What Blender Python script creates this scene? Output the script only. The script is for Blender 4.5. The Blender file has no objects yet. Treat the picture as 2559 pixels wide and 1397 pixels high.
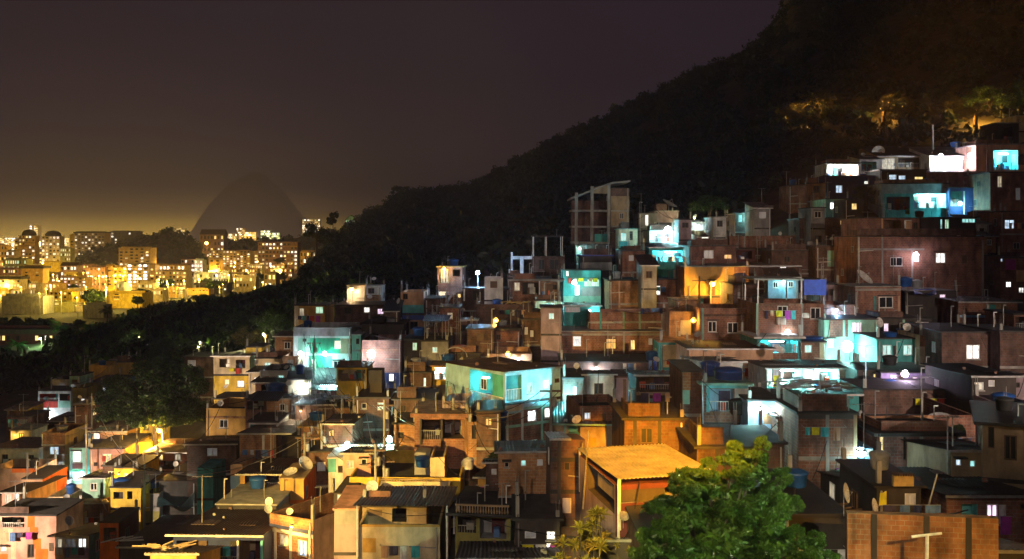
import bpy, math, random
import numpy as np
from mathutils import Vector
random.seed(7); rng = np.random.default_rng(11)
R = math.radians
scene = bpy.context.scene
col = scene.collection
F = 2500.0; U0 = 1280.0; V0 = 600.0          # focal length and horizon of the photograph in its own pixels
GROUND = -30.0                               # level of the city plain; the camera is at height 0

# ------------------------------------------------------------------ object helpers
def tag(o, label=None, cat=None, group=None, kind=None):
    if label: o['label'] = label
    if cat: o['category'] = cat
    if group: o['group'] = group
    if kind: o['kind'] = kind
    return o
def empty(name, loc, rz=0.0, label=None, cat=None, group=None):
    o = bpy.data.objects.new(name, None); col.objects.link(o)
    o.location = loc; o.rotation_euler = (0, 0, rz); o.empty_display_size = 0.3
    return tag(o, label, cat, group)
class MB:
    def __init__(s): s.v = []; s.f = []; s.m = []
    def quad(s, a, b, c, d, m=0):
        n = len(s.v); s.v += [a, b, c, d]; s.f.append((n, n+1, n+2, n+3)); s.m.append(m); return s
    def tri(s, a, b, c, m=0):
        n = len(s.v); s.v += [a, b, c]; s.f.append((n, n+1, n+2)); s.m.append(m); return s
    def box(s, x0, x1, y0, y1, z0, z1, m=0):
        n = len(s.v)
        s.v += [(x0,y0,z0),(x1,y0,z0),(x1,y1,z0),(x0,y1,z0),(x0,y0,z1),(x1,y0,z1),(x1,y1,z1),(x0,y1,z1)]
        for q in ((0,3,2,1),(4,5,6,7),(0,1,5,4),(1,2,6,5),(2,3,7,6),(3,0,4,7)):
            s.f.append(tuple(n+i for i in q)); s.m.append(m)
        return s
    def tube(s, p0, p1, r0, r1=None, n=6, m=0, cap=True):
        r1 = r0 if r1 is None else r1
        p0 = Vector(p0); p1 = Vector(p1); ax = (p1-p0).normalized()
        t = Vector((1,0,0)) if abs(ax.x) < .8 else Vector((0,1,0))
        e1 = ax.cross(t).normalized(); e2 = ax.cross(e1); b = len(s.v)
        for p, r in ((p0, r0), (p1, r1)):
            for k in range(n):
                a = 2*math.pi*k/n; s.v.append(tuple(p + (e1*math.cos(a)+e2*math.sin(a))*r))
        for k in range(n):
            j = (k+1) % n; s.f.append((b+k, b+j, b+n+j, b+n+k)); s.m.append(m)
        if cap:
            s.f.append(tuple(b+k for k in reversed(range(n)))); s.m.append(m)
            s.f.append(tuple(b+n+k for k in range(n))); s.m.append(m)
        return s
    def lathe(s, c, prof, n=14, m=0):
        b = len(s.v); c = Vector(c)
        for (r, z) in prof:
            for k in range(n):
                a = 2*math.pi*k/n; s.v.append((c.x+r*math.cos(a), c.y+r*math.sin(a), c.z+z))
        for i in range(len(prof)-1):
            for k in range(n):
                j = (k+1) % n; s.f.append((b+i*n+k, b+i*n+j, b+(i+1)*n+j, b+(i+1)*n+k)); s.m.append(m)
        return s
    def ball(s, c, r, m=0, n=8):
        return s.lathe(c, [(r*math.sin(math.pi*i/6)+1e-4, -r*math.cos(math.pi*i/6)) for i in range(7)], n, m)
    def build(s, name, mats, parent=None, smooth=False):
        me = bpy.data.meshes.new(name); me.from_pydata([tuple(p) for p in s.v], [], s.f)
        if not isinstance(mats, (list, tuple)): mats = [mats]
        for k in mats: me.materials.append(M[k] if isinstance(k, str) else k)
        if len(mats) > 1: me.polygons.foreach_set('material_index', s.m)
        if smooth: me.polygons.foreach_set('use_smooth', [True]*len(s.f))
        me.update(); o = bpy.data.objects.new(name, me); col.objects.link(o)
        if parent: o.parent = parent
        return o
def copy_tree(o, parent=None, loc=None, rz=None):
    c = o.copy(); col.objects.link(c)
    if parent: c.parent = parent
    if loc is not None: c.location = loc
    if rz is not None: c.rotation_euler[2] = rz
    for ch in list(o.children): copy_tree(ch, c)
    return c

# ------------------------------------------------------------------ materials
M = {}
def new_mat(name):
    m = bpy.data.materials.new(name); m.use_nodes = True; nt = m.node_tree
    return m, nt, nt.nodes['Principled BSDF']
def nd(nt, t, **k):
    n = nt.nodes.new(t)
    for a, b in k.items(): setattr(n, a, b)
    return n
def ramp(nt, stops):
    r = nd(nt, 'ShaderNodeValToRGB'); e = r.color_ramp.elements
    while len(e) < len(stops): e.new(0.5)
    for i, (p, c) in enumerate(stops): e[i].position = p; e[i].color = (*c, 1) if len(c) == 3 else c
    return r
def facade_coords(nt):
    tc = nd(nt, 'ShaderNodeTexCoord'); sp = nd(nt, 'ShaderNodeSeparateXYZ'); nt.links.new(tc.outputs['Object'], sp.inputs[0])
    ad = nd(nt, 'ShaderNodeMath', operation='ADD'); nt.links.new(sp.outputs[0], ad.inputs[0]); nt.links.new(sp.outputs[1], ad.inputs[1])
    cb = nd(nt, 'ShaderNodeCombineXYZ'); nt.links.new(ad.outputs[0], cb.inputs[0]); nt.links.new(sp.outputs[2], cb.inputs[1])
    return tc, cb
def grime(nt, tc, base_socket, bsdf, lo=.45, scale=.55):
    """weathering: blotches and long run-off streaks that belong to the wall"""
    n1 = nd(nt, 'ShaderNodeTexNoise'); n1.inputs['Scale'].default_value = scale; n1.inputs['Detail'].default_value = 7
    n1.inputs['Roughness'].default_value = .68
    mp = nd(nt, 'ShaderNodeMapping'); mp.inputs['Scale'].default_value = (1.1, 1.1, .38)
    n2 = nd(nt, 'ShaderNodeTexNoise'); n2.inputs['Scale'].default_value = 1.3; n2.inputs['Detail'].default_value = 5
    oi = nd(nt, 'ShaderNodeObjectInfo'); vm = nd(nt, 'ShaderNodeVectorMath', operation='ADD')
    cbr = nd(nt, 'ShaderNodeMath', operation='MULTIPLY'); cbr.inputs[1].default_value = 70
    L = nt.links.new
    L(oi.outputs['Random'], cbr.inputs[0]); L(tc.outputs['Object'], vm.inputs[0]); L(cbr.outputs[0], vm.inputs[1])
    L(vm.outputs[0], n1.inputs['Vector']); L(vm.outputs[0], mp.inputs[0]); L(mp.outputs[0], n2.inputs['Vector'])
    mu = nd(nt, 'ShaderNodeMath', operation='MULTIPLY'); L(n1.outputs[0], mu.inputs[0]); L(n2.outputs[0], mu.inputs[1])
    mr = nd(nt, 'ShaderNodeMapRange'); L(mu.outputs[0], mr.inputs[0])
    mr.inputs[1].default_value = .12; mr.inputs[2].default_value = .34; mr.inputs[3].default_value = lo; mr.inputs[4].default_value = 1.08
    mx = nd(nt, 'ShaderNodeMix', data_type='RGBA', blend_type='MULTIPLY'); mx.inputs[0].default_value = 1
    L(base_socket, mx.inputs[6]); L(mr.outputs[0], mx.inputs[7]); L(mx.outputs[2], bsdf.inputs['Base Color'])
    bp = nd(nt, 'ShaderNodeBump'); bp.inputs['Strength'].default_value = .35; bp.inputs['Distance'].default_value = .05
    L(n1.outputs[0], bp.inputs['Height']); L(bp.outputs[0], bsdf.inputs['Normal'])
    return bp
def brick(key, name, c1, c2, mortar):
    m, nt, b = new_mat(name); tc, cb = facade_coords(nt)
    br = nd(nt, 'ShaderNodeTexBrick'); br.inputs['Scale'].default_value = 1.0
    br.inputs['Color1'].default_value = (*c1, 1); br.inputs['Color2'].default_value = (*c2, 1); br.inputs['Mortar'].default_value = (*mortar, 1)
    br.inputs['Mortar Size'].default_value = .016; br.inputs['Brick Width'].default_value = .31; br.inputs['Row Height'].default_value = .19
    br.inputs['Bias'].default_value = .1
    nt.links.new(cb.outputs[0], br.inputs['Vector'])
    nz = nd(nt, 'ShaderNodeTexNoise'); nz.inputs['Scale'].default_value = 1.7; nz.inputs['Detail'].default_value = 6
    nt.links.new(tc.outputs['Object'], nz.inputs['Vector'])
    rp = ramp(nt, [(.42, (0,0,0)), (.66, (1,1,1))]); nt.links.new(nz.outputs[0], rp.inputs[0])
    mx = nd(nt, 'ShaderNodeMix', data_type='RGBA'); ml = nd(nt, 'ShaderNodeMath', operation='MULTIPLY'); ml.inputs[1].default_value = .8
    nt.links.new(rp.outputs[0], ml.inputs[0]); nt.links.new(ml.outputs[0], mx.inputs[0])
    nt.links.new(br.outputs[0], mx.inputs[6]); mx.inputs[7].default_value = (*[x*.6+.06 for x in c1], 1)   # mortar smears
    grime(nt, tc, mx.outputs[2], b, .3, .75); b.inputs['Roughness'].default_value = .9
    M[key] = m
def plaster(key, name, c, lo=.5, rough=.85):
    m, nt, b = new_mat(name); tc = nd(nt, 'ShaderNodeTexCoord')
    rgb = nd(nt, 'ShaderNodeRGB'); rgb.outputs[0].default_value = (*c, 1)
    grime(nt, tc, rgb.outputs[0], b, lo, .6); b.inputs['Roughness'].default_value = rough
    M[key] = m
def sheet(key, name, c, rust, amount, metal=.0, rough=.55):
    m, nt, b = new_mat(name); tc = nd(nt, 'ShaderNodeTexCoord')
    nz = nd(nt, 'ShaderNodeTexNoise'); nz.inputs['Scale'].default_value = .9; nz.inputs['Detail'].default_value = 8; nz.inputs['Roughness'].default_value = .7
    nt.links.new(tc.outputs['Object'], nz.inputs['Vector'])
    rp = ramp(nt, [(.5-amount*.5, c), (.62, rust)]); nt.links.new(nz.outputs[0], rp.inputs[0])
    # separate sheets: every second sheet a little different
    vo = nd(nt, 'ShaderNodeTexBrick'); vo.inputs['Scale'].default_value = 1; vo.inputs['Brick Width'].default_value = 1.05; vo.inputs['Row Height'].default_value = 2.3
    vo.inputs['Color1'].default_value = (.72,.72,.72,1); vo.inputs['Color2'].default_value = (1.1,1.1,1.1,1); vo.inputs['Mortar'].default_value = (.5,.5,.5,1); vo.inputs['Mortar Size'].default_value = .01
    nt.links.new(tc.outputs['Object'], vo.inputs['Vector'])
    mx = nd(nt, 'ShaderNodeMix', data_type='RGBA', blend_type='MULTIPLY'); mx.inputs[0].default_value = .8
    nt.links.new(rp.outputs[0], mx.inputs[6]); nt.links.new(vo.outputs[0], mx.inputs[7])
    grime(nt, tc, mx.outputs[2], b, .6, .8); b.inputs['Roughness'].default_value = rough; b.inputs['Metallic'].default_value = metal
    M[key] = m
def plain(key, name, c, rough=.6, metal=0.0):
    m, nt, b = new_mat(name); tc = nd(nt, 'ShaderNodeTexCoord')
    nz = nd(nt, 'ShaderNodeTexNoise'); nz.inputs['Scale'].default_value = 3; nz.inputs['Detail'].default_value = 4
    nt.links.new(tc.outputs['Object'], nz.inputs['Vector'])
    rp = ramp(nt, [(.3, tuple(x*.65 for x in c)), (.7, tuple(min(1, x*1.1) for x in c))]); nt.links.new(nz.outputs[0], rp.inputs[0])
    nt.links.new(rp.outputs[0], b.inputs['Base Color']); b.inputs['Roughness'].default_value = rough; b.inputs['Metallic'].default_value = metal
    M[key] = m
def glow(key, name, c, s, vary=True):
    m, nt, b = new_mat(name); b.inputs['Base Color'].default_value = (.5, .5, .5, 1); b.inputs['Roughness'].default_value = .3
    b.inputs['Emission Color'].default_value = (*c, 1); b.inputs['Emission Strength'].default_value = s
    if vary:    # curtains and furniture seen through the pane
        tc, cb = facade_coords(nt); mp = nd(nt, 'ShaderNodeMapping'); mp.inputs['Scale'].default_value = (3.1, 1.1, 1)
        nz = nd(nt, 'ShaderNodeTexNoise'); nz.inputs['Scale'].default_value = 1.4; nz.inputs['Detail'].default_value = 3
        nt.links.new(cb.outputs[0], mp.inputs[0]); nt.links.new(mp.outputs[0], nz.inputs['Vector'])
        mr = nd(nt, 'ShaderNodeMapRange'); mr.inputs[1].default_value = .32; mr.inputs[2].default_value = .62
        mr.inputs[3].default_value = s*.25; mr.inputs[4].default_value = s*1.25
        nt.links.new(nz.outputs[0], mr.inputs[0]); nt.links.new(mr.outputs[0], b.inputs['Emission Strength'])
    M[key] = m
def leaf(key, name, ca, cb_, rough=.5):
    m, nt, b = new_mat(name); tc = nd(nt, 'ShaderNodeTexCoord')
    nz = nd(nt, 'ShaderNodeTexNoise'); nz.inputs['Scale'].default_value = 1.1; nz.inputs['Detail'].default_value = 5
    nt.links.new(tc.outputs['Object'], nz.inputs['Vector'])
    rp = ramp(nt, [(.35, ca), (.65, cb_)]); nt.links.new(nz.outputs[0], rp.inputs[0])
    nt.links.new(rp.outputs[0], b.inputs['Base Color']); b.inputs['Roughness'].default_value = rough
    tr = nd(nt, 'ShaderNodeBsdfTranslucent'); nt.links.new(rp.outputs[0], tr.inputs['Color'])
    mxs = nd(nt, 'ShaderNodeMixShader'); mxs.inputs[0].default_value = .3
    nt.links.new(b.outputs[0], mxs.inputs[1]); nt.links.new(tr.outputs[0], mxs.inputs[2])
    nt.links.new(mxs.outputs[0], nt.nodes['Material Output'].inputs['Surface'])
    M[key] = m
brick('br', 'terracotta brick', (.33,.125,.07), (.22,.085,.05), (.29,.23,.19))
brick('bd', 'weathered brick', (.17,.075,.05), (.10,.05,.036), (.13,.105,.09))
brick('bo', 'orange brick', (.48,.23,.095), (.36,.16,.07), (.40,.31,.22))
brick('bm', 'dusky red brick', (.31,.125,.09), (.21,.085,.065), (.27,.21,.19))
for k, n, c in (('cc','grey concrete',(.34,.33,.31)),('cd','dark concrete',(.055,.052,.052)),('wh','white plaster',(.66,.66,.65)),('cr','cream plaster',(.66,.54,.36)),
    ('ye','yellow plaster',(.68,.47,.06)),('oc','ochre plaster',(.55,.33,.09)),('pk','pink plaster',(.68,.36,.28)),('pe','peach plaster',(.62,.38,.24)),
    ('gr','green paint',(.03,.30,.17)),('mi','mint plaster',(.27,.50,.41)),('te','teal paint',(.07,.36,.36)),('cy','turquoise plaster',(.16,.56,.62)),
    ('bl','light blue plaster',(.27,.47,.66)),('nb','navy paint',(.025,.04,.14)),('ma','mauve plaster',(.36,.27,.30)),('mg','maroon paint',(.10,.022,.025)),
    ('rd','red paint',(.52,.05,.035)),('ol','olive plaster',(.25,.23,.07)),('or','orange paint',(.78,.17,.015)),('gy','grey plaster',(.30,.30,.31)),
    ('tn','tan plaster',(.36,.26,.16)),('vi','violet plaster',(.33,.26,.46)),('lb','pale sky-blue plaster',(.40,.64,.76)),('dk','near-black wall',(.055,.045,.04)),('in','interior wall',(.30,.28,.25))):  # the darkest wall here is just a near-black tone
    plaster(k, n, c)
sheet('ti', 'grey fibre cement sheet', (.24,.235,.24), (.14,.125,.115), .5)
sheet('tr', 'brown rusted sheet', (.15,.10,.08), (.085,.05,.035), .6); sheet('tz', 'new zinc sheet', (.62,.60,.56), (.48,.44,.38), .35)
sheet('tm', 'mauve fibre cement sheet', (.34,.27,.25), (.24,.17,.15), .5)
sheet('td', 'dark roof sheet', (.05,.043,.042), (.03,.024,.022), .6)
sheet('tt', 'teal tinted sheet', (.20,.34,.34), (.12,.18,.17), .6)
plain('fr', 'white window frame', (.72,.72,.70)); plain('wo', 'dark wood', (.12,.07,.04)); plain('me', 'galvanised steel', (.42,.42,.42), .45, .6)
plain('gl', 'dark glass', (.02,.022,.025), .12); plain('bk', 'black rubber', (.02,.02,.02), .7); plain('ir', 'dark iron', (.05,.048,.045), .6)
plain('tk', 'blue polyethylene', (.02,.09,.34), .4); plain('tw', 'grey polyethylene', (.3,.32,.35), .5); plain('dw', 'white dish paint', (.72,.70,.66), .45)
plain('dg', 'grey dish mesh', (.25,.25,.25), .5); plain('tp', 'blue tarpaulin', (.015,.06,.42), .5); plain('tc', 'cyan tarpaulin', (.05,.42,.5), .5)
plain('cl', 'blue cloth', (.10,.2,.45), .9); plain('cw', 'white cloth', (.7,.7,.72), .9); plain('cx', 'dark cloth', (.06,.05,.10), .9)
plain('ly', 'yellow cloth', (.72,.66,.02), .8); plain('lr', 'red plastic', (.6,.07,.02), .5); plain('pp', 'purple cloth', (.4,.05,.4), .8)
plain('bn', 'buff board', (.52,.36,.12), .8)
glow('Ew', 'lit window white', (1,.97,.92), 1.7); glow('EW', 'lit window bright white', (1,.98,.95), 4.5); glow('Ey', 'lit window yellow', (1,.72,.25), 1.5)
glow('Eo', 'lit window orange', (1,.47,.08), .9); glow('Eb', 'lit window blue', (.6,.8,1), 1.1); glow('Ec', 'lit window cyan', (.4,1,.95), 1.0)
glow('Ep', 'lit window pink', (1,.72,.95), 1.6); glow('Eg', 'lit window green', (.6,1,.7), .9); glow('Ed', 'dimly lit window', (.55,.6,.7), .10); glow('Em', 'lit window cream', (1,.86,.6), .5)
glow('Bs', 'sodium lamp glass', (1,.50,.07), 5, False); glow('Bw', 'white lamp glass', (.9,.97,1), 90, False); glow('Bc', 'cyan lamp glass', (.6,1,.97), 90, False)
glow('Bb', 'blue white lamp glass', (.65,.85,1), 90, False); glow('Bp', 'pink lamp glass', (1,.8,.9), 50, False)
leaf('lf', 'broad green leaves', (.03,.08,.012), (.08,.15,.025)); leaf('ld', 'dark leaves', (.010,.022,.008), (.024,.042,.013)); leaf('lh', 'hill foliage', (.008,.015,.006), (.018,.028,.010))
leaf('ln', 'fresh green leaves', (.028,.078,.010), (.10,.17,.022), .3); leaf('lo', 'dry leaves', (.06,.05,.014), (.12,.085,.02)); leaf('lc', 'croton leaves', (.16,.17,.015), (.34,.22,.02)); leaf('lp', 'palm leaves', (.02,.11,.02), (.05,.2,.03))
plain('bt', 'bark', (.055,.042,.03), .9)

# ------------------------------------------------------------------ depth and terrain
VU = [0, 420, 700, 1300, 2000, 2559]
VV = [300, 400, 500, 600, 700, 800, 900, 1000, 1100, 1200, 1300, 1397]
YT = [[420,370,320,280,240,210,184,158,132,112,97,85],
      [340,300,265,235,205,180,155,133,113,98,83,70],
      [270,240,205,176,150,132,116,102,88,78,68,58],
      [215,190,165,142,124,108,93,80,71,63,56,50],
      [178,160,143,126,110,96,84,73,64,56,49,44],
      [172,158,142,126,110,95,82,70,60,52,46,42]]
def Yd(u, v):
    """distance of the hillside seen at this place of the photograph"""
    cols = [np.interp(v, VV, r) for r in YT]
    return float(np.interp(u, VU, cols))
def P(u, v, Y): return Vector(((u-U0)/F*Y, Y, (V0-v)/F*Y))
TC = [-600, 0, 300, 500, 700, 880, 1000, 1180, 1300, 1500, 1640, 1760, 1870, 1945, 1985, 2559, 3400]
VTOP = [950, 940, 900, 890, 830, 745, 730, 690, 650, 600, 560, 520, 520, 480, 450, 330, 300]
FAR = {-600: [(300,-29),(400,-31),(900,-31)], 0: [(230,-28),(300,-27.5),(350,-31),(900,-31)], 300: [(230,-26),(280,-25),(340,-31),(900,-31)],
 500: [(200,-23),(260,-20.5),(320,-20),(400,-31),(900,-31)], 700: [(200,-18),(260,-17),(330,-14.5),(430,-31),(900,-31)],
 880: [(260,-10),(330,-6),(420,0),(600,8.5),(700,-10),(800,-31)], 1000: [(260,-4),(400,9),(600,27),(720,10),(900,-31)],
 1180: [(260,0),(400,16),(580,30),(720,15),(900,-31)], 1300: [(230,4),(330,18),(500,39),(600,33),(900,-31)],
 1500: [(230,9),(330,30),(480,58),(600,54),(1000,-31)], 1640: [(230,14),(330,40),(470,68),(600,62),(1000,-31)],
 1760: [(230,18),(330,46),(460,78),(600,72),(1000,-31)], 1870: [(230,23),(330,54),(450,83),(600,78),(1000,-31)],
 1945: [(230,26),(330,60),(450,98),(600,95),(1000,-31)], 1985: [(230,27),(330,66),(440,122),(600,125),(1000,-31)],
 2559: [(220,40),(330,90),(440,175),(600,195),(1100,-31)], 3400: [(220,55),(330,110),(440,200),(600,215),(1200,-31)]}
TCOL = []
for u, vt in zip(TC, VTOP):
    uu = min(max(u, 0), 2559); pts = []
    for v in range(1397, int(vt)-1, -40):
        Y = Yd(uu, v); pts.append((Y, (V0-v)/F*Y - (5.5 if u < 600 else 4.4)))
    z0 = pts[0][1]; pts = [(-60, z0+1), (10, z0+.5)] + pts
    for (Y, z) in FAR[u]:
        if Y > pts[-1][0] + 8: pts.append((Y, z))
    TCOL.append((np.array([p[0] for p in pts]), np.array([p[1] for p in pts])))
TA = [(u-U0)/F for u in TC]
def terr(X, Y):
    a = X/max(Y, 20.0); zs = [np.interp(Y, c[0], c[1]) for c in TCOL]
    return float(np.interp(a, TA, zs))
# ------------------------------------------------------------------ houses
class Plane:
    """a vertical plane in the world, with conversion from photograph pixels to (along, height)"""
    def __init__(s, ox, oy, dx, dy): s.ox, s.oy, s.dx, s.dy = ox, oy, dx, dy
    def at(s, u, v):
        a = (u-U0)/F; t = (a*s.oy - s.ox)/(s.dx - a*s.dy); Y = s.oy + t*s.dy
        return t, (V0-v)/F*Y
def lit_open(st): return st[0] == 'L'
def wall_face(mb, conv, L, z0, z1, ops, pans, mats_of, nin, base_mi, tops=None):
    """wall with true openings; conv(s, z, n) -> local point, ops = [(s0,s1,z0,z1,depth,back material index or None)]"""
    xs = {0.0, L}; zs = {z0, z1}
    for o in ops: xs |= {o[0], o[1]}; zs |= {o[2], o[3]}
    for p in pans: xs |= {min(max(p[0],0),L), min(max(p[1],0),L)}; zs |= {min(max(p[2],z0),z1), min(max(p[3],z0),z1)}
    xs = sorted(x for x in xs if -1e-6 <= x <= L+1e-6); zs = sorted(z for z in zs if z0-1e-6 <= z <= z1+1e-6)
    for i in range(len(xs)-1):
        for j in range(len(zs)-1):
            xa, xb, za, zb = xs[i], xs[i+1], zs[j], zs[j+1]
            if xb-xa < 1e-4 or zb-za < 1e-4: continue
            cx, cz = (xa+xb)/2, (za+zb)/2
            if any(o[0] < cx < o[1] and o[2] < cz < o[3] for o in ops): continue
            mi = base_mi
            for p in pans:
                if p[0] < cx < p[1] and p[2] < cz < p[3]: mi = p[4]
            mb.quad(conv(xa,za,0), conv(xb,za,0), conv(xb,zb,0), conv(xa,zb,0), mi)
    for (sa, sb, za, zb, d, bm) in ops:
        k = base_mi if bm is None else bm
        mb.quad(conv(sa,za,0), conv(sa,za,d), conv(sa,zb,d), conv(sa,zb,0), k).quad(conv(sb,za,0), conv(sb,zb,0), conv(sb,zb,d), conv(sb,za,d), k)
        mb.quad(conv(sa,za,0), conv(sb,za,0), conv(sb,za,d), conv(sa,za,d), k).quad(conv(sa,zb,0), conv(sa,zb,d), conv(sb,zb,d), conv(sb,zb,0), k)
        if bm is not None: mb.quad(conv(sa,za,d), conv(sb,za,d), conv(sb,zb,d), conv(sa,zb,d), k)
PANE = {'d':'gl','k':'bk','w':'Ew','W':'EW','y':'Ey','o':'Eo','b':'Eb','c':'Ec','p':'Ep','g':'Eg','e':'Ed','m':'Em','S':'wo','N':'nb','G':'gl','V':'cw','T':'te','B':'bl'}
def box_on(mb, conv, s0, s1, z0, z1, n0, n1, m=0):
    """box between two offsets from a facade"""
    p = [conv(s, z, n) for n in (n0, n1) for z in (z0, z1) for s in (s0, s1)]
    b = len(mb.v); mb.v += p
    for q in ((0,1,3,2),(4,6,7,5),(0,4,5,1),(2,3,7,6),(0,2,6,4),(1,5,7,3)): mb.f.append(tuple(b+i for i in q)); mb.m.append(m)
def window_part(root, conv, s0, s1, z0, z1, st):
    w, h = s1-s0, z1-z0; t = min(.07, w*.12)
    if st == 'S':
        mb = MB(); box_on(mb, conv, s0, s1, z0, z1, .05, .10)
        for k in range(1, 4): box_on(mb, conv, s0+t, s1-t, z0+h*k/4-.02, z0+h*k/4+.02, .03, .05)
        return mb.build('shutter', 'wo', root)
    mb = MB()
    box_on(mb, conv, s0, s1, z0, z0+t, .02, .12); box_on(mb, conv, s0, s1, z1-t, z1, .02, .12)
    box_on(mb, conv, s0, s0+t, z0+t, z1-t, .02, .12); box_on(mb, conv, s1-t, s1, z0+t, z1-t, .02, .12)
    nv = 0 if w < .45 else (1 if w < 1.5 else 3)
    if st == 'G': nv = max(3, int(w/.16))
    for k in range(nv):
        c = s0 + w*(k+1)/(nv+1); r = .022 if st == 'G' else t*.42
        box_on(mb, conv, c-r, c+r, z0+t, z1-t, .04, .10)
    if h > 1.1 and st not in 'Gk': box_on(mb, conv, s0+t, s1-t, z0+h*.64-.02, z0+h*.64+.02, .045, .095)
    f = mb.build('window', 'ir' if st == 'G' else ('wo' if st in 'ko' else 'fr'), root)
    mb = MB(); box_on(mb, conv, s0+t*.5, s1-t*.5, z0+t*.5, z1-t*.5, .125, .15); mb.build('pane', PANE[st], f)
    if st in 'dwWmV':
        mb = MB(); box_on(mb, conv, s0-.06, s1+.06, z0-.07, z0-.005, -.09, .02); mb.build('sill', 'cc', root)
    return f
def corrugated(mb, x0, x1, ya, za, yb, zb, pitch=.20, amp=.03, th=.02, sag=0.0, skewa=0.0, skewb=0.0, m=0):
    n = max(4, int((x1-x0)/pitch)*4); b = len(mb.v); rows = 4
    for lay in (0, 1):
        for r in range(rows):
            t = r/(rows-1)
            for i in range(n+1):
                x = x0+(x1-x0)*i/n; dz = amp*math.sin(2*math.pi*(x-x0)/pitch) - sag*math.sin(math.pi*t)
                xx = x + (skewa*(1-t)+skewb*t)
                mb.v.append((xx, ya+(yb-ya)*t, za+(zb-za)*t+dz-lay*th))
    N = n+1; o = rows*N
    for r in range(rows-1):
        for i in range(n):
            a = b+r*N+i
            mb.f.append((a, a+1, a+1+N, a+N)); mb.m.append(m); mb.f.append((a+o, a+o+N, a+o+N+1, a+o+1)); mb.m.append(m)
    for i in range(n):
        a = b+i; c = b+(rows-1)*N+i
        mb.f.append((a, a+o, a+o+1, a+1)); mb.m.append(m); mb.f.append((c, c+1, c+1+o, c+o)); mb.m.append(m)
    for r in range(rows-1):
        a = b+r*N; c = b+r*N+n
        mb.f.append((a, a+N, a+N+o, a+o)); mb.m.append(m); mb.f.append((c, c+o, c+o+N, c+N)); mb.m.append(m)
    return mb
HOUSES = []; HLIST = []; LAMPP = .24
def house_detail(root, W, H, d, cf, cr, cl, winlist, w, bands, rk, m, zb_, logs, uc, vt, roof):
    """the small building parts every one of these houses carries"""
    r_ = random.Random(sum(map(ord, root['label'])))
    brickish = m[0] == 'b' and m != 'bl'
    ops = [(q[1], q[2], q[3], q[4]) for q in winlist if q[0] is cf]
    hasL = any(q[4][0] == 'L' for q in w)
    # what stands in the open rooms: a door, shelves, a railing, things on the floor
    for (cv, s0, s1, za, zb2, dep) in logs:
        L = s1-s0; h = zb2-za
        if L < 1.0 or h < .8: continue
        a = s0+L*r_.uniform(.12, .6); mb = MB(); box_on(mb, cv, a, min(s1-.1, a+.75), za, za+min(2.0, h*.85), dep-.10, dep-.02); mb.build('door', r_.choice(['wo','te','me','cx','mg']), root)
        if L > 2:
            a = s0+L*r_.uniform(.5, .8); mb = MB(); box_on(mb, cv, a, min(s1-.1, a+.9), za+h*.42, za+h*.8, dep-.09, dep-.02); mb.build('window', 'bk', root)
        mb = MB()
        for k in range(int(L*1.3)):
            mb = MB(); a = r_.uniform(s0+.05, s1-.5); n = r_.uniform(.25, max(.3, dep-.5)); box_on(mb, cv, a, a+r_.uniform(.2, .55), za+.003, za+r_.uniform(.3, min(1.3, h*.6)), n, n+.35); mb.build('furniture', r_.choice(['wo','cx','cl','me','lr']), root)
        
        if r_.random() < .6:
            mb = MB(); t = za+min(.95, h*.45); box_on(mb, cv, s0, s1, t-.05, t, .02, .07)
            for k in range(int(L/.16)): box_on(mb, cv, s0+.16*k+.05, s0+.16*k+.075, za, t-.05, .03, .06)
            mb.build('railing', r_.choice(['fr','ir','me']), root)
    # patches, stones and boards that hold the sheet roofs down
    if rk == 'tin' and W > 2:
        sl = (zb_-H)/d
        for k in range(int(W*.9)):
            x, y = r_.uniform(0, W), r_.uniform(0, d-.3); z = H+.13+sl*y; a = r_.uniform(.1, .28); MB().box(x, x+a, y, y+a*.8, z-.05, z+a*.6).build('roof_stone', r_.choice(['cc','bd','br']), root)
        for k in range(r_.choice([1,1,2,3])):
            x, y = r_.uniform(0, W*.7), r_.uniform(.1, max(.2, d-2.2)); pw = r_.uniform(.9, 2.0); pl = r_.uniform(1.2, 2.1)
            corrugated(MB(), x, x+pw, y, H+.17+sl*y, y+pl, H+.18+sl*(y+pl), skewb=r_.uniform(-.25,.25)).build('patch_sheet', r_.choice(['ti','tr','td','tm','tt']), root)
    # a bare bulb by a door
    if r_.random() < LAMPP and W > 2:
        x = r_.uniform(.4, W-.4); z = H-.45
        if not any(a[0]-.2 < x < a[1]+.2 and a[3] > z-.2 for a in ops) and not hasL:
            c, g = r_.choice([(WM,'Bs'),(WH,'Bw'),(NA,'Bs')] if uc < 900 else [(WH,'Bw'),(CY,'Bc'),(AQ,'Bc'),(WM,'Bs'),(BLU,'Bb'),(AQ,'Bc')])
            mb = MB().tube((x,0,z+.1), (x,-.42,z+.1), .02); mb.lathe((x,-.42,z+.04), [(.01,.12),(.16,.02)], 8); br_ = mb.build('lamp', 'me', root); MB().ball((x,-.42,z-.02), .11, 0, 8).build('bulb', g, br_, True)
            light(root, (x,-.62,z-.22), c, r_.uniform(80, 420), .06)
    # hoods and sills of the windows
    for q in winlist:
        if q[5] in 'dwbS' and r_.random() < .4:
            mb = MB(); box_on(mb, q[0], q[1]-.15, q[2]+.15, q[4]+.10, q[4]+.17, -.45, .02); mb.build('hood', 'cd', root)
    # storey slabs showing on the front
    if not bands and not hasL:
        z = H-2.75
        while z > .8:
            if not any(a[2]-.2 < z < a[3]+.2 for a in ops): MB().box(-.02, W+.02, -.035, .05, z-.1, z+.1).build('beam', 'cc' if brickish else 'cd', root)
            z -= 2.75
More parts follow.
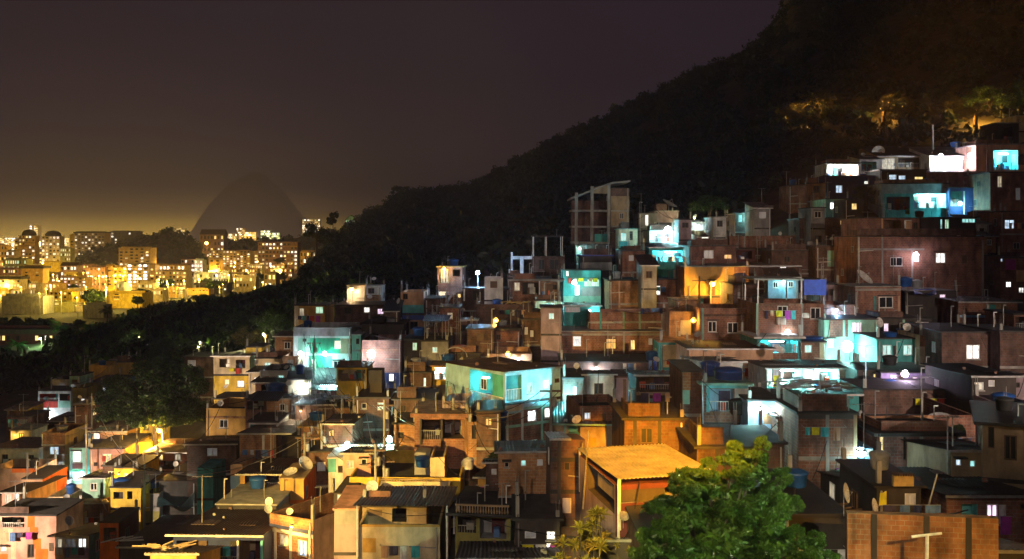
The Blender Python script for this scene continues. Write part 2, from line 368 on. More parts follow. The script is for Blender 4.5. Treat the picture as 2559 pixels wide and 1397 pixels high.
    # waste pipe down the front
    if r_.random() < .65 and W > 1.6:
        x = .18 if r_.random() < .5 else W-.18
        if not any(a[0]-.12 < x < a[1]+.12 for a in ops) and not hasL:
            p = MB().tube((x,-.09,max(0,H-7)), (x,-.09,H-.15), .05); zz = H-r_.uniform(1.2, 2.4); x2 = min(max(W*.5, .3), x+1.6) if x < W/2 else max(W*.5, x-1.6)
            if not any(a[2]-.1 < zz < a[3]+.1 for a in ops): p.tube((x,-.09,zz), (x2,-.09,zz+.08), .035)
            p.build('downpipe', 'fr' if r_.random() < .5 else 'cc', root)
    # a blind lower window or two in the long foundation storeys and on the side walls
    for conv, L in ((cf, W), (cr, d), (cl, d)):
        lev = H-1.75 if conv is not cf else H-4.6
        while lev > 1.6 and L > 1.8:
            x = r_.uniform(.5, L-1.3)
            if (conv is not cf or not any(a[2]-.3 < lev+1 and a[3]+.3 > lev for a in ops)) and not (conv is cf and hasL) and r_.random() < .62:
                st = r_.choice('kkkdd') if r_.random() < .84 else r_.choice('eemy')
                mb = MB(); ww = r_.uniform(.6, 1.0); hh = r_.uniform(.7, 1.0)
                for a, b_, c_, d_ in ((x, x+ww, lev, lev+.06), (x, x+ww, lev+hh-.06, lev+hh), (x, x+.06, lev+.06, lev+hh-.06), (x+ww-.06, x+ww, lev+.06, lev+hh-.06), (x+ww/2-.025, x+ww/2+.025, lev+.06, lev+hh-.06)): box_on(mb, conv, a, b_, c_, d_, -.05, -.003)
                f = mb.build('window', r_.choice(['fr','wo','me']), root); mb = MB(); box_on(mb, conv, x+.06, x+ww-.06, lev+.06, lev+hh-.06, -.02, -.004); mb.build('pane', PANE[st], f)
            lev -= 2.75
    # the unfinished roof: column stubs with starter bars, low block walls, a stair head
    if rk == 'flat' and W > 2:
        for k in range(r_.choice([0,1,2,3])):
            x, y, h = r_.uniform(.2, W-.2), r_.uniform(.3, d-.4), r_.uniform(.5, 1.9); MB().tube((x,y,H+.15), (x,y,H+.15+h), .04).tube((x,y,H+.12+h), (x+.25,y,H+.12+h), .04).build('vent_pipe', r_.choice(['fr','cc','me']), root)
    if rk in ('flat', 'para') and W > 1.5:
        z = H+.16 if rk == 'flat' else H-.02
        k = 0
        for x, y in ((.12,.12), (W-.12,.12), (.12,d-.2), (W-.12,d-.2)):
            if r_.random() < .45:
                h = r_.uniform(.25, 1.1); s = MB().box(x-.1, x+.1, y-.1, y+.1, z, z+h)
                for e in (-.06, .06): s.tube((x+e,y,z+h-.02), (x+e*1.6,y+e,z+h+r_.uniform(.3,.7)), .014, n=4)
                s.build('column_stub', 'cc', root)
        if rk == 'flat' and W > 2.4:
            q = r_.random() if 'group' in root else r_.choice([.1, .9, .95])
            if q < .4:
                h = r_.uniform(.5, 1.0); a = r_.uniform(.45, 1)*W
                MB().box(.25, a-.2, .25, .38, z, z+h).box(.25, .38, .38, d*.6, z, z+h*.8).build('roof_wall', r_.choice(['bd','bd','br']), root)
            elif q < .62:
                a = r_.uniform(.2, .5)*W; MB().box(a, a+min(1.7, W*.4), d*.45, d*.85, z, z+r_.uniform(1.2, 2.1)).build('stair_head', r_.choice(['bd','bd','br','dk']), root)
            elif q < .85:
                a, b_ = .3, W-.3; h = r_.uniform(1.5, 1.9)
                for x in (a, b_):
                    for y in (.4, d*.7): MB().tube((x,y,z), (x,y,z+h), .035).build('canopy_post', 'me', root)
                corrugated(MB(), a-.3, b_+.3, .1, z+h, d*.7+.3, z+h+.35, sag=.05).build('canopy', r_.choice(['td','tr','ti','tm']), root)
def house(label, m, u0, u1, vt, vb, Y=None, yaw=0, d=5.5, roof=('flat',), w=(), sw=(), lw=(), pan=(), span=(), cols=(), bands=(), name='house', cat='house',
          side=None, lside=None, group=None, posts=(), ext=None, bare=False):
    Y = Yd((u0+u1)/2, vb) if Y is None else Y
    c, s = math.cos(R(yaw)), math.sin(R(yaw))
    X0 = (u0-U0)/F*Y
    fp = Plane(X0, Y, c, s); W = fp.at(u1, vt)[0]; zt = (V0-vt)/F*Y
    rp = Plane(X0+W*c, Y+W*s, -s, c); lp = Plane(X0, Y, -s, c)
    wpt = lambda x, y: (X0+x*c-y*s, Y+x*s+y*c)
    zg = min(terr(*wpt(x, y)) for x in (0, W) for y in (0, d)) - .6
    if ext is not None: zg = max(zg, (V0-ext)/F*Y)
    zg = min(zg, zt-1.2)
    root = empty(name, (X0, Y, zg), R(yaw), label, cat, group)
    B = -zg                                   # world height -> local height
    mats = [m]
    def mi(k):
        if k not in mats: mats.append(k)
        return mats.index(k)
    H = zt + B; mb = MB(); winlist = []; logs = []
    zb_ = H                                   # height of the back wall
    rk = roof[0]
    if rk == 'tin':
        zf = (V0-roof[1])/F*(Y-roof[3]) + B; zb_ = (V0-roof[2])/F*(Y+d) + B
        H = zf + (zb_-zf)*roof[3]/(d+roof[3]) - .06 if zf > 0 else H
        zb_ -= .06
    def do_face(pl, conv, L, wl, pl_pan, base, z1):
        ops, pans = [], []
        for (a, b_, cc, dd, mk) in pl_pan:
            s0, za = pl.at(a, dd); s1, zb2 = pl.at(cc, b_)
            pans.append((min(s0,s1), max(s0,s1), za+B, zb2+B, mi(mk)))
        for q in wl:
            s0, za = pl.at(q[0], q[3]); s1, zb2 = pl.at(q[2], q[1])
            s0, s1 = max(.04, min(s0, s1)), min(L-.04, max(s0, s1)); za, zb2 = max(.02, za+B), min(z1-.05, zb2+B)
            if s1-s0 < .12 or zb2-za < .12: continue
            st = q[4]
            if lit_open(st):
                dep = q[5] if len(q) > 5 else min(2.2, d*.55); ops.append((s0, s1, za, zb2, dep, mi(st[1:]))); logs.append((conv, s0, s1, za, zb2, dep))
            else:
                ops.append((s0, s1, za, zb2, .16, None)); winlist.append((conv, s0, s1, za, zb2, st))
        wall_face(mb, conv, L, 0, z1, ops, pans, mats, None, base)
    cf = lambda a, z, n: (a, n, z)
    cr = lambda a, z, n: (W-n, a, z)
    cl = lambda a, z, n: (n, a, z)
    do_face(fp, cf, W, w, pan, 0, H)
    sideH = min(H, zb_)
    do_face(rp, cr, d, sw, span, mi(side) if side else 0, sideH)
    do_face(lp, cl, d, lw, (), mi(lside) if lside else 0, sideH)
    if abs(H-zb_) > .02:
        hi = 0 if H > zb_ else d
        for x, k in ((W, mi(side) if side else 0), (0, mi(lside) if lside else 0)):
            if H > zb_: mb.tri((x,0,sideH), (x,d,sideH), (x,0,H), k)
            else: mb.tri((x,0,sideH), (x,d,sideH), (x,d,zb_), k)
    mb.quad((W,d,0), (0,d,0), (0,d,zb_), (W,d,zb_))
    if rk == 'para':
        h = roof[1]; t = .14
        mb.quad((t,t,H-h), (W-t,t,H-h), (W-t,d-t,H-h), (t,d-t,H-h), mi('cd'))
        for (a, b_, c_, d_) in ((0,0,W,t), (0,d-t,W,d), (0,t,t,d-t), (W-t,t,W,d-t)):
            mb.quad((a,b_,H), (c_,b_,H), (c_,d_,H), (a,d_,H))
        mb.quad((t,t,H-h), (t,t,H), (W-t,t,H), (W-t,t,H-h)).quad((t,d-t,H-h), (W-t,d-t,H-h), (W-t,d-t,H), (t,d-t,H))
        mb.quad((t,t,H-h), (t,d-t,H-h), (t,d-t,H), (t,t,H)).quad((W-t,t,H-h), (W-t,t,H), (W-t,d-t,H), (W-t,d-t,H-h))
    else:
        mb.quad((0,0,H), (W,0,H), (W,d,zb_), (0,d,zb_))
    mb.build('wall', mats, root)
    for q in winlist: window_part(root, *q)
    if rk == 'flat':
        ov = roof[1] if len(roof) > 1 else .18; th = roof[2] if len(roof) > 2 else .16
        r = MB().box(-ov, W+ov, -ov, d+.1, H+.003, H+th)
        for k in range(int(W/2.2)):            # starter bars and bits left on the slab
            x = .3+random.random()*(W-.6); y = .3+random.random()*(d-.8); r.tube((x,y,H+th-.01), (x+.05,y,H+th+.5+.5*random.random()), .025, n=4)
        r.build('roof_slab', roof[3] if len(roof) > 3 else 'cd', root)
    elif rk == 'tin':
        ov = roof[3]; ux0 = -.25; ux1 = W+.25
        if len(roof) > 5: ux0 = fp.at(roof[5], vt)[0]; ux1 = fp.at(roof[6], vt)[0]
        zb2 = zb_+.06+(zb_-zf+.06)*.3/(d+ov)
        corrugated(MB(), ux0, ux1, -ov, zf+.05, d+.3, zb2+.05, sag=.05).build('roof', roof[4], root)
        MB().box(ux0, ux1, -ov-.05, -ov-.003, zf-.09, zf+.03).build('gutter', roof[7] if len(roof) > 7 else 'me', root)
    elif rk == 'gable':
        zf = (V0-roof[1])/F*(Y-roof[3]) + B; ov = roof[3]; zr = (V0-roof[2])/F*(Y+d/2) + B
        r = MB(); corrugated(r, -.3, W+.3, -ov, zf+.05, d/2, zr+.05); corrugated(r, -.3, W+.3, d/2+.002, zr+.052, d+ov, zf+.05); r.build('roof', roof[4], root)
        g = MB()
        for x in (.01, W-.01): g.tri((x,0,H), (x,d,H), (x,d/2,zr))
        g.build('gable_end', [m], root)
    for q in posts:                            # free-standing posts in front of an open storey: (u, v top, v bottom, set back, material)
        a, z1 = fp.at(q[0], q[1]); _, z0 = fp.at(q[0], q[2]); n = q[3] if len(q) > 3 else .1
        MB().box(a-.07, a+.07, n-.07, n+.07, max(0, z0+B), z1+B).build('post', q[4] if len(q) > 4 else 'fr', root)
    for q in cols:
        u, a0, a1, mk = q if isinstance(q, tuple) else (q, vt, None, 'cc')
        a, z1 = fp.at(u, a0); z1 += B; z0 = 0 if a1 is None else fp.at(u, a1)[1]+B
        a = min(max(a, .1), W-.1)
        MB().box(a-.1, a+.1, -.045, .05, max(0, z0), min(z1, H-.002)).build('column', mk, root)
    for q in bands:
        v, a0, a1, mk = q if isinstance(q, tuple) else (q, u0, u1, 'cc')
        x0, z = fp.at(a0, v); x1, _ = fp.at(a1, v); z += B
        if .2 < z < H-.1: MB().box(max(-.03, x0), min(W+.03, x1), -.04, .06, z-.11, z+.11).build('beam', mk, root)
    if not bare: house_detail(root, W, H, d, cf, cr, cl, winlist, w, bands, rk, m, zb_, logs, (u0+u1)/2, vt, roof)
    HOUSES.append((root, u0, u1, vt, vb, Y)); root['u'] = 0; del root['u']
    rt = random.Random(len(HOUSES)); root.rotation_euler = (rt.uniform(-.012,.012), rt.uniform(-.009,.009), R(yaw+rt.uniform(-1.5,1.5)))   # nothing here is quite plumb
    o_ = dict(root=root, B=B, W=W, H=H, d=d, Y=Y, fp=fp, rp=rp, zg=zg, yaw=yaw, rk=rk); bare or HLIST.append(o_); return o_
def add_canopy(h, uA, uB, vf, vb, over, depth, mat, posts=(), vpost=None, pm='fr', thick=False):
    """an open roof on posts, part of a house"""
    x0 = h['fp'].at(uA, vf)[0]; x1 = h['fp'].at(uB, vf)[0]; zf = (V0-vf)/F*(h['Y']-over)+h['B']; zb = (V0-vb)/F*(h['Y']+depth)+h['B']
    if thick: MB().box(x0, x1, -over, depth, zf-.08, zf+.08).build('canopy', mat, h['root'])
    else: corrugated(MB(), x0, x1, -over, zf, depth, zb, sag=.04).build('canopy', mat, h['root'])
    for u in posts:
        a = h['fp'].at(u, vf)[0]; z0 = (V0-vpost)/F*h['Y']+h['B'] if vpost else h['H']
        MB().box(a-.06, a+.06, -over+.15, -over+.27, max(0, z0), zf-.05).build('post', pm, h['root'])
        MB().box(a-.05, a+.05, depth-.4, depth-.3, max(0, z0), zb-.05).build('post', pm, h['root'])

# ------------------------------------------------------------------ lamps
NA = (1, .50, .07); WH = (.76, .93, 1); CY = (.20, .90, 1.0); BLU = (.30, .62, 1); PKL = (1, .72, .86); WM = (1, .78, .48); GRN = (.55, 1, .75); AQ = (.34, 1, .92)
def light(root, loc, c, p, r=.12, spot=None):
    ld = bpy.data.lights.new('lamp_light', 'SPOT' if spot else 'POINT'); ld.color = c; ld.energy = p; ld.shadow_soft_size = r
    o = bpy.data.objects.new('lamp_light', ld); col.objects.link(o); o.parent = root; o.location = loc
    if spot:     # a lamp with a reflector: (target, half angle in degrees, softness)
        ld.spot_size = 2*R(spot[1]); ld.spot_blend = spot[2]
        o.rotation_euler = (Vector(spot[0])-(Vector(root.location)+Vector(loc))).to_track_quat('-Z', 'Y').to_euler()
    return o
def street_lamp(label, u, v, Y, c, p, glass='Bs', group=None, hgt=None, arm=.9, xyz=None, headr=.42, polemat='cc', spot=None):
    q = Vector(xyz) if xyz else P(u, v, Y)
    zg = terr(q.x, q.y)-.5 if hgt is None else q.z-hgt
    root = empty('street_lamp', (q.x, q.y, zg), 0, label, 'street lamp', group); H = max(2.0, q.z-zg)
    MB().tube((0,arm,0), (0,arm,H+.2), .10, .06).build('pole', polemat, root)
    MB().tube((0,arm,H+.15), (0,.1,H+.30), .035).build('arm', 'me', root)
    MB().lathe((0,0,H+.14), [(.02,.26),(.16,.22),(headr,.02),(headr*.9,0)], 10).build('lamp_head', 'me', root)
    MB().ball((0,0,H), headr*.75, 0, 10).build('lamp_glass', glass, root, True)
    light(root, (0,-.45,H-.3) if not spot else (.5,.1,H-.5), c, p, .12, spot); return root
def wall_lamp(label, u, v, Y, c, p, glass='Bw', off=(0,-.5,-.3), name='wall_lamp', cat='lamp', size=.26, back=.6, group=None):
    q = P(u, v, Y); root = empty(name, q, 0, label, cat, group)
    MB().tube((0,back,.14), (0,0,.14), .03).build('bracket', 'me', root)
    MB().lathe((0,0,.06), [(.01,.16),(size*1.05,.10),(size*1.25,.02)], 10).build('shade', 'me', root)
    MB().ball((0,0,0), size, 0, 10).build('bulb', glass, root, True)
    light(root, off, c, p, .1); return root
def tube_lamp(label, u0, u1, v, Y, c, p, glass='Bw', group=None):
    a, b = P(u0, v, Y), P(u1, v, Y); root = empty('tube_lamp', a, 0, label, 'lamp', group); L = (b-a).length
    MB().box(0, L, -.06, .06, .03, .10).build('fitting', 'fr', root); MB().tube((.03,0,0), (L-.03,0,0), .028, n=8).build('tube', glass, root, True)
    light(root, (L/2,-.12,-.3), c, p, .25); return root

# ------------------------------------------------------------------ vegetation
def leaf_cloud(n, centres, radii, size, thick=.25, up=.3, aspect=2.0, shell=.55):
    """n leaf faces spread over clumps; returns vertices and faces"""
    k = rng.integers(0, len(centres), n); c = np.asarray(centres)[k]; r = np.asarray(radii)[k]
    dirs = rng.normal(size=(n,3)); dirs /= np.linalg.norm(dirs, axis=1)[:,None]
    rad = r[:,None]*(shell+(1-shell)*rng.random((n,1)))*np.array([[1,1,.8]])
    p = c + dirs*rad
    nrm = dirs*.6 + rng.normal(size=(n,3))*.6 + np.array([[0,0,up]]); nrm /= np.linalg.norm(nrm, axis=1)[:,None]
    t = np.cross(nrm, rng.normal(size=(n,3))); t /= np.linalg.norm(t, axis=1)[:,None]
    b = np.cross(nrm, t); s = size*(.6+.8*rng.random((n,1)))
    q = np.stack([p - t*s, p + b*s/aspect - nrm*s*.1, p + t*s - nrm*s*.25, p - b*s/aspect - nrm*s*.1], axis=1).reshape(-1,3)
    return q
def mesh_quads(name, q, mats, mi=None):
    n = len(q)//4; me = bpy.data.meshes.new(name)
    me.vertices.add(len(q)); me.vertices.foreach_set('co', q.astype(np.float32).ravel())
    me.loops.add(4*n); me.loops.foreach_set('vertex_index', np.arange(4*n, dtype=np.int32))
    me.polygons.add(n); me.polygons.foreach_set('loop_start', np.arange(0, 4*n, 4, dtype=np.int32)); me.polygons.foreach_set('loop_total', np.full(n, 4, dtype=np.int32))
    for k in mats: me.materials.append(M[k])
    if mi is not None: me.polygons.foreach_set('material_index', mi.astype(np.int32))
    me.update(calc_edges=True); return me
CROWNS = {}
def crown_mesh(kind):
    if kind in CROWNS: return CROWNS[kind]
    n, nc, spread, cr, size, mats, seed, flat = dict(
        near=(5200, 30, 1.0, .30, .105, ('ln','lf'), 3, .95), dark=(12000, 34, 1.0, .33, .042, ('ld','lf'), 5, .9), lit=(7000, 30, 1.0, .32, .05, ('lf','ld'), 8, .8),
        dry=(5200, 36, 1.0, .28, .036, ('lo','ld'), 9, .9), far=(1800, 18, 1.0, .38, .12, ('ld','lf'), 10, .75), far2=(2200, 15, 1.0, .42, .10, ('lh','ld'), 14, 1.1))[kind]
    r_ = np.random.default_rng(seed); cs, rs = [], []
    while len(cs) < nc:
        p = r_.normal(size=3); p /= np.linalg.norm(p); p *= (.35+.5*r_.random()**.6)
        if p[2] < -.45: continue
        p[2] *= flat; cs.append(p*spread); rs.append(cr*(.55+.7*r_.random()))
    q = leaf_cloud(n, cs, rs, size, aspect=3.0 if kind in ('near', 'lit') else 2.0, shell=.3)
    me = mesh_quads('crown', q, mats, (rng.random(n) < .3)); CROWNS[kind] = (me, cs); return CROWNS[kind]
def tree(label, u, v, Y, ru, rv, kind='dark', group=None, name='tree', cat='tree', trunk=True, bark='bt', base=None, lobes=(), limbs=True):
    """crown centred on the photograph's (u, v), half-width ru and half-height rv in its pixels"""
    q = P(u, v, Y); a = ru/F*Y; h = rv/F*Y; zg = terr(q.x, q.y)-.3 if base is None else base
    zg = min(zg, q.z-h*.8)
    root = empty(name, (q.x, q.y, zg), 0, label, cat, group)
    me, cs = crown_mesh(kind); o = bpy.data.objects.new('crown', me); col.objects.link(o); o.parent = root
    o.location = (0, 0, q.z-zg); o.scale = (a, a*.9, h); o.rotation_euler[2] = random.random()*6.28
    for (lu, lv, lru, lrv, dy) in lobes:
        ql = P(lu, lv, Y+dy)-q; o2 = bpy.data.objects.new('crown', me); col.objects.link(o2); o2.parent = root
        o2.location = (ql.x, ql.y, q.z-zg+ql.z); o2.scale = (lru/F*Y, lru/F*Y*.9, lrv/F*Y); o2.rotation_euler[2] = random.random()*6.28
        if trunk and limbs:
            lb = MB().tube((0,0,(q.z-zg)*.35), (ql.x*.6, ql.y*.6, q.z-zg+ql.z*.5-h*.2), a*.05, a*.03).tube((ql.x*.6, ql.y*.6, q.z-zg+ql.z*.5-h*.2), (ql.x, ql.y, q.z-zg+ql.z), a*.03, a*.008)
            lb.build('limb', bark, root)
    if trunk:
        mb = MB(); zc = q.z-zg; r0 = max(.12, a*.07); top = (.05*a, 0, zc-.15*h)
        mb.tube((0,0,0), (.03*a,.02*a,zc*.55), r0*1.3, r0, 8); mb.tube((.03*a,.02*a,zc*.55), top, r0, r0*.6, 8)
        for cpos in cs[:9]:
            e = (cpos[0]*a*.85, cpos[1]*a*.8, zc+cpos[2]*h*.85); mid = (e[0]*.45, e[1]*.45, zc-.25*h+(e[2]-zc)*.3)
            mb.tube(top, mid, r0*.5, r0*.3, 6); mb.tube(mid, e, r0*.3, r0*.08, 5)
        mb.build('trunk', bark, root)
    return root
def woods(name, label, pts, kinds_q, mats):
    """one mass of many crowns"""
    qs = []; mis = []
    for (x, y, z, s, hs) in pts:
        q0 = kinds_q[rng.integers(0, len(kinds_q))]; a = rng.random()*6.28; ca, sa = math.cos(a), math.sin(a)
        q = q0.copy(); x1 = q[:,0]*ca-q[:,1]*sa; y1 = q[:,0]*sa+q[:,1]*ca
        qs.append(np.stack([x1*s+x, y1*s+y, q[:,2]*hs+z], axis=1)); mis.append(np.full(len(q)//4, rng.random() < .35))
    q = np.concatenate(qs); mi = np.concatenate(mis)
    me = mesh_quads(name, q, mats, mi); o = bpy.data.objects.new(name, me); col.objects.link(o)
    return tag(o, label, 'woodland', kind='stuff')
def rosette_plant(label, u, v, Y, r, n_heads, mat, cat='shrub', name='shrub', spread=None, leaves=26):
    q = P(u, v, Y); zg = terr(q.x, q.y)-.2; root = empty(name, (q.x, q.y, zg), 0, label, cat)
    R_ = r/F*Y; h = q.z-zg; st = MB(); lv = MB()
    for k in range(n_heads):
        a = random.random()*6.28; d = (spread or 1)*R_*math.sqrt(random.random()); c = Vector((d*math.cos(a), d*math.sin(a)*.7, h+R_*(random.random()*2.4-1.2)))
        st.tube((c.x*.3, c.y*.3, 0), tuple(c), .05, .03, 5)
        for j in range(leaves):
            b = random.random()*6.28; el = random.uniform(-.3, 1.25); L = R_*random.uniform(.35, .62)
            dv = Vector((math.cos(b)*math.cos(el), math.sin(b)*math.cos(el), math.sin(el))); sd = Vector((-math.sin(b), math.cos(b), 0))*L*.12
            mid = c+dv*L*.55; tip = c+dv*L+Vector((0,0,-.18*L)); lv.quad(tuple(c), tuple(mid+sd), tuple(tip), tuple(mid-sd))
    lv.build('foliage', mat, root); st.build('stem', 'bt', root); return root
def palm(label, u, v, Y, r, v_base=None, mat='lp', group=None, zb=GROUND):
    q = P(u, v, Y); root = empty('palm_tree', (q.x, q.y, zb), 0, label, 'palm tree', group); h = q.z-zb; L = r/F*Y
    MB().tube((0,0,0), (.15,0,h*.5), .28, .22, 8).tube((.15,0,h*.5), (0,0,h), .22, .16, 8).build('trunk', 'bt', root)
    lv = MB()
    for k in range(20):
        b = k*2.4; el = random.uniform(-.2, 1.1); prev = Vector((0,0,h)); dirn = Vector((math.cos(b)*math.cos(el), math.sin(b)*math.cos(el), math.sin(el)))
        sd = Vector((-math.sin(b), math.cos(b), 0))
        for j in range(6):
            nx = prev + dirn*L/6; w0 = L*.13*math.sin(math.pi*(j+.4)/6.6); dirn = (dirn+Vector((0,0,-.22))).normalized()
            for sg in (-1, 1):
                for e in (0, .5): lv.quad(tuple(prev+(nx-prev)*e), tuple(prev+(nx-prev)*(e+.42)), tuple(prev+(nx-prev)*(e+.6)+sd*sg*w0*1.4+Vector((0,0,-w0*.7))), tuple(prev+(nx-prev)*(e+.25)+sd*sg*w0*1.4+Vector((0,0,-w0*.7))))
            prev = nx
    lv.build('fronds', mat, root); return root

# ------------------------------------------------------------------ things on the roofs
PROTO = {}
def water_tank(label, u, v, Y, r=.6, mat='tk', h=.85, q=None):
    key = ('tank', mat)
    q = q or P(u, v, Y)
    if key not in PROTO:
        root = empty('water_tank', q, 0)
        MB().lathe((0,0,0), [(.001,0),(.42,0),(.45,.06),(.5,.55),(.53,.60),(.53,.66)], 18).build('body', mat, root, True)
        MB().lathe((0,0,.661), [(.55,-.03),(.55,.03),(.42,.10),(.15,.17),(.001,.18)], 18).build('lid', mat, root, True)
        PROTO[key] = root
    else: root = copy_tree(PROTO[key], None, q)
    root.location = q; root.scale = (r*1.9, r*1.9, h/.84); root.rotation_euler[2] = random.random()*6
    return tag(root, label, 'water tank', 'water tanks on the roofs')
def dish(label, u, v, Y, r, az=0, el=35, mat='dw', mast=1.0, q=None):
    key = ('dish', mat); q = q or P(u, v, Y)
    if key not in PROTO:
        root = empty('satellite_dish', q)
        rf = MB(); prof = [(.001,0)]+[(i/8, .28*(i/8)**2) for i in range(1, 9)]
        rf.lathe((0,0,0), prof, 22); rf.lathe((0,0,-.025), [(a, z) for a, z in prof], 22); rf.lathe((0,0,.28), [(1.0,-.025),(1.03,.0),(1.0,.02)], 22)
        a = rf.build('reflector', mat, root, True)
        fd = MB().tube((0,-.75,.18), (0,0,.8), .022).tube((.65,.38,.18), (0,0,.8), .016).tube((-.65,.38,.18), (0,0,.8), .016).lathe((0,0,.74), [(.001,0),(.07,0),(.07,.14),(.001,.14)], 8)
        b = fd.build('feed_arm', 'me', root)
        MB().tube((0,.1,-1.6), (0,.1,-.05), .05).build('mast', 'me', root)
        PROTO[key] = root
    else: root = copy_tree(PROTO[key])
    for ch in root.children:
        if ch.name.startswith('mast'): ch.scale[2] = mast; continue
        ch.rotation_euler = (R(90-el), 0, R(az))
    root.location = q; root.scale = (r, r, r); return tag(root, label, 'satellite dish', 'satellite dishes')
def antenna(label, u, v0, v1, Y, arms=5, q=None, h=None):
    q = q or P(u, v1, Y); h = h or (v1-v0)/F*Y; root = empty('aerial', q, 0, label, 'aerial', 'television aerials')
    MB().tube((0,0,0), (0,0,h), .04, .03, 6).build('mast', 'me', root); mb = MB(); bl = min(1.1, h*.4)
    mb.tube((-bl*.6,0,h*.96), (bl*.6,.1,h*.96), .018, n=4)
    for k in range(arms):
        x = -bl*.55+bl*1.1*k/max(1, arms-1); L = .18+.22*k/arms; mb.tube((x,-L,h*.96), (x,L,h*.96), .012, n=4)
    mb.build('elements', 'me', root); return root
def post(label, u, v0, v1, Y, r=.09, mat='cc', name='utility_pole', cat='pole', lean=0.0, cross=True):
    q = P(u, v1, Y); h = (v1-v0)/F*Y; root = empty(name, q, 0, label, cat)
    MB().tube((0,0,-1.5), (lean*h,0,h), r, r*.75, 8).build('pole', mat, root)
    if cross: MB().box(lean*h-.7, lean*h+.7, -.06, .06, h-.5, h-.38).build('crossarm', 'wo', root)
    return root
def cable(label, a, b, sag=.6, r=.018, group='cables strung between the houses'):
    mb = MB(); a, b = P(*a), P(*b); prev = a
    for i in range(1, 13):
        t = i/12; p = a.lerp(b, t) - Vector((0,0,sag*4*t*(1-t))); mb.tube(tuple(prev), tuple(p), r, n=4, cap=False); prev = p
    o = mb.build('cable', 'bk'); return tag(o, label, 'cable', group)
def laundry(label, u0, u1, v0, v1, Y, mats=('cl','cw','cx')):
    a, b = P(u0, v0, Y), P(u1, v0, Y); h = (v1-v0)/F*Y; root = empty('laundry_line', a, 0, label, 'laundry'); L = (b-a).length
    MB().tube((0,0,0), (L,0,0), .015, n=4).build('line', 'me', root); x = .05; k = 0
    while x < L-.2:
        w = random.uniform(.3, .75); w = min(w, L-x); hh = h*random.uniform(.6, 1.05); c = MB(); n = 5
        for i in range(n):
            xa, xb = x+w*i/n, x+w*(i+1)/n; ya, yb = .05*math.sin(i*1.9), .05*math.sin((i+1)*1.9)
            c.quad((xa,ya*.2,0), (xb,yb*.2,0), (xb,yb+.03,-hh), (xa,ya+.03,-hh)).quad((xa,ya*.2+.012,0), (xa,ya+.042,-hh), (xb,yb+.042,-hh), (xb,yb*.2+.012,0))
        c.build('garment', mats[k % len(mats)], root); k += 1; x += w+random.uniform(.04, .16)
    return root
def ac_unit(label, u0, u1, v0, v1, Y):
    a = P(u0, v1, Y); w = (u1-u0)/F*Y; h = (v1-v0)/F*Y; root = empty('air_conditioner', a, 0, label, 'air conditioner')
    b = MB().box(0, w, -.12, .45, 0, h)
    b.build('casing', 'fr', root)
    g = MB()
    for k in range(6): g.box(.06, w-.06, -.15, -.122, h*(.12+.14*k), h*(.12+.14*k)+h*.06)
    g.build('grille', 'me', root); return root
def tarp(label, pts, mat, name='tarpaulin', cat='tarpaulin', th=.03, wav=.10, n=8):
    """pts: four (u, v, Y) corners, front-left, front-right, back-right, back-left"""
    c = [P(*p) for p in pts]; mb = MB(); g = []
    for j in range(n+1):
        for i in range(n+1):
            s, t = i/n, j/n; p = (c[0].lerp(c[1], s)).lerp(c[3].lerp(c[2], s), t)
            p = p + Vector((0,0, wav*(math.sin(5*s+3*t)+math.sin(9*t-4*s)*.6) - wav*2*math.sin(math.pi*s)*math.sin(math.pi*t))); g.append(p)
    for lay in (0, 1): mb.v += [tuple(p-Vector((0,0,lay*th))) for p in g]
    N = n+1; o = N*N
    for j in range(n):
        for i in range(n):
            a = j*N+i; mb.f.append((a, a+1, a+1+N, a+N)); mb.m.append(0); mb.f.append((a+o, a+N+o, a+1+N+o, a+1+o)); mb.m.append(0)
    return tag(mb.build(name, mat, None, True), label, cat)
def balustrade(h, uA, uB, v0, v1, n, off=.06, mat='cc'):
    x0, z1 = h['fp'].at(uA, v0); x1, _ = h['fp'].at(uB, v0); z0 = h['fp'].at(uA, v1)[1]; z1 += h['B']; z0 += h['B']
    mb = MB().box(x0, x1, -off-.10, -off+.06, z1-.1, z1).box(x0, x1, -off-.08, -off+.04, z0, z0+.08)
    for k in range(n):
        x = x0+(x1-x0)*(k+.5)/n; H = z1-z0-.18; mb.lathe((x,-off-.02,z0+.08), [(.03,0),(.065,H*.3),(.03,H*.7),(.045,H)], 6)
    return mb.build('balustrade', mat, h['root'])
# ================================================================== the hillside houses, roughly from the lower left to the upper right
H = {}
# ---- lower left corner
H['mural'] = house('pink house with an orange and cream mural slanting down its front', 'pk', -20, 137, 1290, 1420, 84, roof=('flat',.1,.14,'cd'), w=[(2,1293,58,1318,'Ldk'),(66,1360,84,1394,'k'),(120,1357,132,1378,'S'),(0,1366,14,1378,'w')],
    pan=[(66,1288,84,1318,'or'),(72,1318,92,1346,'or'),(80,1346,100,1372,'or'),(86,1372,118,1420,'or'),(18,1322,30,1352,'cr'),(26,1352,38,1420,'cr'),(-20,1322,18,1420,'pe'),(-20,1385,18,1420,'or')], side='pe')
H['loggia'] = house('small peach house with a shaded loggia and dark lean-to roof over the mural', 'pe', 92, 138, 1299, 1340, 87, d=7, roof=('tin',1297,1272,.4,'td'), w=[(94,1302,134,1320,'Lmg'),(104,1302,116,1312,'y')], side='tn')
H['bluehouse'] = house('white and lilac house with two lit windows under a ragged dark roof', 'wh', 137, 222, 1345, 1420, 80, d=7, roof=('tin',1340,1308,.8,'td'), w=[(142,1347,155,1370,'m'),(162,1346,190,1370,'e'),(194,1345,216,1370,'w')], pan=[(160,1370,222,1396,'vi'),(137,1370,160,1420,'pe')], side='cy')
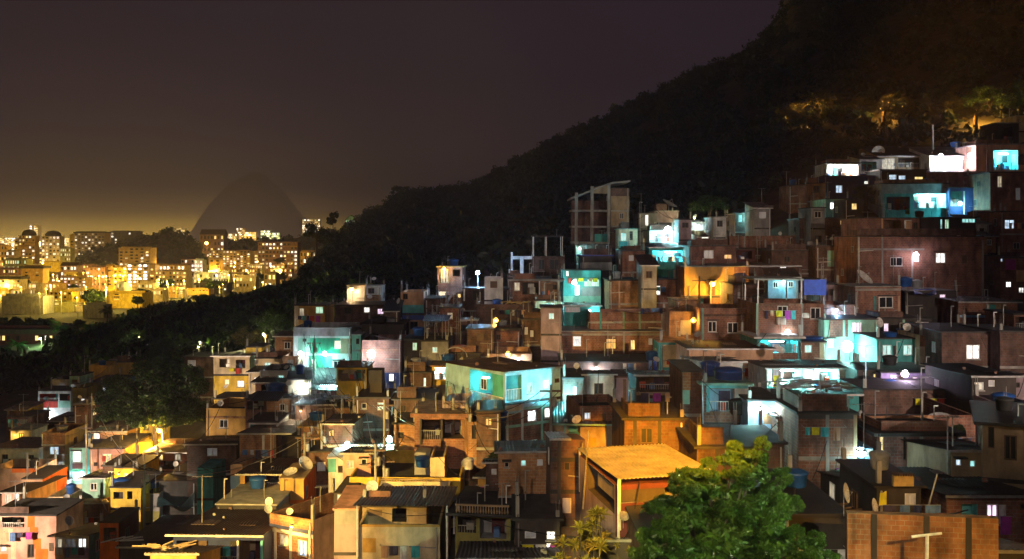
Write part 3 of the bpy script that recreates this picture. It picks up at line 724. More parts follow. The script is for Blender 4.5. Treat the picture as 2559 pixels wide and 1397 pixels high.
H['slant'] = house('low pink house with a black slanting roof and a bright doorway', 'pk', 6, 50, 1234, 1272, 99, d=8, roof=('tin',1232,1190,.6,'td',0,78), w=[(36,1234,48,1256,'w'),(14,1236,30,1262,'V')], side='pe')
H['peachgap'] = house('narrow peach wall beside the black slanting roof with a lit doorway', 'pe', 54, 106, 1198, 1268, 104, d=6, roof=('flat',.05,.1,'cd'), w=[(60,1228,74,1246,'w')], side='or')
H['cream'] = house('cream house with two dark windows and brown tiled roof at the left edge', 'cr', -25, 97, 1123, 1170, 118, d=8, roof=('tin',1120,1094,.6,'tr'), w=[(5,1135,20,1166,'k'),(71,1136,85,1150,'k')], side='wh')
H['stairwall'] = house('low terrace with a sloping orange stair wall below the cream house', 'pe', -25, 92, 1172, 1215, 108, d=5, roof=('para',.9), pan=[(30,1172,92,1182,'or')])
H['mauvepar'] = house('flat roofed house with a mauve parapet at the forest edge', 'ma', 30, 104, 1080, 1098, 133, d=8, roof=('para',.5))
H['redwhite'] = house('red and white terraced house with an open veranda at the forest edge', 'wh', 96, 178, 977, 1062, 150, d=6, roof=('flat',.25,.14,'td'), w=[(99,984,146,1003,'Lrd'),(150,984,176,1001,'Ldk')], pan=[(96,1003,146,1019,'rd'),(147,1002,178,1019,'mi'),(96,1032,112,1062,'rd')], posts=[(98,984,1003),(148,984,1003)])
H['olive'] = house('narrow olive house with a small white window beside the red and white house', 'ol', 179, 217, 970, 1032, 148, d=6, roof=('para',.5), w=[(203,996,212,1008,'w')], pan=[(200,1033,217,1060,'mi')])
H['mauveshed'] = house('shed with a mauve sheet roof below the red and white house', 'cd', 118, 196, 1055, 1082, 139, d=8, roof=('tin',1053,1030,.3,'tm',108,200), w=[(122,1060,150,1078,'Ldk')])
H['orangepar'] = house('tall narrow brick house with an orange parapet and framed windows', 'bo', 103, 162, 1082, 1200, 119, d=6.5, roof=('para',1.6), w=[(124,1116,147,1136,'b'),(133,1160,147,1178,'d')], bands=[1112,1154,1197], pan=[(103,1196,162,1250,'wh')], side='oc')
H['whitebase'] = house('white rendered house base lit brightly below the orange parapet', 'wh', 108, 170, 1200, 1250, 114, d=4, roof=('flat',.05,.1,'cd'), w=[(112,1206,124,1226,'e'),(158,1202,168,1220,'c')])
H['narrow'] = house('narrow green-framed house with a maroon balcony panel and a plant covered base', 'mi', 173, 224, 1120, 1245, 115, d=6, roof=('flat',.05,.12,'cd'), w=[(181,1128,201,1156,'w'),(182,1180,198,1200,'w')], pan=[(180,1156,206,1172,'mg'),(173,1120,180,1245,'te'),(216,1120,224,1245,'te')], bands=[(1176,173,224,'gr')], side='ol')
H['pinkhouse'] = house('pink rendered house with a yellow curtained window above a brown base', 'pk', 228, 313, 1122, 1180, 113, d=8, roof=('flat',.15,.14,'cd'), w=[(258,1134,281,1166,'y'),(236,1155,246,1165,'k')], pan=[(228,1180,313,1235,'oc')], side='oc')
H['pinktop'] = house('brick upper storey with a lit window and dark tiled roof behind the pink house', 'pe', 229, 318, 1080, 1118, 120, d=9, roof=('tin',1078,1050,.5,'tr'), w=[(234,1082,250,1099,'w'),(288,1086,303,1100,'k'),(304,1086,318,1101,'m')], pan=[(229,1104,318,1118,'br')], side='oc')
H['yellowstair'] = house('bright yellow stair block beside the sodium lamp and large tree', 'ye', 350, 392, 1058, 1104, 121, d=5, roof=('para',.7), w=[(358,1064,372,1076,'k'),(362,1088,372,1100,'k')])
H['yellowalley'] = house('yellow rendered alley wall below the sodium lamp', 'ye', 344, 376, 1106, 1160, 116, d=4, roof=('none',), side='ye')
H['brownroof'] = house('pale house with brown roof and a yellow curtain, below the sodium lamp', 'pk', 364, 468, 1134, 1192, 108, d=7.5, roof=('tin',1131,1098,.4,'tr'), w=[(390,1135,408,1150,'y'),(388,1152,450,1172,'Ldk'),(436,1134,452,1150,'m')], side='bl')
H['yellow'] = house('yellow two-storey house with two small dark windows and a barred window below', 'ye', 277, 352, 1219, 1330, 90, d=6, roof=('flat',.1,.12,'cd'), w=[(284,1229,308,1246,'Ldk',.5),(318,1227,331,1247,'Ldk',.5),(292,1279,329,1305,'G')], bands=[(1271,277,352,'cd')], side='ye')
H['yellowside'] = house('yellow and grey parapet wing of the yellow house', 'ye', 352, 398, 1234, 1322, 91, d=5, roof=('para',1.0), pan=[(374,1234,398,1280,'gy'),(352,1278,398,1322,'ol')], side='wh')
H['archwall'] = house('orange rounded wall end in shadow in front of the yellow house', 'or', 252, 300, 1306, 1392, 79, d=4, roof=('flat',.05,.12,'cd'), w=[(262,1318,296,1352,'Ltn')], side='mg')
H['brownlow'] = house('low brown sheet roof with white pipes beside the rounded orange wall', 'cd', 300, 424, 1370, 1420, 72, d=10, roof=('tin',1366,1292,.3,'tr'))
H['bigroof'] = house('long house with a big brown corrugated roof and white gutter', 'nb', 432, 660, 1342, 1420, 64, d=10, roof=('tin',1336,1262,.9,'tr',424,668,'fr'), w=[(440,1350,592,1420,'Lnb'),(600,1348,650,1420,'Ltn')], posts=[(597,1346,1420,-.2),(656,1346,1420,-.2,'cy')])
H['rubble'] = house('low yellow-ochre wall piled with broken boards in front of the big brown roof', 'oc', 372, 486, 1382, 1430, 56, d=5, roof=('tin',1384,1366,.2,'tn'))
# ---- behind and around the large dark tree
H['longroof'] = house('low house with a long pale mauve roof above the large dark tree', 'bd', 278, 402, 900, 935, 176, d=7, roof=('tin',899,887,.4,'tm'))
H['orangewall'] = house('low ochre terrace wall lit orange at the forest edge', 'oc', 222, 290, 913, 940, 168, d=6, roof=('para',.8))
H['orangebits'] = house('ochre wall end half hidden behind the large dark tree', 'oc', 290, 345, 906, 936, 170, d=6, roof=('flat',.1,.12,'cd'))
H['gutter'] = house('brown roofed house with a white gutter, beside the large dark tree', 'bl', 220, 288, 962, 1015, 157, d=9, roof=('tin',962,938,.5,'tr',208,285,'fr'), w=[(236,968,268,984,'b')])
# ---- yellow house, green house, brick house with lamp
H['yellow2'] = house('cream two-storey house with a pale green end wall beside the large tree', 'cr', 535, 626, 890, 1000, 118, d=13, roof=('tin',890,874,.5,'td'), w=[(550,897,575,918,'Ltn',1.2),(591,899,615,920,'Ltn',1.2),(563,948,574,962,'y'),(594,951,612,967,'w')], pan=[(535,938,626,1000,'ye')], bands=[(937,535,626,'cd')], side='mi')
H['yellowbase'] = house('low yellow terrace under the cream two-storey house', 'ye', 536, 618, 998, 1016, 108, d=5, roof=('flat',.3,.12,'cd'))
H['shade1'] = house('brick house with dark roof half hidden left of the cream house', 'bd', 462, 534, 893, 935, d=6, roof=('flat',.2,.14,'cd'), w=[(470,900,490,915,'e')])
H['green'] = house('white, green and turquoise three-storey house lit from its balconies', 'wh', 733, 878, 818, 930, 113, d=7, roof=('para',1.3), w=[(835,851,852,872,'y'),(833,902,853,920,'d'),(778,898,790,922,'m'),(756,846,766,854,'k'),(780,856,790,866,'k')],
   pan=[(745,842,774,880,'mi'),(775,843,850,884,'gr'),(850,846,878,888,'tn'),(771,886,812,930,'gr'),(812,886,830,930,'cy'),(733,818,880,840,'ma')], bands=[(842,740,878,'wh'),(886,740,878,'wh')])
H['greentower'] = house('narrow pale green stair tower right of the green house', 'mi', 880, 902, 838, 930, 112, d=6, roof=('flat',.1,.12,'wh'), w=[(890,846,898,860,'k')], bands=[876])
H['bricklamp'] = house('mauve brick house with a dark blue ground floor and a white lamp on its wall', 'bm', 904, 1003, 850, 975, 108, d=6.5, roof=('para',.6), w=[(930,935,945,957,'w'),(972,934,984,952,'W'),(915,937,925,957,'e')], pan=[(904,931,1003,975,'nb')], bands=[(874,904,1003,'br')])
H['teallean'] = house('long lean-to with dark sheets and a cyan lit eave below the green house', 'wh', 765, 896, 961, 1012, 104, d=8, roof=('tin',959,920,.3,'td'), w=[(768,962,890,974,'Lwh',1.0)], pan=[(765,974,896,1012,'bm')])
H['tileroof'] = house('brick house with a broken dark tile roof and peach gable end', 'br', 640, 735, 955, 990, 104, d=9, roof=('tin',956,920,.4,'td',628,742), w=[(655,962,708,984,'Ldk')], side='pe')
H['orange3'] = house('orange brick house with one framed window and a peach end wall', 'bo', 667, 728, 995, 1050, 96, d=6, roof=('tin',996,984,.4,'td'), w=[(699,1009,713,1027,'d')], side='pe')
H['porch'] = house('small open porch with dark interior left of the orange brick house', 'bm', 614, 666, 998, 1050, 98, d=5, roof=('flat',.2,.1,'td'), w=[(618,1003,660,1024,'Lmg')])
H['orange4'] = house('orange rendered house with a four-pane window and parapet', 'oc', 514, 616, 1020, 1100, 99, d=7, roof=('para',1.0), w=[(547,1048,569,1069,'d')], bands=[(1042,514,616,'bo')], side='bd')
H['greyroof'] = house('orange brick house with a wide pale mauve sheet roof and white post', 'bo', 600, 692, 1088, 1160, 86, d=9, roof=('tin',1084,1050,.5,'tm',597,735), side='bd', cols=[(660,1088,None,'wh')])
H['greyroofright'] = house('dark recess wall right of the pale mauve roof', 'dk', 693, 752, 1092, 1160, 88, d=6, roof=('flat',.1,.1,'cd'))
H['obit1'] = house('small orange brick room with a flat slab behind the pale mauve roof', 'bo', 752, 800, 1068, 1110, 88, d=5, roof=('flat',.3,.12,'oc'), w=[(756,1090,776,1105,'k')])
H['obit2'] = house('small orange brick wall under a pale slab beside the turquoise terrace', 'bo', 780, 850, 1096, 1140, 85, d=5, roof=('flat',.2,.12,'pe'))
H['oblock'] = house('plain orange brick block standing among dark roofs', 'bo', 836, 876, 1020, 1062, 94, d=5, roof=('flat',.1,.1,'cd'))
H['orange5'] = house('orange rendered house with a square window and wide roof slab', 'oc', 930, 984, 1032, 1095, 91, d=6, roof=('flat',.5,.28,'bo'), w=[(936,1046,950,1056,'k'),(958,1066,966,1080,'S')])
H['bright'] = house('bright white terrace house under a teal roof, lit by a lamp', 'wh', 818, 998, 1112, 1160, 82, d=7, roof=('tin',1112,1092,.4,'tt'), w=[(832,1118,848,1130,'k'),(880,1122,892,1140,'T'),(916,1120,922,1136,'k'),(955,1130,972,1146,'k')])
H['cyancol'] = house('narrow turquoise and white stair front left of the bright terrace', 'wh', 822, 862, 1146, 1220, 78, d=5, roof=('flat',.1,.1,'wh'), pan=[(822,1146,842,1180,'cy')], w=[(846,1164,858,1182,'k')])
H['tinporch'] = house('yellow-walled porch house under a patchwork sheet roof', 'oc', 600, 702, 1186, 1262, 78, d=6, roof=('tin',1186,1146,.5,'tr',592,720), w=[(612,1187,660,1222,'Lmg'),(664,1187,698,1222,'Lmg')], pan=[(600,1222,702,1262,'cr')], posts=[(662,1186,1222,.1)])
H['ybox'] = house('orange rendered stair box right of the patchwork roof', 'or', 702, 760, 1197, 1250, 76, d=5, roof=('flat',.1,.1,'tn'), pan=[(702,1197,760,1250,'oc')])
H['peachblue'] = house('small peach and pale blue room behind the patchwork roof', 'pe', 576, 606, 1160, 1222, 82, d=4, roof=('none',), pan=[(576,1190,606,1222,'bl')])
H['darkbrick1'] = house('dim brick house with one pale window behind the white dish', 'bd', 762, 830, 1130, 1230, 81, d=6, roof=('flat',.2,.14,'cd'), w=[(794,1155,815,1178,'e')])
H['terrace'] = house('ochre roof terrace with a balustrade and raised parapet', 'ye', 872, 1150, 1192, 1250, 70, d=9, roof=('para',1.0), side='ye')
balustrade(H['terrace'], 950, 1100, 1194, 1216, 22, .08, 'tn')
H['block2'] = house('pale yellow stair head standing on the ochre terrace', 'cr', 1076, 1112, 1143, 1195, 73, d=5, roof=('para',.4), side='ye', ext=1210)
H['greyhead'] = house('grey rendered tank house on the ochre terrace', 'gy', 1036, 1074, 1131, 1185, 75, d=4, roof=('none',), ext=1200)
H['canopy'] = house('cream rendered house with a wide brown canopy roof on pipes', 'cr', 897, 1100, 1310, 1420, 58, d=10, roof=('para',1.5), side='oc', pan=[(907,1344,940,1380,'oc'),(897,1310,1100,1316,'oc')], w=[])
add_canopy(H['canopy'], 884, 1128, 1262, 1217, .4, 7.0, 'tr', posts=(895, 1118), vpost=1420)
H['canopyback'] = house('dim back room under the brown canopy roof', 'tn', 905, 1066, 1268, 1320, 60.5, d=3, roof=('flat',.05,.1,'cd'), w=[(980,1270,1016,1304,'Ldk',1.2),(915,1274,955,1290,'S')])
H['brickterrace'] = house('brick terrace house with white window frames seen on its corner', 'bo', 676, 784, 1282, 1420, 66, yaw=-30, d=6.5, roof=('para',1.6), w=[(700,1338,722,1362,'m'),(745,1353,768,1390,'b')], bands=[(1312,676,784,'nb'),(1322,676,784,'wh')],
   pan=[(676,1318,784,1430,'br')], cols=[(690,1318,1420,'wh'),(728,1322,1420,'wh'),(776,1326,1420,'wh')], side='pe')
H['greyhouse'] = house('grey rendered house with a cyan lit doorway between two terraces', 'gy', 834, 892, 1275, 1420, 63, d=6, roof=('flat',.1,.12,'pk'), pan=[(834,1310,892,1420,'ma')])
H['cyandoor'] = house('narrow dark room with a cyan window above the grey house', 'dk', 834, 884, 1232, 1280, 67, d=5, roof=('none',), w=[(843,1236,858,1266,'c')])
# ---- centre
H['balcony'] = house('ochre balcony house with a bright yellow slab and lit rooms', 'ye', 1080, 1158, 916, 1000, 96, d=6, roof=('flat',.2,.16,'br'), w=[(1086,918,1130,949,'Lwh',2.0),(1134,918,1154,948,'Lcr',2.0)], pan=[(1080,960,1158,1000,'tn'),(1080,950,1158,962,'ye')])
H['blue'] = house('light blue house with a teal veranda and white framed brick lower floors', 'lb', 1262, 1403, 930, 1140, 80, yaw=34, d=9, roof=('tin',930,902,.3,'tr',1254,1408), w=[(1318,956,1332,985,'V'),(1360,950,1374,972,'W'),(1320,1025,1342,1055,'W'),(1363,1020,1378,1046,'W'),(1330,1098,1344,1124,'c'),(1389,946,1401,958,'k'),(1266,936,1304,1002,'Lte',2.0)],
   pan=[(1262,1008,1310,1030,'cr'),(1310,1008,1404,1140,'br'),(1262,1030,1310,1140,'br')], lw=[(1178,938,1258,1004,'Lte',2.5)], lside='bl', bands=[(1010,1262,1403,'td'),(1068,1262,1403,'mi'),(1022,1304,1403,'mi')], cols=[(1268,1030,1140,'wh'),(1306,1010,1140,'wh'),(1356,1010,1140,'mi'),(1396,1010,1140,'mi')])
H['yellowbrick'] = house('yellow-lit brick house with a stepped wall beside an open dark storey', 'bo', 1172, 1244, 1055, 1180, 75, yaw=10, d=6, roof=('para',.8), w=[(1180,1062,1192,1098,'k')])
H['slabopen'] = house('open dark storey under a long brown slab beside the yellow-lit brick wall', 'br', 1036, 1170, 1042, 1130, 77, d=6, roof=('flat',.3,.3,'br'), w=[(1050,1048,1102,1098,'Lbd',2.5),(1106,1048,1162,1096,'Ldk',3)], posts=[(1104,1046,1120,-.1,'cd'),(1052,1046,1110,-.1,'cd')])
H['whitehouse'] = house('white rendered house with one square dark window under a black roof', 'wh', 1460, 1536, 938, 1005, 82, d=6, roof=('tin',936,926,.5,'td'), w=[(1486,958,1509,986,'k')], side='mg')
H['mauvewall'] = house('mauve rendered wall with dark strips right of the white house', 'ma', 1541, 1584, 944, 1005, 83, d=5, roof=('flat',.1,.1,'bd'), w=[(1558,948,1566,1000,'S')])
H['blackroof'] = house('house with a big black sheet roof and pale eave line', 'tn', 1380, 1560, 1062, 1100, 69, d=11, yaw=-4, roof=('tin',1060,1002,.6,'td',1374,1600,'mi'), w=[(1420,1066,1450,1088,'Lcy',1.5)], posts=[(1412,1062,1100,-.2,'cy')])
H['talldark'] = house('tall dark brick house with a pale window and an orange lit cap', 'bd', 1374, 1460, 1096, 1330, 56, d=6, roof=('tin',1096,1082,.2,'tz',1370,1424), w=[(1404,1244,1426,1282,'e'),(1408,1155,1422,1176,'k')], cols=[(1395,1096,None,'cd')], bands=[(1148,1374,1460,'cd'),(1228,1374,1460,'cd')])
H['orangeroof'] = house('open-sided house with a large orange lit corrugated roof', 'mg', 1541, 1720, 1212, 1330, 47, yaw=12, d=6.5, bare=True, roof=('none',), w=[(1548,1216,1700,1258,'Lgy',3.5)], lw=[(1466,1150,1538,1222,'Ldk',2.5)], pan=[(1541,1212,1720,1217,'cd')], lside='ma')
add_canopy(H['orangeroof'], 1541, 1790, 1196, 1119, .5, 7.2, 'tz', posts=(1546, 1700), vpost=1320)
H['yellowwall'] = house('house with a black roof, tan front wall and cyan lit end wall', 'oc', 1196, 1334, 1202, 1262, 64, d=6, yaw=-8, roof=('tin',1192,1158,.5,'td',1186,1345), side='cy')
H['balhouse'] = house('house with a long dark balustrade above a shuttered greenish floor', 'ol', 1138, 1276, 1284, 1370, 58, yaw=-6, d=6, roof=('flat',.5,.16,'cd'), w=[(1144,1292,1190,1330,'Ldk',1.5),(1200,1296,1266,1344,'Lgy',1.2)], side='mi', bands=[(1286,1138,1276,'tn')])
balustrade(H['balhouse'], 1140, 1274, 1255, 1281, 20, .3, 'tn')
H['blacklow'] = house('black hipped roof at the bottom centre', 'dk', 1150, 1400, 1400, 1440, 47, d=9, roof=('tin',1398,1352,.3,'td'))
H['litgap'] = house('low dark house with small bright doorways at the bottom centre', 'dk', 1288, 1400, 1300, 1400, 53, d=5, roof=('flat',.2,.12,'cd'), w=[(1366,1328,1388,1350,'W'),(1366,1358,1378,1378,'W'),(1312,1328,1340,1346,'e')])
H['steelshed'] = house('shed with a grey sheet roof behind the croton shrubs', 'dk', 1490, 1590, 1350, 1400, 46, d=5, roof=('tin',1348,1330,.3,'ti'))
# ---- left centre middle distance
H['ytower'] = house('small tower house with a yellow lit loggia above dark brick', 'br', 1094, 1156, 668, 760, 134, d=6, roof=('flat',.2,.12,'bn'), w=[(1099,672,1123,708,'Lye',1.5),(1096,728,1116,743,'y'),(1144,734,1152,746,'y'),(1132,674,1150,690,'Ldk')], posts=[(1104,672,706,.05),(1111,672,706,.05),(1118,672,706,.05)])
H['grille'] = house('dark brick terrace house with white iron railings below the blue-white lamp', 'bd', 1158, 1272, 722, 790, 126, d=6, roof=('flat',.15,.12,'td'), w=[(1180,724,1205,750,'G'),(1208,724,1230,750,'G'),(1238,724,1266,752,'G')], cols=[(1159,716,752,'wh')])
H['tealband'] = house('cream house with a turquoise floor and a royal blue band', 'pe', 1002, 1060, 730, 800, 124, d=6, roof=('para',.8), w=[(1008,734,1020,748,'k')], pan=[(1002,762,1060,782,'cy'),(1002,782,1060,800,'tp')])
H['darkb1'] = house('plain dark brick house right of the royal blue band', 'bd', 1064, 1118, 748, 810, 122, d=6, roof=('flat',.1,.1,'cd'))
H['canopy2'] = house('brick house under a long pale slab canopy on white posts', 'br', 1282, 1400, 702, 745, 121, d=6, roof=('flat',.6,.22,'gy'), w=[(1286,706,1300,726,'m'),(1306,706,1346,736,'Ldk'),(1352,706,1394,738,'Lbo',.8)], posts=[(1349,702,745,-.2)])
H['frameh'] = house('unroofed concrete frame of two columns and a beam, lit pale', 'cd', 1274, 1334, 682, 700, 134, d=4, roof=('none',), cat='frame')
for u0_, u1_, a_, b_ in ((1277,1282,630,683),(1300,1309,642,683),(1282,1330,640,648)):
    h_ = H['frameh']; x0, z1 = h_['fp'].at(u0_, a_); x1, z0 = h_['fp'].at(u1_, b_); MB().box(x0, x1, -.1, .25, z0+h_['B'], z1+h_['B']).build('column' if b_-a_ > 20 else 'beam', 'wh', h_['root'])
H['darkw'] = house('dark house with three blank windows and a roof terrace under the hill', 'bd', 1330, 1412, 642, 700, 140, d=6, roof=('para',1.0), w=[(1346,648,1362,674,'k'),(1374,648,1398,674,'k')])
add_canopy(H['darkw'], 1330, 1410, 590, 588, .2, 5, 'td', posts=(1334,1366,1406), vpost=640, thick=True)
H['tealhouse'] = house('teal lit house with a mint window and bright doorway', 'te', 1408, 1502, 676, 762, 123, d=6, roof=('flat',.1,.12,'td'), w=[(1437,712,1450,738,'W'),(1460,698,1498,716,'g'),(1415,676,1422,690,'w')], pan=[(1408,740,1502,762,'mi'),(1452,718,1502,740,'gy')])
H['cluttered'] = house('low brick house with a cluttered lit terrace', 'bd', 1190, 1330, 760, 800, 116, d=6, roof=('para',.5), w=[(1262,750,1290,762,'y')])
H['brickpale'] = house('tan block wall between two dark terraces', 'tn', 1336, 1402, 752, 790, 117, d=6, roof=('flat',.1,.1,'td'), cols=[(1370,752,None,'cc')])
H['greenroof'] = house('low shack with a patched roof and mint scraps under the teal house', 'te', 1410, 1500, 766, 800, 113, d=5, roof=('tin',764,756,.2,'tt'), w=[(1412,768,1450,780,'e')])
H['orangeb'] = house('orange brick house with a bright white window', 'bo', 1524, 1600, 702, 772, 118, d=6, roof=('flat',.2,.14,'cd'), cols=[(1549,702,None,'pe')])
H['orangeb2'] = house('dark red brick wing with a lit white window right of the orange brick house', 'br', 1601, 1690, 700, 772, 119, d=6, roof=('flat',.2,.12,'cd'), w=[(1628,714,1652,738,'w')], cols=[(1604,702,None,'pe')])
H['shedw'] = house('dark shed with a grey-white parapet and navy canvas', 'dk', 1456, 1530, 640, 690, 134, d=6, roof=('flat',.3,.12,'tp'), pan=[(1456,656,1530,676,'gy')])
H['bmain'] = house('long brick house with bluish, orange and yellow windows', 'br', 1394, 1660, 830, 920, 106, d=7, roof=('flat',.1,.12,'cc'), w=[(1432,840,1453,866,'b'),(1515,846,1541,873,'o'),(1577,850,1588,874,'y'),(1622,846,1632,862,'e')], cols=[(1560,830,None,'cc'),(1652,830,None,'mi')], bands=[(836,1394,1660,'cc')])
H['bmaintop'] = house('upper brick storey set back on the long brick house', 'bm', 1476, 1662, 780, 834, 108.5, d=5.5, roof=('para',.7), cols=[(1502,780,None,'te'),(1560,780,None,'mi'),(1600,780,None,'mi'),(1656,780,None,'cc')], bands=[806])
H['dwest1'] = house('dark shack with a pale sheet roof above the brick lamp house', 'bd', 1132, 1192, 812, 850, 111, d=5, roof=('tin',800,794,.3,'ti'), w=[(1138,812,1186,830,'Ldk')])
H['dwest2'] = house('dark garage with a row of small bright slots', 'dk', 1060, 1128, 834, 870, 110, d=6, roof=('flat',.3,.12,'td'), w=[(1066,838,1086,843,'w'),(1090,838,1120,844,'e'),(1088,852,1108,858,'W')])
H['dwest3'] = house('brown brick cube house among dark roofs left of the long brick house', 'br', 1232, 1300, 826, 885, 107, d=6, roof=('flat',.2,.14,'cd'), w=[(1240,836,1252,850,'k')])
H['dwest4'] = house('dark brick house with two faint windows left of the long brick house', 'bd', 1304, 1390, 800, 880, 108, d=6, roof=('flat',.2,.14,'td'), w=[(1312,818,1320,836,'e'),(1326,826,1334,842,'e')])
H['peachpar'] = house('low brick parapet house with a peach coping and dark door', 'bo', 1218, 1330, 884, 920, 98, d=6, roof=('para',.8), cols=[(1221,884,None,'wh')])
H['redbarrel'] = house('dark shack with a pipe hoop and red plastic tank', 'dk', 1098, 1200, 884, 918, 100, d=5, roof=('flat',.2,.1,'td'))
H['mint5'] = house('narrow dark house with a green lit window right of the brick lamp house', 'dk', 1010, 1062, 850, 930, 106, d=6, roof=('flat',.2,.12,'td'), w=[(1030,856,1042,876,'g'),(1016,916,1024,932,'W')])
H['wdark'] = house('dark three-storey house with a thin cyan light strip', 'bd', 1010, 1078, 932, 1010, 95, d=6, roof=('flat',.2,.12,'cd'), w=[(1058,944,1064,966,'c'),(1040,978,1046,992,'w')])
H['lampterr'] = house('white and cream terrace with a small box room beside the orange lamp', 'wh', 868, 916, 714, 740, 138, d=5, roof=('flat',.1,.1,'bn'), w=[(876,722,900,734,'y')])
H['whitebox'] = house('small white box room with a dark opening and brick parapet below the woods', 'wh', 914, 952, 716, 752, 136, d=5, roof=('flat',.1,.1,'wh'), w=[(920,720,936,734,'k')], pan=[(914,737,952,752,'bo')])
H['backrow'] = house('long dark house with white railings behind the green house', 'bd', 840, 975, 764, 820, 126, d=7, roof=('flat',.2,.12,'td'), w=[(860,768,880,785,'G'),(910,768,925,782,'w'),(944,772,960,786,'p')])
H['greenback'] = house('small house with an orange wall and pale green window behind the green house', 'oc', 735, 812, 764, 812, 125, d=6, roof=('flat',.2,.12,'cd'), w=[(748,770,760,790,'m'),(788,766,808,784,'g')], pan=[(735,764,746,812,'cr')])
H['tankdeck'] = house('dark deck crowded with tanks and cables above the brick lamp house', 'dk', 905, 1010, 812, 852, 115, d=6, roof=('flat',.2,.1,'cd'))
# ---- unfinished tower and the upper middle
def unfinished():
    Y = 150; r = house('unfinished concrete frame building with brick infill and a sloping top', 'bd', 1526, 1572, 470, 575, Y, d=7, roof=('none',), cols=[(1568,462,620,'cc')], bands=[527, 566], name='unfinished_building', cat='building', pan=[(1526,490,1572,566,'tn')])
    root, B = r['root'], r['B']; X = lambda u: (u-1526)/F*Y; Z = lambda v: (V0-v)/F*Y+B
    for i, u in enumerate((1440, 1479, 1521)):
        MB().box(X(u)-.22, X(u)+.22, -.02, .38, 0, Z((482, 466, 458)[i])).build('column', 'cc', root)
        MB().box(X(u)-.18, X(u)+.18, 5.6, 5.96, 0, Z((486, 474, 466)[i])).build('column', 'cd', root)
    for v in (527, 567, 607): MB().box(X(1428), X(1523), -.05, 6.0, Z(v)-.14, Z(v)+.14).build('floor_slab', 'cc', root)
    t = MB(); b = 0
    t.v += [(X(1424),-.5,Z(495)), (X(1524),-.5,Z(456)), (X(1574),-.3,Z(450)), (X(1574),7,Z(452)), (X(1524),7,Z(460)), (X(1424),7,Z(497))]
    t.v += [(x,y,z-.22) for x, y, z in t.v[:6]]; t.f += [(0,1,4,5),(1,2,3,4),(11,10,7,6),(10,9,8,7),(0,6,7,1),(1,7,8,2),(2,8,9,3),(3,9,10,4),(4,10,11,5),(5,11,6,0)]; t.m += [0]*10
    t.build('roof', 'cc', root); MB().quad((X(1479),.15,Z(484)), (X(1520),.15,Z(484)), (X(1520),.15,Z(460)), (X(1479),.15,Z(470))).build('wall', 'tn', root)
    MB().box(X(1432), X(1521), 4.5, 4.7, Z(620), Z(500)).build('wall', 'bd', root)
    s = MB()
    for k in range(9): s.box(X(1490)+k*.28, X(1490)+k*.28+.3, 1.2, 2.2, Z(607)+.25*k, Z(607)+.25*k+.25)
    s.build('stair', 'cc', root); MB().box(X(1486), X(1520), .05, .2, Z(606), Z(585)).build('panel', 'te', root)
    return r
H['unfin'] = unfinished()
H['greybox'] = house('tall grey box house with a narrow lit window beside the unfinished building', 'gy', 1597, 1642, 533, 590, 150, d=6, roof=('flat',.1,.12,'td'), w=[(1613,537,1621,564,'w')])
H['pinkbox'] = house('pale lilac box room with a dish on its roof', 'ma', 1636, 1695, 528, 562, 151, d=6, roof=('flat',.15,.12,'gy'), w=[(1640,556,1690,562,'Ldk')])
H['cyanterr'] = house('bright white terrace room lit by a cyan-white lamp', 'wh', 1624, 1684, 576, 612, 142, d=6, roof=('flat',.2,.12,'td'), w=[(1637,578,1681,604,'Lwh',2.2),(1626,584,1634,600,'w'),(1605,582,1617,602,'y')])
H['tealterr'] = house('teal terrace flooded by a cyan lamp with a crest shaped sign', 'te', 1622, 1726, 618, 668, 131, d=6, roof=('tin',618,606,.3,'td'), w=[(1630,626,1725,653,'Lcy',2.2)])
H['tanlit'] = house('narrow cream house with a pale cyan window below the unfinished building', 'cr', 1548, 1594, 573, 622, 142, d=5, roof=('flat',.2,.1,'mi'), w=[(1552,582,1566,602,'c'),(1574,578,1582,600,'k')], pan=[(1548,603,1574,622,'te')])
H['browncube'] = house('brown brick cube with one window under the teal terrace', 'br', 1556, 1612, 628, 690, 130, d=6, roof=('flat',.2,.12,'td'), w=[(1572,638,1584,652,'e')])
H['rusty'] = house('dark house with a rusty awning and yellow light behind the orange lit wall', 'bm', 1744, 1824, 585, 650, 136, d=6, roof=('tin',592,578,.6,'tr'), w=[(1754,590,1772,596,'W'),(1765,616,1785,640,'k')])
H['greyshed'] = house('grey sheet shed beside the lit bush', 'gy', 1714, 1762, 556, 590, 148, d=6, roof=('tin',556,550,.2,'ti'))
H['brickup1'] = house('dark brick house with a small white window under the lit bush', 'bd', 1838, 1912, 534, 590, 147, d=6, roof=('flat',.3,.14,'tm'), w=[(1846,537,1854,554,'V')], cols=[(1910,534,None,'tn')])
H['longbrick'] = house('long low reddish brick house on the upper slope', 'br', 1824, 1990, 590, 630, 134, d=7, roof=('para',.6), w=[(1972,594,1982,606,'k')], cols=[1862,1900])
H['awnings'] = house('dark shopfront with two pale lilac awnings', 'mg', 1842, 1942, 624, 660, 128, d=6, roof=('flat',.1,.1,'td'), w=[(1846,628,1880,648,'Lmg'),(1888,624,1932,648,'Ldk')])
H['awnings2'] = house('long house with pale sheet canopies and a white wash trough', 'bd', 1778, 1996, 668, 700, 121, d=7, roof=('tin',664,656,.6,'tm'), w=[(1950,662,1966,682,'w'),(1916,670,1928,690,'m')])
H['orangelit'] = house('brick house with an ochre wall flooded by an orange street lamp', 'br', 1712, 1872, 668, 768, 114, d=6, roof=('flat',.1,.1,'cc'), pan=[(1712,668,1836,738,'oc')], w=[(1772,702,1788,738,'S'),(1740,744,1780,768,'Lmg')], bands=[(742,1712,1800,'cd')])
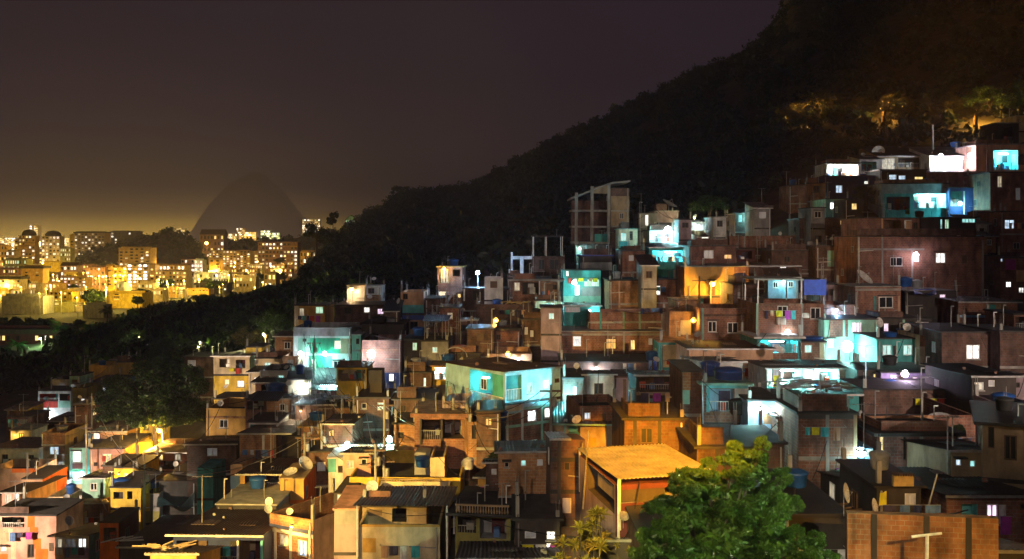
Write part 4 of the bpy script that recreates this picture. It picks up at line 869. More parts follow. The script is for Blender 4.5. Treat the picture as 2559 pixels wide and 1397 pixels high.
H['cliffhouse'] = house('tall dark red brick house with a peach shrine niche on the upper slope', 'br', 1972, 2016, 464, 560, 152, d=6, roof=('flat',.1,.1,'td'))
H['brickwin'] = house('orange brick house with one dark window on the upper slope', 'bo', 2016, 2064, 459, 512, 153, d=6, roof=('flat',.2,.12,'cd'), w=[(2033,464,2050,482,'k')])
H['greentwo'] = house('grey-green house with two small bright windows below the bright terrace', 'mi', 2064, 2122, 498, 545, 147, d=6, roof=('flat',.1,.1,'td'), w=[(2075,506,2090,523,'W'),(2103,506,2113,523,'w')])
H['bluewin'] = house('dark house with one blue-white window directly under the bright terrace', 'nb', 2060, 2200, 440, 500, 156, d=6, roof=('flat',.1,.12,'td'), w=[(2089,463,2106,482,'b'),(2160,452,2172,460,'w')])
H['topterr'] = house('open white terrace blazing with lamps below the amber tree', 'wh', 2064, 2148, 408, 442, 160, d=6, roof=('flat',.3,.12,'cd'), w=[(2067,411,2145,438,'Lwh',3)], posts=[(2082,411,440,.0)])
H['canopycy'] = house('cyan lit porch under a dark roof beside the blazing terrace', 'wh', 2150, 2206, 398, 470, 161, d=6, roof=('tin',398,388,.5,'td'), w=[(2154,404,2192,428,'Lcy',2)], pan=[(2150,434,2206,470,'nb')])
H['darklong'] = house('low house with a long dark roof and cluttered cream porch', 'tn', 2192, 2322, 392, 430, 164, d=9, roof=('tin',390,368,.5,'td'), w=[(2200,396,2236,424,'m'),(2244,394,2296,418,'Ldk'),(2300,396,2318,416,'Lbo')])
H['blown'] = house('white house glaring under floodlights at the top of the slope', 'wh', 2324, 2456, 390, 432, 160, d=8, roof=('tin',390,370,.3,'ti'), w=[(2406,399,2412,424,'k'),(2436,398,2448,428,'Ldk')])
H['terracebrick'] = house('long brick terrace wall under the glaring white house', 'bm', 2314, 2462, 428, 478, 155, d=6, roof=('para',.9), bands=[(430,2314,2462,'ma')])
H['darkwin'] = house('dark house with bluish shutters and an orange lit window', 'dk', 2200, 2316, 425, 462, 154, d=6, roof=('flat',.2,.14,'td'), w=[(2222,436,2242,456,'b'),(2246,438,2264,456,'b'),(2286,441,2308,459,'y')])
H['greycyan'] = house('grey fronted house with a blazing cyan porch and sign', 'gy', 2204, 2372, 460, 545, 147, d=6, roof=('flat',.2,.14,'cd'), w=[(2216,492,2274,525,'Lnb',1.6),(2284,485,2364,520,'Lwh',2.2)], pan=[(2210,484,2372,545,'te')])
H['cyancolumn'] = house('dark narrow house with a cyan lit column at its corner', 'nb', 2372, 2470, 470, 548, 146, d=6, roof=('flat',.2,.12,'td'), w=[(2376,478,2404,515,'Lte',1.5)], posts=[(2408,478,545,-.2,'wh')])
H['magenta'] = house('magenta rendered house with a cyan lit stair terrace', 'pk', 2440, 2570, 362, 470, 156, d=7, roof=('flat',.3,.16,'ma'), w=[(2484,376,2546,424,'Lcy',2.5),(2546,384,2566,412,'Lpk',2)], posts=[(2482,372,430)])
H['topright'] = house('dark concrete tower room at the upper right edge', 'cd', 2488, 2546, 308, 372, 171, d=6, roof=('flat',.25,.14,'cc'), w=[(2508,316,2530,356,'Ldk',2)])
H['toplit'] = house('small cream lit roof room at the upper right corner', 'cr', 2540, 2580, 290, 318, 175, d=5, roof=('flat',.1,.1,'wh'))
H['brickedge'] = house('brick house with a pale blue window at the right edge', 'br', 2500, 2585, 530, 640, 124, d=7, roof=('flat',.2,.14,'cd'), w=[(2511,549,2536,572,'b')])
H['brickedge2'] = house('dark brick house under the magenta house with tiny lit openings', 'br', 2476, 2585, 432, 530, 141, d=7, roof=('flat',.3,.14,'td'), w=[(2494,440,2506,468,'m'),(2540,470,2552,500,'e')])
H['colours'] = house('narrow house with yellow and violet painted bays at the right edge', 'bm', 2500, 2585, 645, 770, 117, d=6, roof=('flat',.1,.1,'td'), w=[(2494,632,2506,654,'b'),(2514,704,2528,718,'W'),(2546,718,2560,732,'w')], pan=[(2514,622,2540,642,'ye'),(2512,648,2538,674,'pp'),(2540,675,2585,704,'pe')])
# ---- right middle
H['bigbrick'] = house('long three-storey brick house with white windows and an upper loggia', 'br', 2142, 2458, 592, 716, 111, d=8, roof=('flat',.05,.1,'cd'), w=[(2225,643,2256,665,'d'),(2338,632,2363,657,'w'),(2404,638,2417,658,'S'),(2284,636,2296,654,'p')], cols=[(2146,592,None,'cc'),(2205,592,None,'cc'),(2280,620,None,'cc'),(2456,600,None,'cc')], bands=[(623,2142,2310,'cc')])
H['bigbricktop'] = house('upper brick loggia storey standing on the long brick house', 'bm', 2146, 2300, 546, 596, 112.5, d=5.5, roof=('flat',.1,.1,'cd'), w=[(2212,550,2253,592,'Lbd',2),(2262,550,2280,586,'m'),(2284,556,2296,588,'k')], cols=[(2206,546,592,'pe')], bands=[(586,2146,2206,'pe')], ext=600)
H['bigbrickright'] = house('dim lean-to with green and yellow door posts on the long brick house', 'dk', 2302, 2440, 545, 596, 113, d=5, roof=('flat',.1,.1,'td'), w=[(2351,548,2356,586,'c'),(2362,548,2373,586,'g'),(2405,545,2442,557,'c')], ext=600)
H['panel'] = house('dark brick house with a pale green board on its front', 'bd', 2040, 2136, 616, 720, 119, d=6, roof=('flat',.2,.14,'td'), pan=[(2068,626,2100,666,'mi')])
H['brickband'] = house('brick house with a concrete band and one double white window', 'br', 2139, 2252, 718, 800, 96, d=6, roof=('flat',.06,.1,'cc'), w=[(2198,742,2233,770,'d')], bands=[(724,2139,2252,'cc')], cols=[(2142,730,None,'cc'),(2188,740,775,'te'),(2247,740,None,'pe')])
H['brickpar'] = house('long dark brick parapet house between two brick houses', 'br', 2058, 2142, 762, 812, 94, d=6, roof=('para',1.0))
H['navy'] = house('dark house with a royal blue awning and a lilac window', 'dk', 2262, 2392, 728, 810, 103, d=6, roof=('flat',.2,.1,'td'), w=[(2348,735,2363,755,'p')])
H['tanroom'] = house('low brick house with a tan lit room and pale blue slats', 'br', 2394, 2540, 756, 830, 98, d=7, roof=('tin',754,742,.5,'td'), w=[(2466,758,2514,788,'Ltn',1.2)], bands=[(790,2398,2508,'bl')])
H['twowin'] = house('brick house with two hooded white windows and a brick parapet', 'br', 1750, 1882, 770, 870, 95, d=7, roof=('para',1.0), w=[(1770,803,1792,830,'d'),(1819,806,1846,833,'d')], bands=[(788,1750,1882,'bd')], cols=[(1757,770,None,'mi'),(1868,770,None,'mi')])
H['hoods'] = None
H['acbrick'] = house('brick house with an air conditioner, two windows and an open roof floor', 'br', 1888, 2058, 758, 850, 91.5, d=7, roof=('para',1.2), w=[(1942,764,1968,792,'d'),(2025,768,2051,797,'d')], cols=[(1891,700,None,'mi'),(2004,758,None,'cc')], bands=[(760,1888,2058,'mi')])
add_canopy(H['acbrick'], 1882, 2006, 698, 692, .2, 5, 'cc', posts=(1893, 2002), vpost=758, pm='me', thick=True)
H['veranda'] = house('cyan lit veranda with washing under a white edged slab', 'te', 1892, 2004, 846, 905, 88, d=6, roof=('flat',.3,.18,'wh'), w=[(1898,850,1994,882,'Lte',2.2)], pan=[(1892,882,2004,905,'br')], posts=[(1897,848,905,-.1,'cy'),(1996,848,905,-.1,'cy')])
H['verandar'] = house('small brick house with a pale window right of the cyan veranda', 'br', 2005, 2066, 856, 905, 87.5, d=6, roof=('flat',.1,.1,'td'), w=[(2012,862,2031,882,'c')], pan=[(2050,856,2066,905,'cr')])
H['wavy'] = house('long tan parapet wall with a worn wavy top under a black roof', 'pe', 1722, 1934, 876, 925, 86, d=6, roof=('tin',872,852,.2,'td'), pan=[(1722,898,1830,925,'mi')])
H['arch'] = house('small teal framed house with a tall cream door panel', 'te', 1650, 1722, 856, 922, 92, d=5, roof=('flat',.2,.12,'bo'), pan=[(1658,862,1696,918,'cr')], w=[(1704,866,1714,884,'k')])
H['alley'] = house('narrow brick alley front lit orange with a white stair', 'bo', 1672, 1750, 778, 862, 98, d=5, roof=('para',.6), pan=[(1700,800,1726,836,'cr')], w=[(1726,808,1744,834,'k')])
H['alleytop'] = house('small brick block above the orange alley', 'bo', 1690, 1748, 752, 790, 104, d=5, roof=('flat',.1,.1,'bm'), pan=[(1718,760,1748,800,'ye')])
H['market'] = house('wide terrace blazing with turquoise light under a grey canopy', 'wh', 1916, 2152, 918, 985, 79, d=7, roof=('tin',920,903,.5,'ti'), w=[(1922,922,2030,966,'Lwh',3),(2036,920,2096,962,'Lcy',3),(2112,926,2124,966,'T'),(2130,926,2144,962,'w')], pan=[(1916,964,2152,990,'cy'),(2098,922,2130,990,'br')])
H['mint7'] = house('pale mint wall house under the brightest white lamp', 'mi', 2060, 2192, 800, 880, 90, d=6, roof=('flat',.1,.12,'td'), w=[(2129,806,2154,832,'p'),(2062,848,2084,868,'w'),(2140,862,2174,872,'W')], pan=[(2074,800,2120,842,'bm')], cols=[(2110,800,None,'mi'),(2066,800,None,'mi')])
H['pinklit'] = house('dim house with a pink lit doorway and green posts beside the mint wall', 'dk', 2192, 2330, 798, 845, 90.5, d=6, roof=('flat',.1,.1,'cd'), w=[(2208,808,2221,832,'p'),(2262,804,2282,826,'Lte'),(2288,804,2320,826,'b')], cols=[(2258,798,None,'mi')])
H['teal9'] = house('teal rendered house with two pale turquoise windows', 'te', 2192, 2298, 848, 935, 84.5, d=6, roof=('flat',.1,.12,'cd'), w=[(2206,862,2229,888,'c'),(2258,862,2282,888,'c'),(2232,864,2240,890,'k')], cols=[(2294,848,None,'cr')])
H['brickwhite'] = house('small brick and white house with a narrow white window beside the teal house', 'cr', 2298, 2354, 838, 925, 83.5, d=5, roof=('para',.5), w=[(2318,884,2334,916,'d')], pan=[(2298,838,2354,866,'bo'),(2330,886,2354,925,'bd')])
H['bigdark'] = house('large dark brick house with one white window at the right', 'bd', 2355, 2500, 832, 950, 80, d=8, roof=('flat',.2,.12,'td'), w=[(2415,862,2449,898,'w')])
H['violet'] = house('violet painted house front with two glowing lilac doorways', 'vi', 2200, 2356, 932, 985, 75, d=6, roof=('flat',.1,.1,'cd'), w=[(2224,936,2241,962,'p'),(2279,940,2294,968,'p'),(2244,938,2256,962,'S')], pan=[(2300,940,2356,985,'wh')])
H['toyshop'] = house('dark room with a yellow curtain left of the violet front', 'dk', 2142, 2200, 928, 985, 76, d=5, roof=('flat',.1,.1,'td'), w=[(2182,934,2196,954,'y')])
H['shackdark'] = house('dark shack with a brown beam and cluttered interior', 'dk', 1592, 1706, 938, 1050, 70, d=6, roof=('tin',938,926,.4,'td'), w=[(1600,944,1700,974,'Lbd',1.5),(1606,996,1700,1040,'Ldk',2)], bands=[(984,1592,1706,'tn')])
H['talldark2'] = house('tall dark brick house with a thin white pole', 'bd', 1706, 1756, 930, 1110, 64, d=6, roof=('flat',.1,.1,'cd'), pan=[(1706,930,1726,975,'bo'),(1706,975,1724,1010,'mi')])
H['cyanbal'] = house('house with a cyan framed balcony and white tiled end wall', 'br', 1757, 1868, 962, 1130, 63, d=6, roof=('flat',.3,.14,'mi'), w=[(1772,972,1832,1028,'Lbl',.7)], pan=[(1834,968,1868,1032,'wh'),(1764,968,1772,1030,'cy')], bands=[(966,1764,1868,'cy'),(1060,1757,1868,'cd')])
H['whiteblue'] = house('narrow pale blue house stacked with crates beside the cyan balcony', 'bl', 1870, 1952, 1002, 1110, 61, d=5, roof=('flat',.1,.1,'cd'), w=[(1876,1004,1906,1026,'p'),(1930,1024,1944,1060,'c')], pan=[(1908,1030,1952,1060,'bo')])
H['litshack'] = house('dark lean-to crowded with cyan lit pipes below the blazing terrace', 'te', 1950, 2150, 990, 1040, 70, d=6, roof=('tin',988,972,.3,'tt'))
H['leftofcol'] = house('tan end wall house left of the dark brick block', 'bm', 1942, 1996, 1046, 1200, 59.5, d=6, roof=('flat',.2,.14,'cd'), w=[(1974,1062,1990,1084,'c'),(1958,1160,1970,1180,'b')])
H['brickcol'] = house('dark brick block with a grey concrete column and a striped curtain', 'br', 1996, 2142, 1036, 1280, 56, d=7, roof=('flat',.1,.12,'cd'), cols=[(2068,1036,None,'cc'),(2138,1036,None,'tn')], bands=[(1146,1996,2142,'cc'),(1042,1996,2142,'cd')], w=[(2088,1170,2118,1208,'Lpp',.3)])
H['terracer'] = house('large brick roof terrace with a reddish parapet band', 'br', 2150, 2440, 1040, 1110, 62, d=9, roof=('para',1.3), bands=[(1074,2170,2336,'cc')], pan=[(2150,1040,2340,1062,'bo')])
H['terracerback'] = house('dim brick wall behind the reddish roof terrace', 'bd', 2158, 2420, 975, 1050, 70, d=5, roof=('flat',.1,.1,'cd'))
H['doorlit'] = house('red brick house with a narrow yellow lit doorway and dark roof', 'bm', 2196, 2390, 1088, 1200, 57.5, d=6, roof=('flat',.4,.2,'cd'), w=[(2197,1092,2209,1146,'y'),(2258,1092,2266,1150,'k')], cols=[(2303,1090,None,'cc')])
H['stairgap'] = house('pale blue stair house glowing beside the dark brick block', 'bl', 2143, 2180, 1120, 1200, 56.5, d=5, roof=('none',), w=[(2160,1078,2180,1140,'e')])
H['tower'] = house('dark narrow house with stacked bright openings at the right', 'dk', 2428, 2540, 930, 1080, 66, d=7, roof=('tin',940,912,.4,'td'), w=[(2434,955,2458,975,'m'),(2470,950,2486,966,'e'),(2436,990,2452,1024,'g'),(2458,990,2472,1018,'m'),(2478,982,2492,1012,'w')])
H['tanedge'] = house('tan rendered house with dark windows under a black roof at the right edge', 'tn', 2458, 2580, 1060, 1230, 50, yaw=-24, d=7, roof=('flat',.4,.16,'td'), w=[(2472,1068,2488,1120,'k'),(2512,1090,2544,1150,'k')])
H['pinkbrick'] = house('red brick house with a white framed violet window at the lower right', 'bm', 2366, 2585, 1246, 1340, 46, d=8, roof=('tin',1240,1170,.5,'td',2350,2590), w=[(2404,1260,2444,1292,'Lcy',.6),(2466,1260,2496,1302,'p'),(2498,1262,2516,1310,'V'),(2550,1258,2580,1275,'k')])
H['forewall'] = house('orange lit brick parapet wall with concrete columns in the lower right', 'bo', 2118, 2492, 1281, 1450, 37, yaw=-7, d=.4, roof=('none',), name='parapet_wall', cat='wall', bare=True, cols=[(2184,1281,None,'cd'),(2314,1281,1340,'cd'),(2418,1285,None,'cd')])
H['blackyard'] = house('black flat roof beside the orange brick parapet', 'dk', 1960, 2116, 1290, 1420, 42, d=8, roof=('flat',.2,.14,'td'))
H['bluetin'] = house('blue-grey sheet roof at the lower right corner', 'dk', 2496, 2600, 1380, 1440, 36.5, d=6, roof=('tin',1378,1325,.2,'ti'))
H['signroom'] = house('dark yard room with a buff boxed sign behind the parapet wall', 'dk', 2190, 2300, 1216, 1300, 45, d=5, roof=('flat',.2,.1,'td'), w=[(2260,1232,2288,1262,'e')])
H['shadyroof'] = house('low black roof between the brick block and the parapet wall', 'dk', 2130, 2360, 1200, 1260, 51, d=6, roof=('tin',1198,1178,.3,'td'))
# ---- more houses in the gaps
H['g1'] = house('dark brick house with a tin roof behind the patchwork porch', 'bd', 470, 592, 1112, 1180, 92, d=6, roof=('tin',1110,1092,.3,'td'), w=[(520,1120,545,1140,'e')])
H['g2'] = house('cluttered low house with a teal lit yard wall', 'te', 492, 532, 1170, 1220, 88, d=5, roof=('none',))
H['g3'] = house('dark slab house with pipes left of the teal lit yard', 'cd', 400, 492, 1204, 1260, 92, d=8, roof=('flat',.2,.12,'td'))
H['g4'] = house('dark lower house with brown board roof under the pink house', 'bd', 172, 270, 1260, 1330, 93, d=7, roof=('tin',1258,1238,.3,'tr'))
H['g5'] = house('grey flat roof with a parapet in front of the patchwork porch', 'cd', 540, 690, 1262, 1300, 72, d=8, roof=('flat',.1,.1,'cc'))
H['g6'] = house('dark shack row under the orange brick house', 'bd', 740, 835, 1012, 1080, 95, d=6, roof=('tin',1012,990,.3,'td'))
H['g7'] = house('dark house with a black roof left of the wide-slab orange house', 'dk', 872, 930, 1062, 1115, 88, d=6, roof=('flat',.2,.12,'cd'), w=[(880,1070,905,1082,'e')])
H['g8'] = house('brown brick house in shadow below the balcony house', 'bd', 985, 1080, 1000, 1060, 85, d=6, roof=('flat',.2,.14,'cd'), w=[(1000,1012,1016,1030,'k')])
H['g9'] = house('dark brick house right of the wide-slab orange house', 'bo', 986, 1040, 1060, 1130, 80, d=6, roof=('flat',.2,.14,'cd'), w=[(996,1080,1010,1096,'k')])
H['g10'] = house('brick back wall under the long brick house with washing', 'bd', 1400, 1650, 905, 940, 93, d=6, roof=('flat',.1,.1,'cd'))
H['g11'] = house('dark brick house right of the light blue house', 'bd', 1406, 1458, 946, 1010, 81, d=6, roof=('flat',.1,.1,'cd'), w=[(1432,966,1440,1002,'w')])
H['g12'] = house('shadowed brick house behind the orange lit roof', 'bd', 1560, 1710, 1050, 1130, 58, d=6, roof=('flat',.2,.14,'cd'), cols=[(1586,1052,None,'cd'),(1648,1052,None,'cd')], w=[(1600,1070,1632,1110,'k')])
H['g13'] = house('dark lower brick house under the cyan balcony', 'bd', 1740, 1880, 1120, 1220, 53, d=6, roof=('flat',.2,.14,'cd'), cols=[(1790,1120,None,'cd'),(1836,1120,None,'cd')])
H['g14'] = house('dim house with a grey slab left of the long brick terrace house', 'bd', 2000, 2060, 700, 760, 107, d=6, roof=('flat',.2,.14,'cd'), w=[(2012,712,2028,730,'k')])
H['g15'] = house('dark brick infill house under the long pale canopies', 'bd', 1832, 1890, 712, 770, 104, d=6, roof=('flat',.1,.1,'cd'))
H['g16'] = house('unlit brick house below the long reddish brick house', 'bd', 1930, 2040, 628, 700, 122, d=6, roof=('flat',.2,.14,'td'), w=[(1960,640,1976,656,'k')])
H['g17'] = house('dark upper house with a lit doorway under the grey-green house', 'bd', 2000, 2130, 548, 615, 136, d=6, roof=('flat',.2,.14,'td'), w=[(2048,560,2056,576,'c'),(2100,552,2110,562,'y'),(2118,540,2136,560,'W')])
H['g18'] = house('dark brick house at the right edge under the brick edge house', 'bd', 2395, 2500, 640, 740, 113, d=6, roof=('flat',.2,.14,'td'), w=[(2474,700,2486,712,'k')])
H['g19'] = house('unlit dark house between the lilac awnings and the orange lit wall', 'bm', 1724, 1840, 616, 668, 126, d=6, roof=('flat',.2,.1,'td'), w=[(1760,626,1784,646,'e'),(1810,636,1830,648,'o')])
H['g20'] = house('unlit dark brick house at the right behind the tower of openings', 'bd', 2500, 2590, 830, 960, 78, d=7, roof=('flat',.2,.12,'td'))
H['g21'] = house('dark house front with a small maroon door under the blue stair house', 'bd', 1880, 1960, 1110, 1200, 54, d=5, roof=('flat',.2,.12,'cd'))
H['g22'] = house('shadowed lower brick house beneath the large tree', 'bd', 1600, 1760, 1330, 1420, 43, d=5, bare=True, roof=('flat',.1,.1,'cd'))
H['g23'] = house('unlit house with a grey roof in the upper middle', 'bd', 1440, 1530, 612, 655, 145, d=6, roof=('flat',.1,.1,'td'))
H['g24'] = house('brick house under the concrete frame at the foot of the hill', 'bd', 1270, 1330, 690, 720, 128, d=5, roof=('flat',.1,.1,'td'))

# ---- every remaining gap on the slope holds another small house
LAMPP = .34
CELL = 8; GW, GH = 2600//CELL, 1440//CELL; cov = np.zeros((GH, GW), np.float32); heroes = list(HOUSES)
for (r0, a, b_, c, d_, y_) in heroes: cov[max(0,int(c)//CELL-1):max(0,int(d_)//CELL), max(0,int(a)//CELL):max(0,int(b_)//CELL)] = True
cov[1110//CELL:, 1600//CELL:2000//CELL] = 3; cov[1110//CELL:1210//CELL, 1450//CELL:1800//CELL] = 3; cov[1210//CELL:1270//CELL, 830//CELL:1150//CELL] = 3; cov[1255//CELL:1340//CELL, 420//CELL:680//CELL] = 3; cov[895//CELL:1010//CELL, 1165//CELL:1410//CELL] = 3; cov[1230//CELL:, 1960//CELL:2360//CELL] = 3; cov[880//CELL:1080//CELL, 230//CELL:520//CELL] = 3
cov[1036//CELL:1118//CELL, 330//CELL:470//CELL] = 3; cov[880//CELL:985//CELL, 1900//CELL:2360//CELL] = 3; cov[670//CELL:770//CELL, 1690//CELL:1880//CELL] = 3
rI = random.Random(5); used = set(); words = dict(br='red brick', bd='dark brick', bo='orange brick', bm='mauve brick', cd='grey concrete', cr='cream', pe='peach', wh='white', gy='grey', oc='ochre', mi='pale green', tn='tan', bl='pale blue', ma='mauve', ye='yellow', pk='pink')
def infill(u, v, wpx, hpx):
    a, b_ = u-wpx/2, u+wpx/2
    sl = cov[max(0,int(v-hpx)//CELL):int(v)//CELL+1, max(0,int(a)//CELL):int(b_)//CELL+1]
    if sl.size == 0 or sl.mean() > (.62 if v < 1220 else .34): return
    left = u < 900
    m = rI.choice(['br','bd','cr','cr','pe','wh','wh','oc','gy','ye','ye','bo','pk','mi'] if left else ['br','bd','bd','br','bm','bo','cd','gy','wh','mi','bl','tn','ma','bd'])
    # nearest named house and where this one lies from it
    best = min(heroes, key=lambda h: ((h[1]+h[2])/2-u)**2+(((h[3]+h[4])/2-v)*1.4)**2)
    lab0 = best[0]['label']; words0 = lab0.split(); cut = len(words0) if len(words0) <= 9 else 9
    while cut > 3 and words0[cut-1] in ('a','an','the','and','with','on','of','under','in','beside','by','one','two','its','at','to','over','from','below','above','behind','between','dark','black','pale','white','right','left','upper','lower','small','wide','large','big','long'): cut -= 1
    hu, hv = (best[1]+best[2])/2, (best[3]+best[4])/2; du, dv = u-hu, v-hpx/2-hv
    rel = ('below' if dv > 0 else 'behind') if abs(dv)*1.2 > abs(du) else ('right of' if du > 0 else 'left of')
    rk = rI.random(); kind = 'tin' if rk < .42 else ('para' if rk < .62 else 'flat'); rname = {'tin':'sheet roofed','para':'parapet topped','flat':'flat topped'}[kind]
    lab = None
    for adj in ('small','narrow','little','cramped'):
        t = '%s %s %s house %s the %s' % (adj, rname, words[m], rel, ' '.join(words0[:cut]))
        if t not in used and len(t.split()) <= 16: lab = t; break
    if lab is None: return
    used.add(lab); vt = v-hpx; vb = v
    if kind == 'tin': rf = ('tin', vt, vt-rI.uniform(10, 26), .35, rI.choice(['td','tr','ti','tm','td']))
    elif kind == 'para': rf = ('para', rI.uniform(.5, 1.1))
    else: rf = ('flat', .15, .13, rI.choice(['cd','cd','td','cc']))
    w = []; n = max(1, int(wpx/34))
    for k in range(n):
        c = a+wpx*(k+.5)/n; ww = rI.uniform(5.5, 9); t = vt+hpx*rI.uniform(.22, .3); hh = min(hpx*.45, ww*2.3)
        q = rI.random(); st = 'kdde'[rI.randrange(4)] if q < .55 else (rI.choice('wwycbomp') if q < .85 else 'S')
        if q > .93 and wpx > 40: w.append((a+4, vt+5, b_-4, vt+hpx*.6, 'L'+rI.choice(['cr','wh','te','cy','bd','pe']))); break
        w.append((c-ww, t, c+ww, t+hh, st))
    Y = Yd(u, vb)*rI.uniform(.985, 1.0)
    house(lab, m, a, b_, vt, vb, Y, yaw=rI.choice([0,0,0,rI.uniform(-14,14)]), d=rI.uniform(4, 6), roof=rf, w=w, group='small houses squeezed into the gaps of the slope')
    cov[max(0,int(vt)//CELL):int(vb)//CELL+1, max(0,int(a)//CELL):int(b_)//CELL+1] = True
for v in range(1392, 330, -22):
    Ysc = 78/Yd(1300, v)
    for k in range(60):
        u = rI.uniform(0, 2559); lim = np.interp(u, TC, VTOP)
        sc = 85/Yd(u, v); hpx = rI.uniform(44, 66)*sc; wpx = rI.uniform(46, 96)*sc
        if v-hpx < lim+12: continue
        if u < 140 and v < 1060: continue
        infill(u, v, wpx, hpx)
print('infill houses', len(used))
# ================================================================== things on roofs and walls: (label, u, v of the base, distance offset from the wall...)
def YH(k, back=1.5): return H[k]['Y']+back
for lab, u, v, k, back, r, mat, h in (
 ('royal blue water tank on the wall end at the forest edge', 208, 952, 'gutter', 4, .85, 'tk', 1.1),
 ('blue water tank under the broken tile roof', 688, 984, 'tileroof', -1.0, 1.0, 'tk', 1.2),
 ('dark blue water tank behind the yellow house', 306, 1217, 'yellow', 2.5, .8, 'tk', .9),
 ('small blue water tank beside the plastic sheeting', 384, 1218, 'yellow', 3, .6, 'tk', .7),
 ('blue water tank on the roof of the yellow-lit brick house', 1250, 1050, 'yellowbrick', 2, .6, 'tk', .8),
 ('round dark blue water tank on the cyan balcony house', 1822, 958, 'cyanbal', 2, 1.0, 'tk', 1.1),
 ('large dark blue water tank left of the brown crate wall', 1790, 952, 'cyanbal', 5, .9, 'tk', .9),
 ('first of two blue water tanks on the blazing terrace, left one', 2056, 986, 'market', -.8, .62, 'tk', .9),
 ('second of two blue water tanks on the blazing terrace, right one', 2090, 986, 'market', -.9, .6, 'tk', .8),
 ('black water tank beside the violet house front', 2164, 972, 'toyshop', -.7, .8, 'bk', 1.0),
 ('blue and white tank in a wire cage below the violet front', 2224, 975, 'violet', -1.0, .6, 'tk', .8),
 ('blue water tank at the corner of the brick house with a concrete band', 2262, 716, 'brickband', 3, .7, 'tk', 1.0),
 ('blue tank on the roof right of the cyan veranda', 2030, 853, 'verandar', 1.0, .9, 'tk', .5),
 ('black water tank on the open storey above the long pale slab', 1390, 700, 'canopy2', 2, .6, 'bk', .8),
 ('black tank crowding the deck above the brick lamp house', 948, 812, 'tankdeck', 2, .9, 'bk', 1.1),
 ('grey tank on the deck above the brick lamp house', 975, 812, 'tankdeck', 3, .8, 'tw', 1.0),
 ('blue tank beside the dark pipes under the long brick house', 1630, 905, 'g10', 1, .6, 'tk', 1.1),
 ('white tank on the ochre terrace left of the dark bush', 1172, 1172, 'yellowwall', 4, .35, 'dw', .8),
 ('grey tank on the grey slab left of the teal lit yard', 446, 1203, 'g3', 3, .7, 'tw', .9),
 ('red plastic tank under the pipe hoop', 1150, 884, 'redbarrel', 1.5, .75, 'lr', .95),
 ('dark water tank on the roof of the mint wall house', 2262, 838, 'pinklit', -.8, .7, 'tk', .7),
 ('blue tank in the row of cans right of the teal house top', 2225, 846, 'teal9', 1.2, .55, 'tk', .6),
 ('black bellied tank on a stand by the cyan balcony', 1846, 1034, 'whiteblue', 2, .6, 'bk', 1.0),
 ('pale blue tank on the flat roof at the forest edge', 190, 968, 'olive', 2, .7, 'tw', .7),
 ('dark tank on the roof of the glaring white house', 2388, 368, 'blown', 4, .8, 'tk', 1.0),
 ('second dark tank on the roof of the glaring white house, further right', 2416, 368, 'blown', 5, .7, 'tw', .9)):
    water_tank(lab, u, v, YH(k, back), r, mat, h)
for lab, u, v, k, back, r, az, el, mat, ms in (
 ('large white dish tilted up on the patchwork porch roof', 762, 1160, 'darkbrick1', -2.0, .62, 55, 40, 'dw', 1.3),
 ('white dish with a long arm on the orange stair box', 727, 1182, 'ybox', 1.2, .55, -20, 70, 'dw', 1.2),
 ('upper of two pale dishes at the corner of the brick terrace house', 674, 1253, 'brickterrace', 1.0, .28, -15, 15, 'dw', 2),
 ('lower of two pale dishes at the corner of the brick terrace house', 670, 1272, 'brickterrace', .6, .28, 40, 20, 'dw', 1.2),
 ('small dish on the parapet of the brick terrace house', 724, 1278, 'brickterrace', -1.5, .22, 10, 20, 'dw', 1.2),
 ('pale dish beside the ochre terrace', 1160, 1158, 'yellowwall', 3, .25, 30, 15, 'dw', 1.5),
 ('large pale dish standing behind the parapet wall', 2110, 1232, 'forewall', 4, .40, 60, 12, 'dw', 1.5),
 ('second pale dish lower on the parapet wall corner', 2182, 1265, 'forewall', 1.5, .30, 55, 14, 'dw', 1.2),
 ('grey mesh dish on the lilac box room', 1672, 512, 'pinkbox', 2, 1.2, 60, 60, 'dg', .8),
 ('white dish on the corner of the long brick house', 2158, 696, 'brickband', 3, .95, 50, 45, 'dw', 1.0),
 ('large ribbed dish on the long dark roof at the top of the slope', 2196, 380, 'darklong', 3, 1.0, -25, 15, 'dw', 1.0),
 ('grey dish leaning on the big roof terrace at the right', 2356, 1064, 'terracer', 2, 1.0, -10, 60, 'dg', .8),
 ('small white dish on the roof of the house under the pipe hoop', 1078, 884, 'redbarrel', 1, .4, 50, 30, 'dw', 1.4),
 ('pale dish lying among pipes right of the broken tile roof', 826, 1010, 'g6', 2, .8, -40, 30, 'dw', .8),
 ('small dish on the roof edge of the wide-slab orange house', 1014, 1022, 'orange5', 1.5, .5, -50, 25, 'dw', 1.0),
 ('small dish above the pink lit doorway', 2196, 806, 'pinklit', -.4, .45, 30, 15, 'dw', .6),
 ('dish on a roof corner at the top right among dark tanks', 2438, 352, 'magenta', 3, .5, 30, 20, 'dw', 1.0),
 ('grey dish on the dark lean-to at the forest edge, pale rim', 58, 1050, 'mauvepar', 2, .55, 20, 15, 'dw', 1.4),
 ('bluish dish beside the pale rimmed dish at the forest edge', 86, 1048, 'mauvepar', 3, .55, -20, 15, 'tw', 1.4)):
    dish(lab, u, v, YH(k, back), r, az, el, mat, ms)
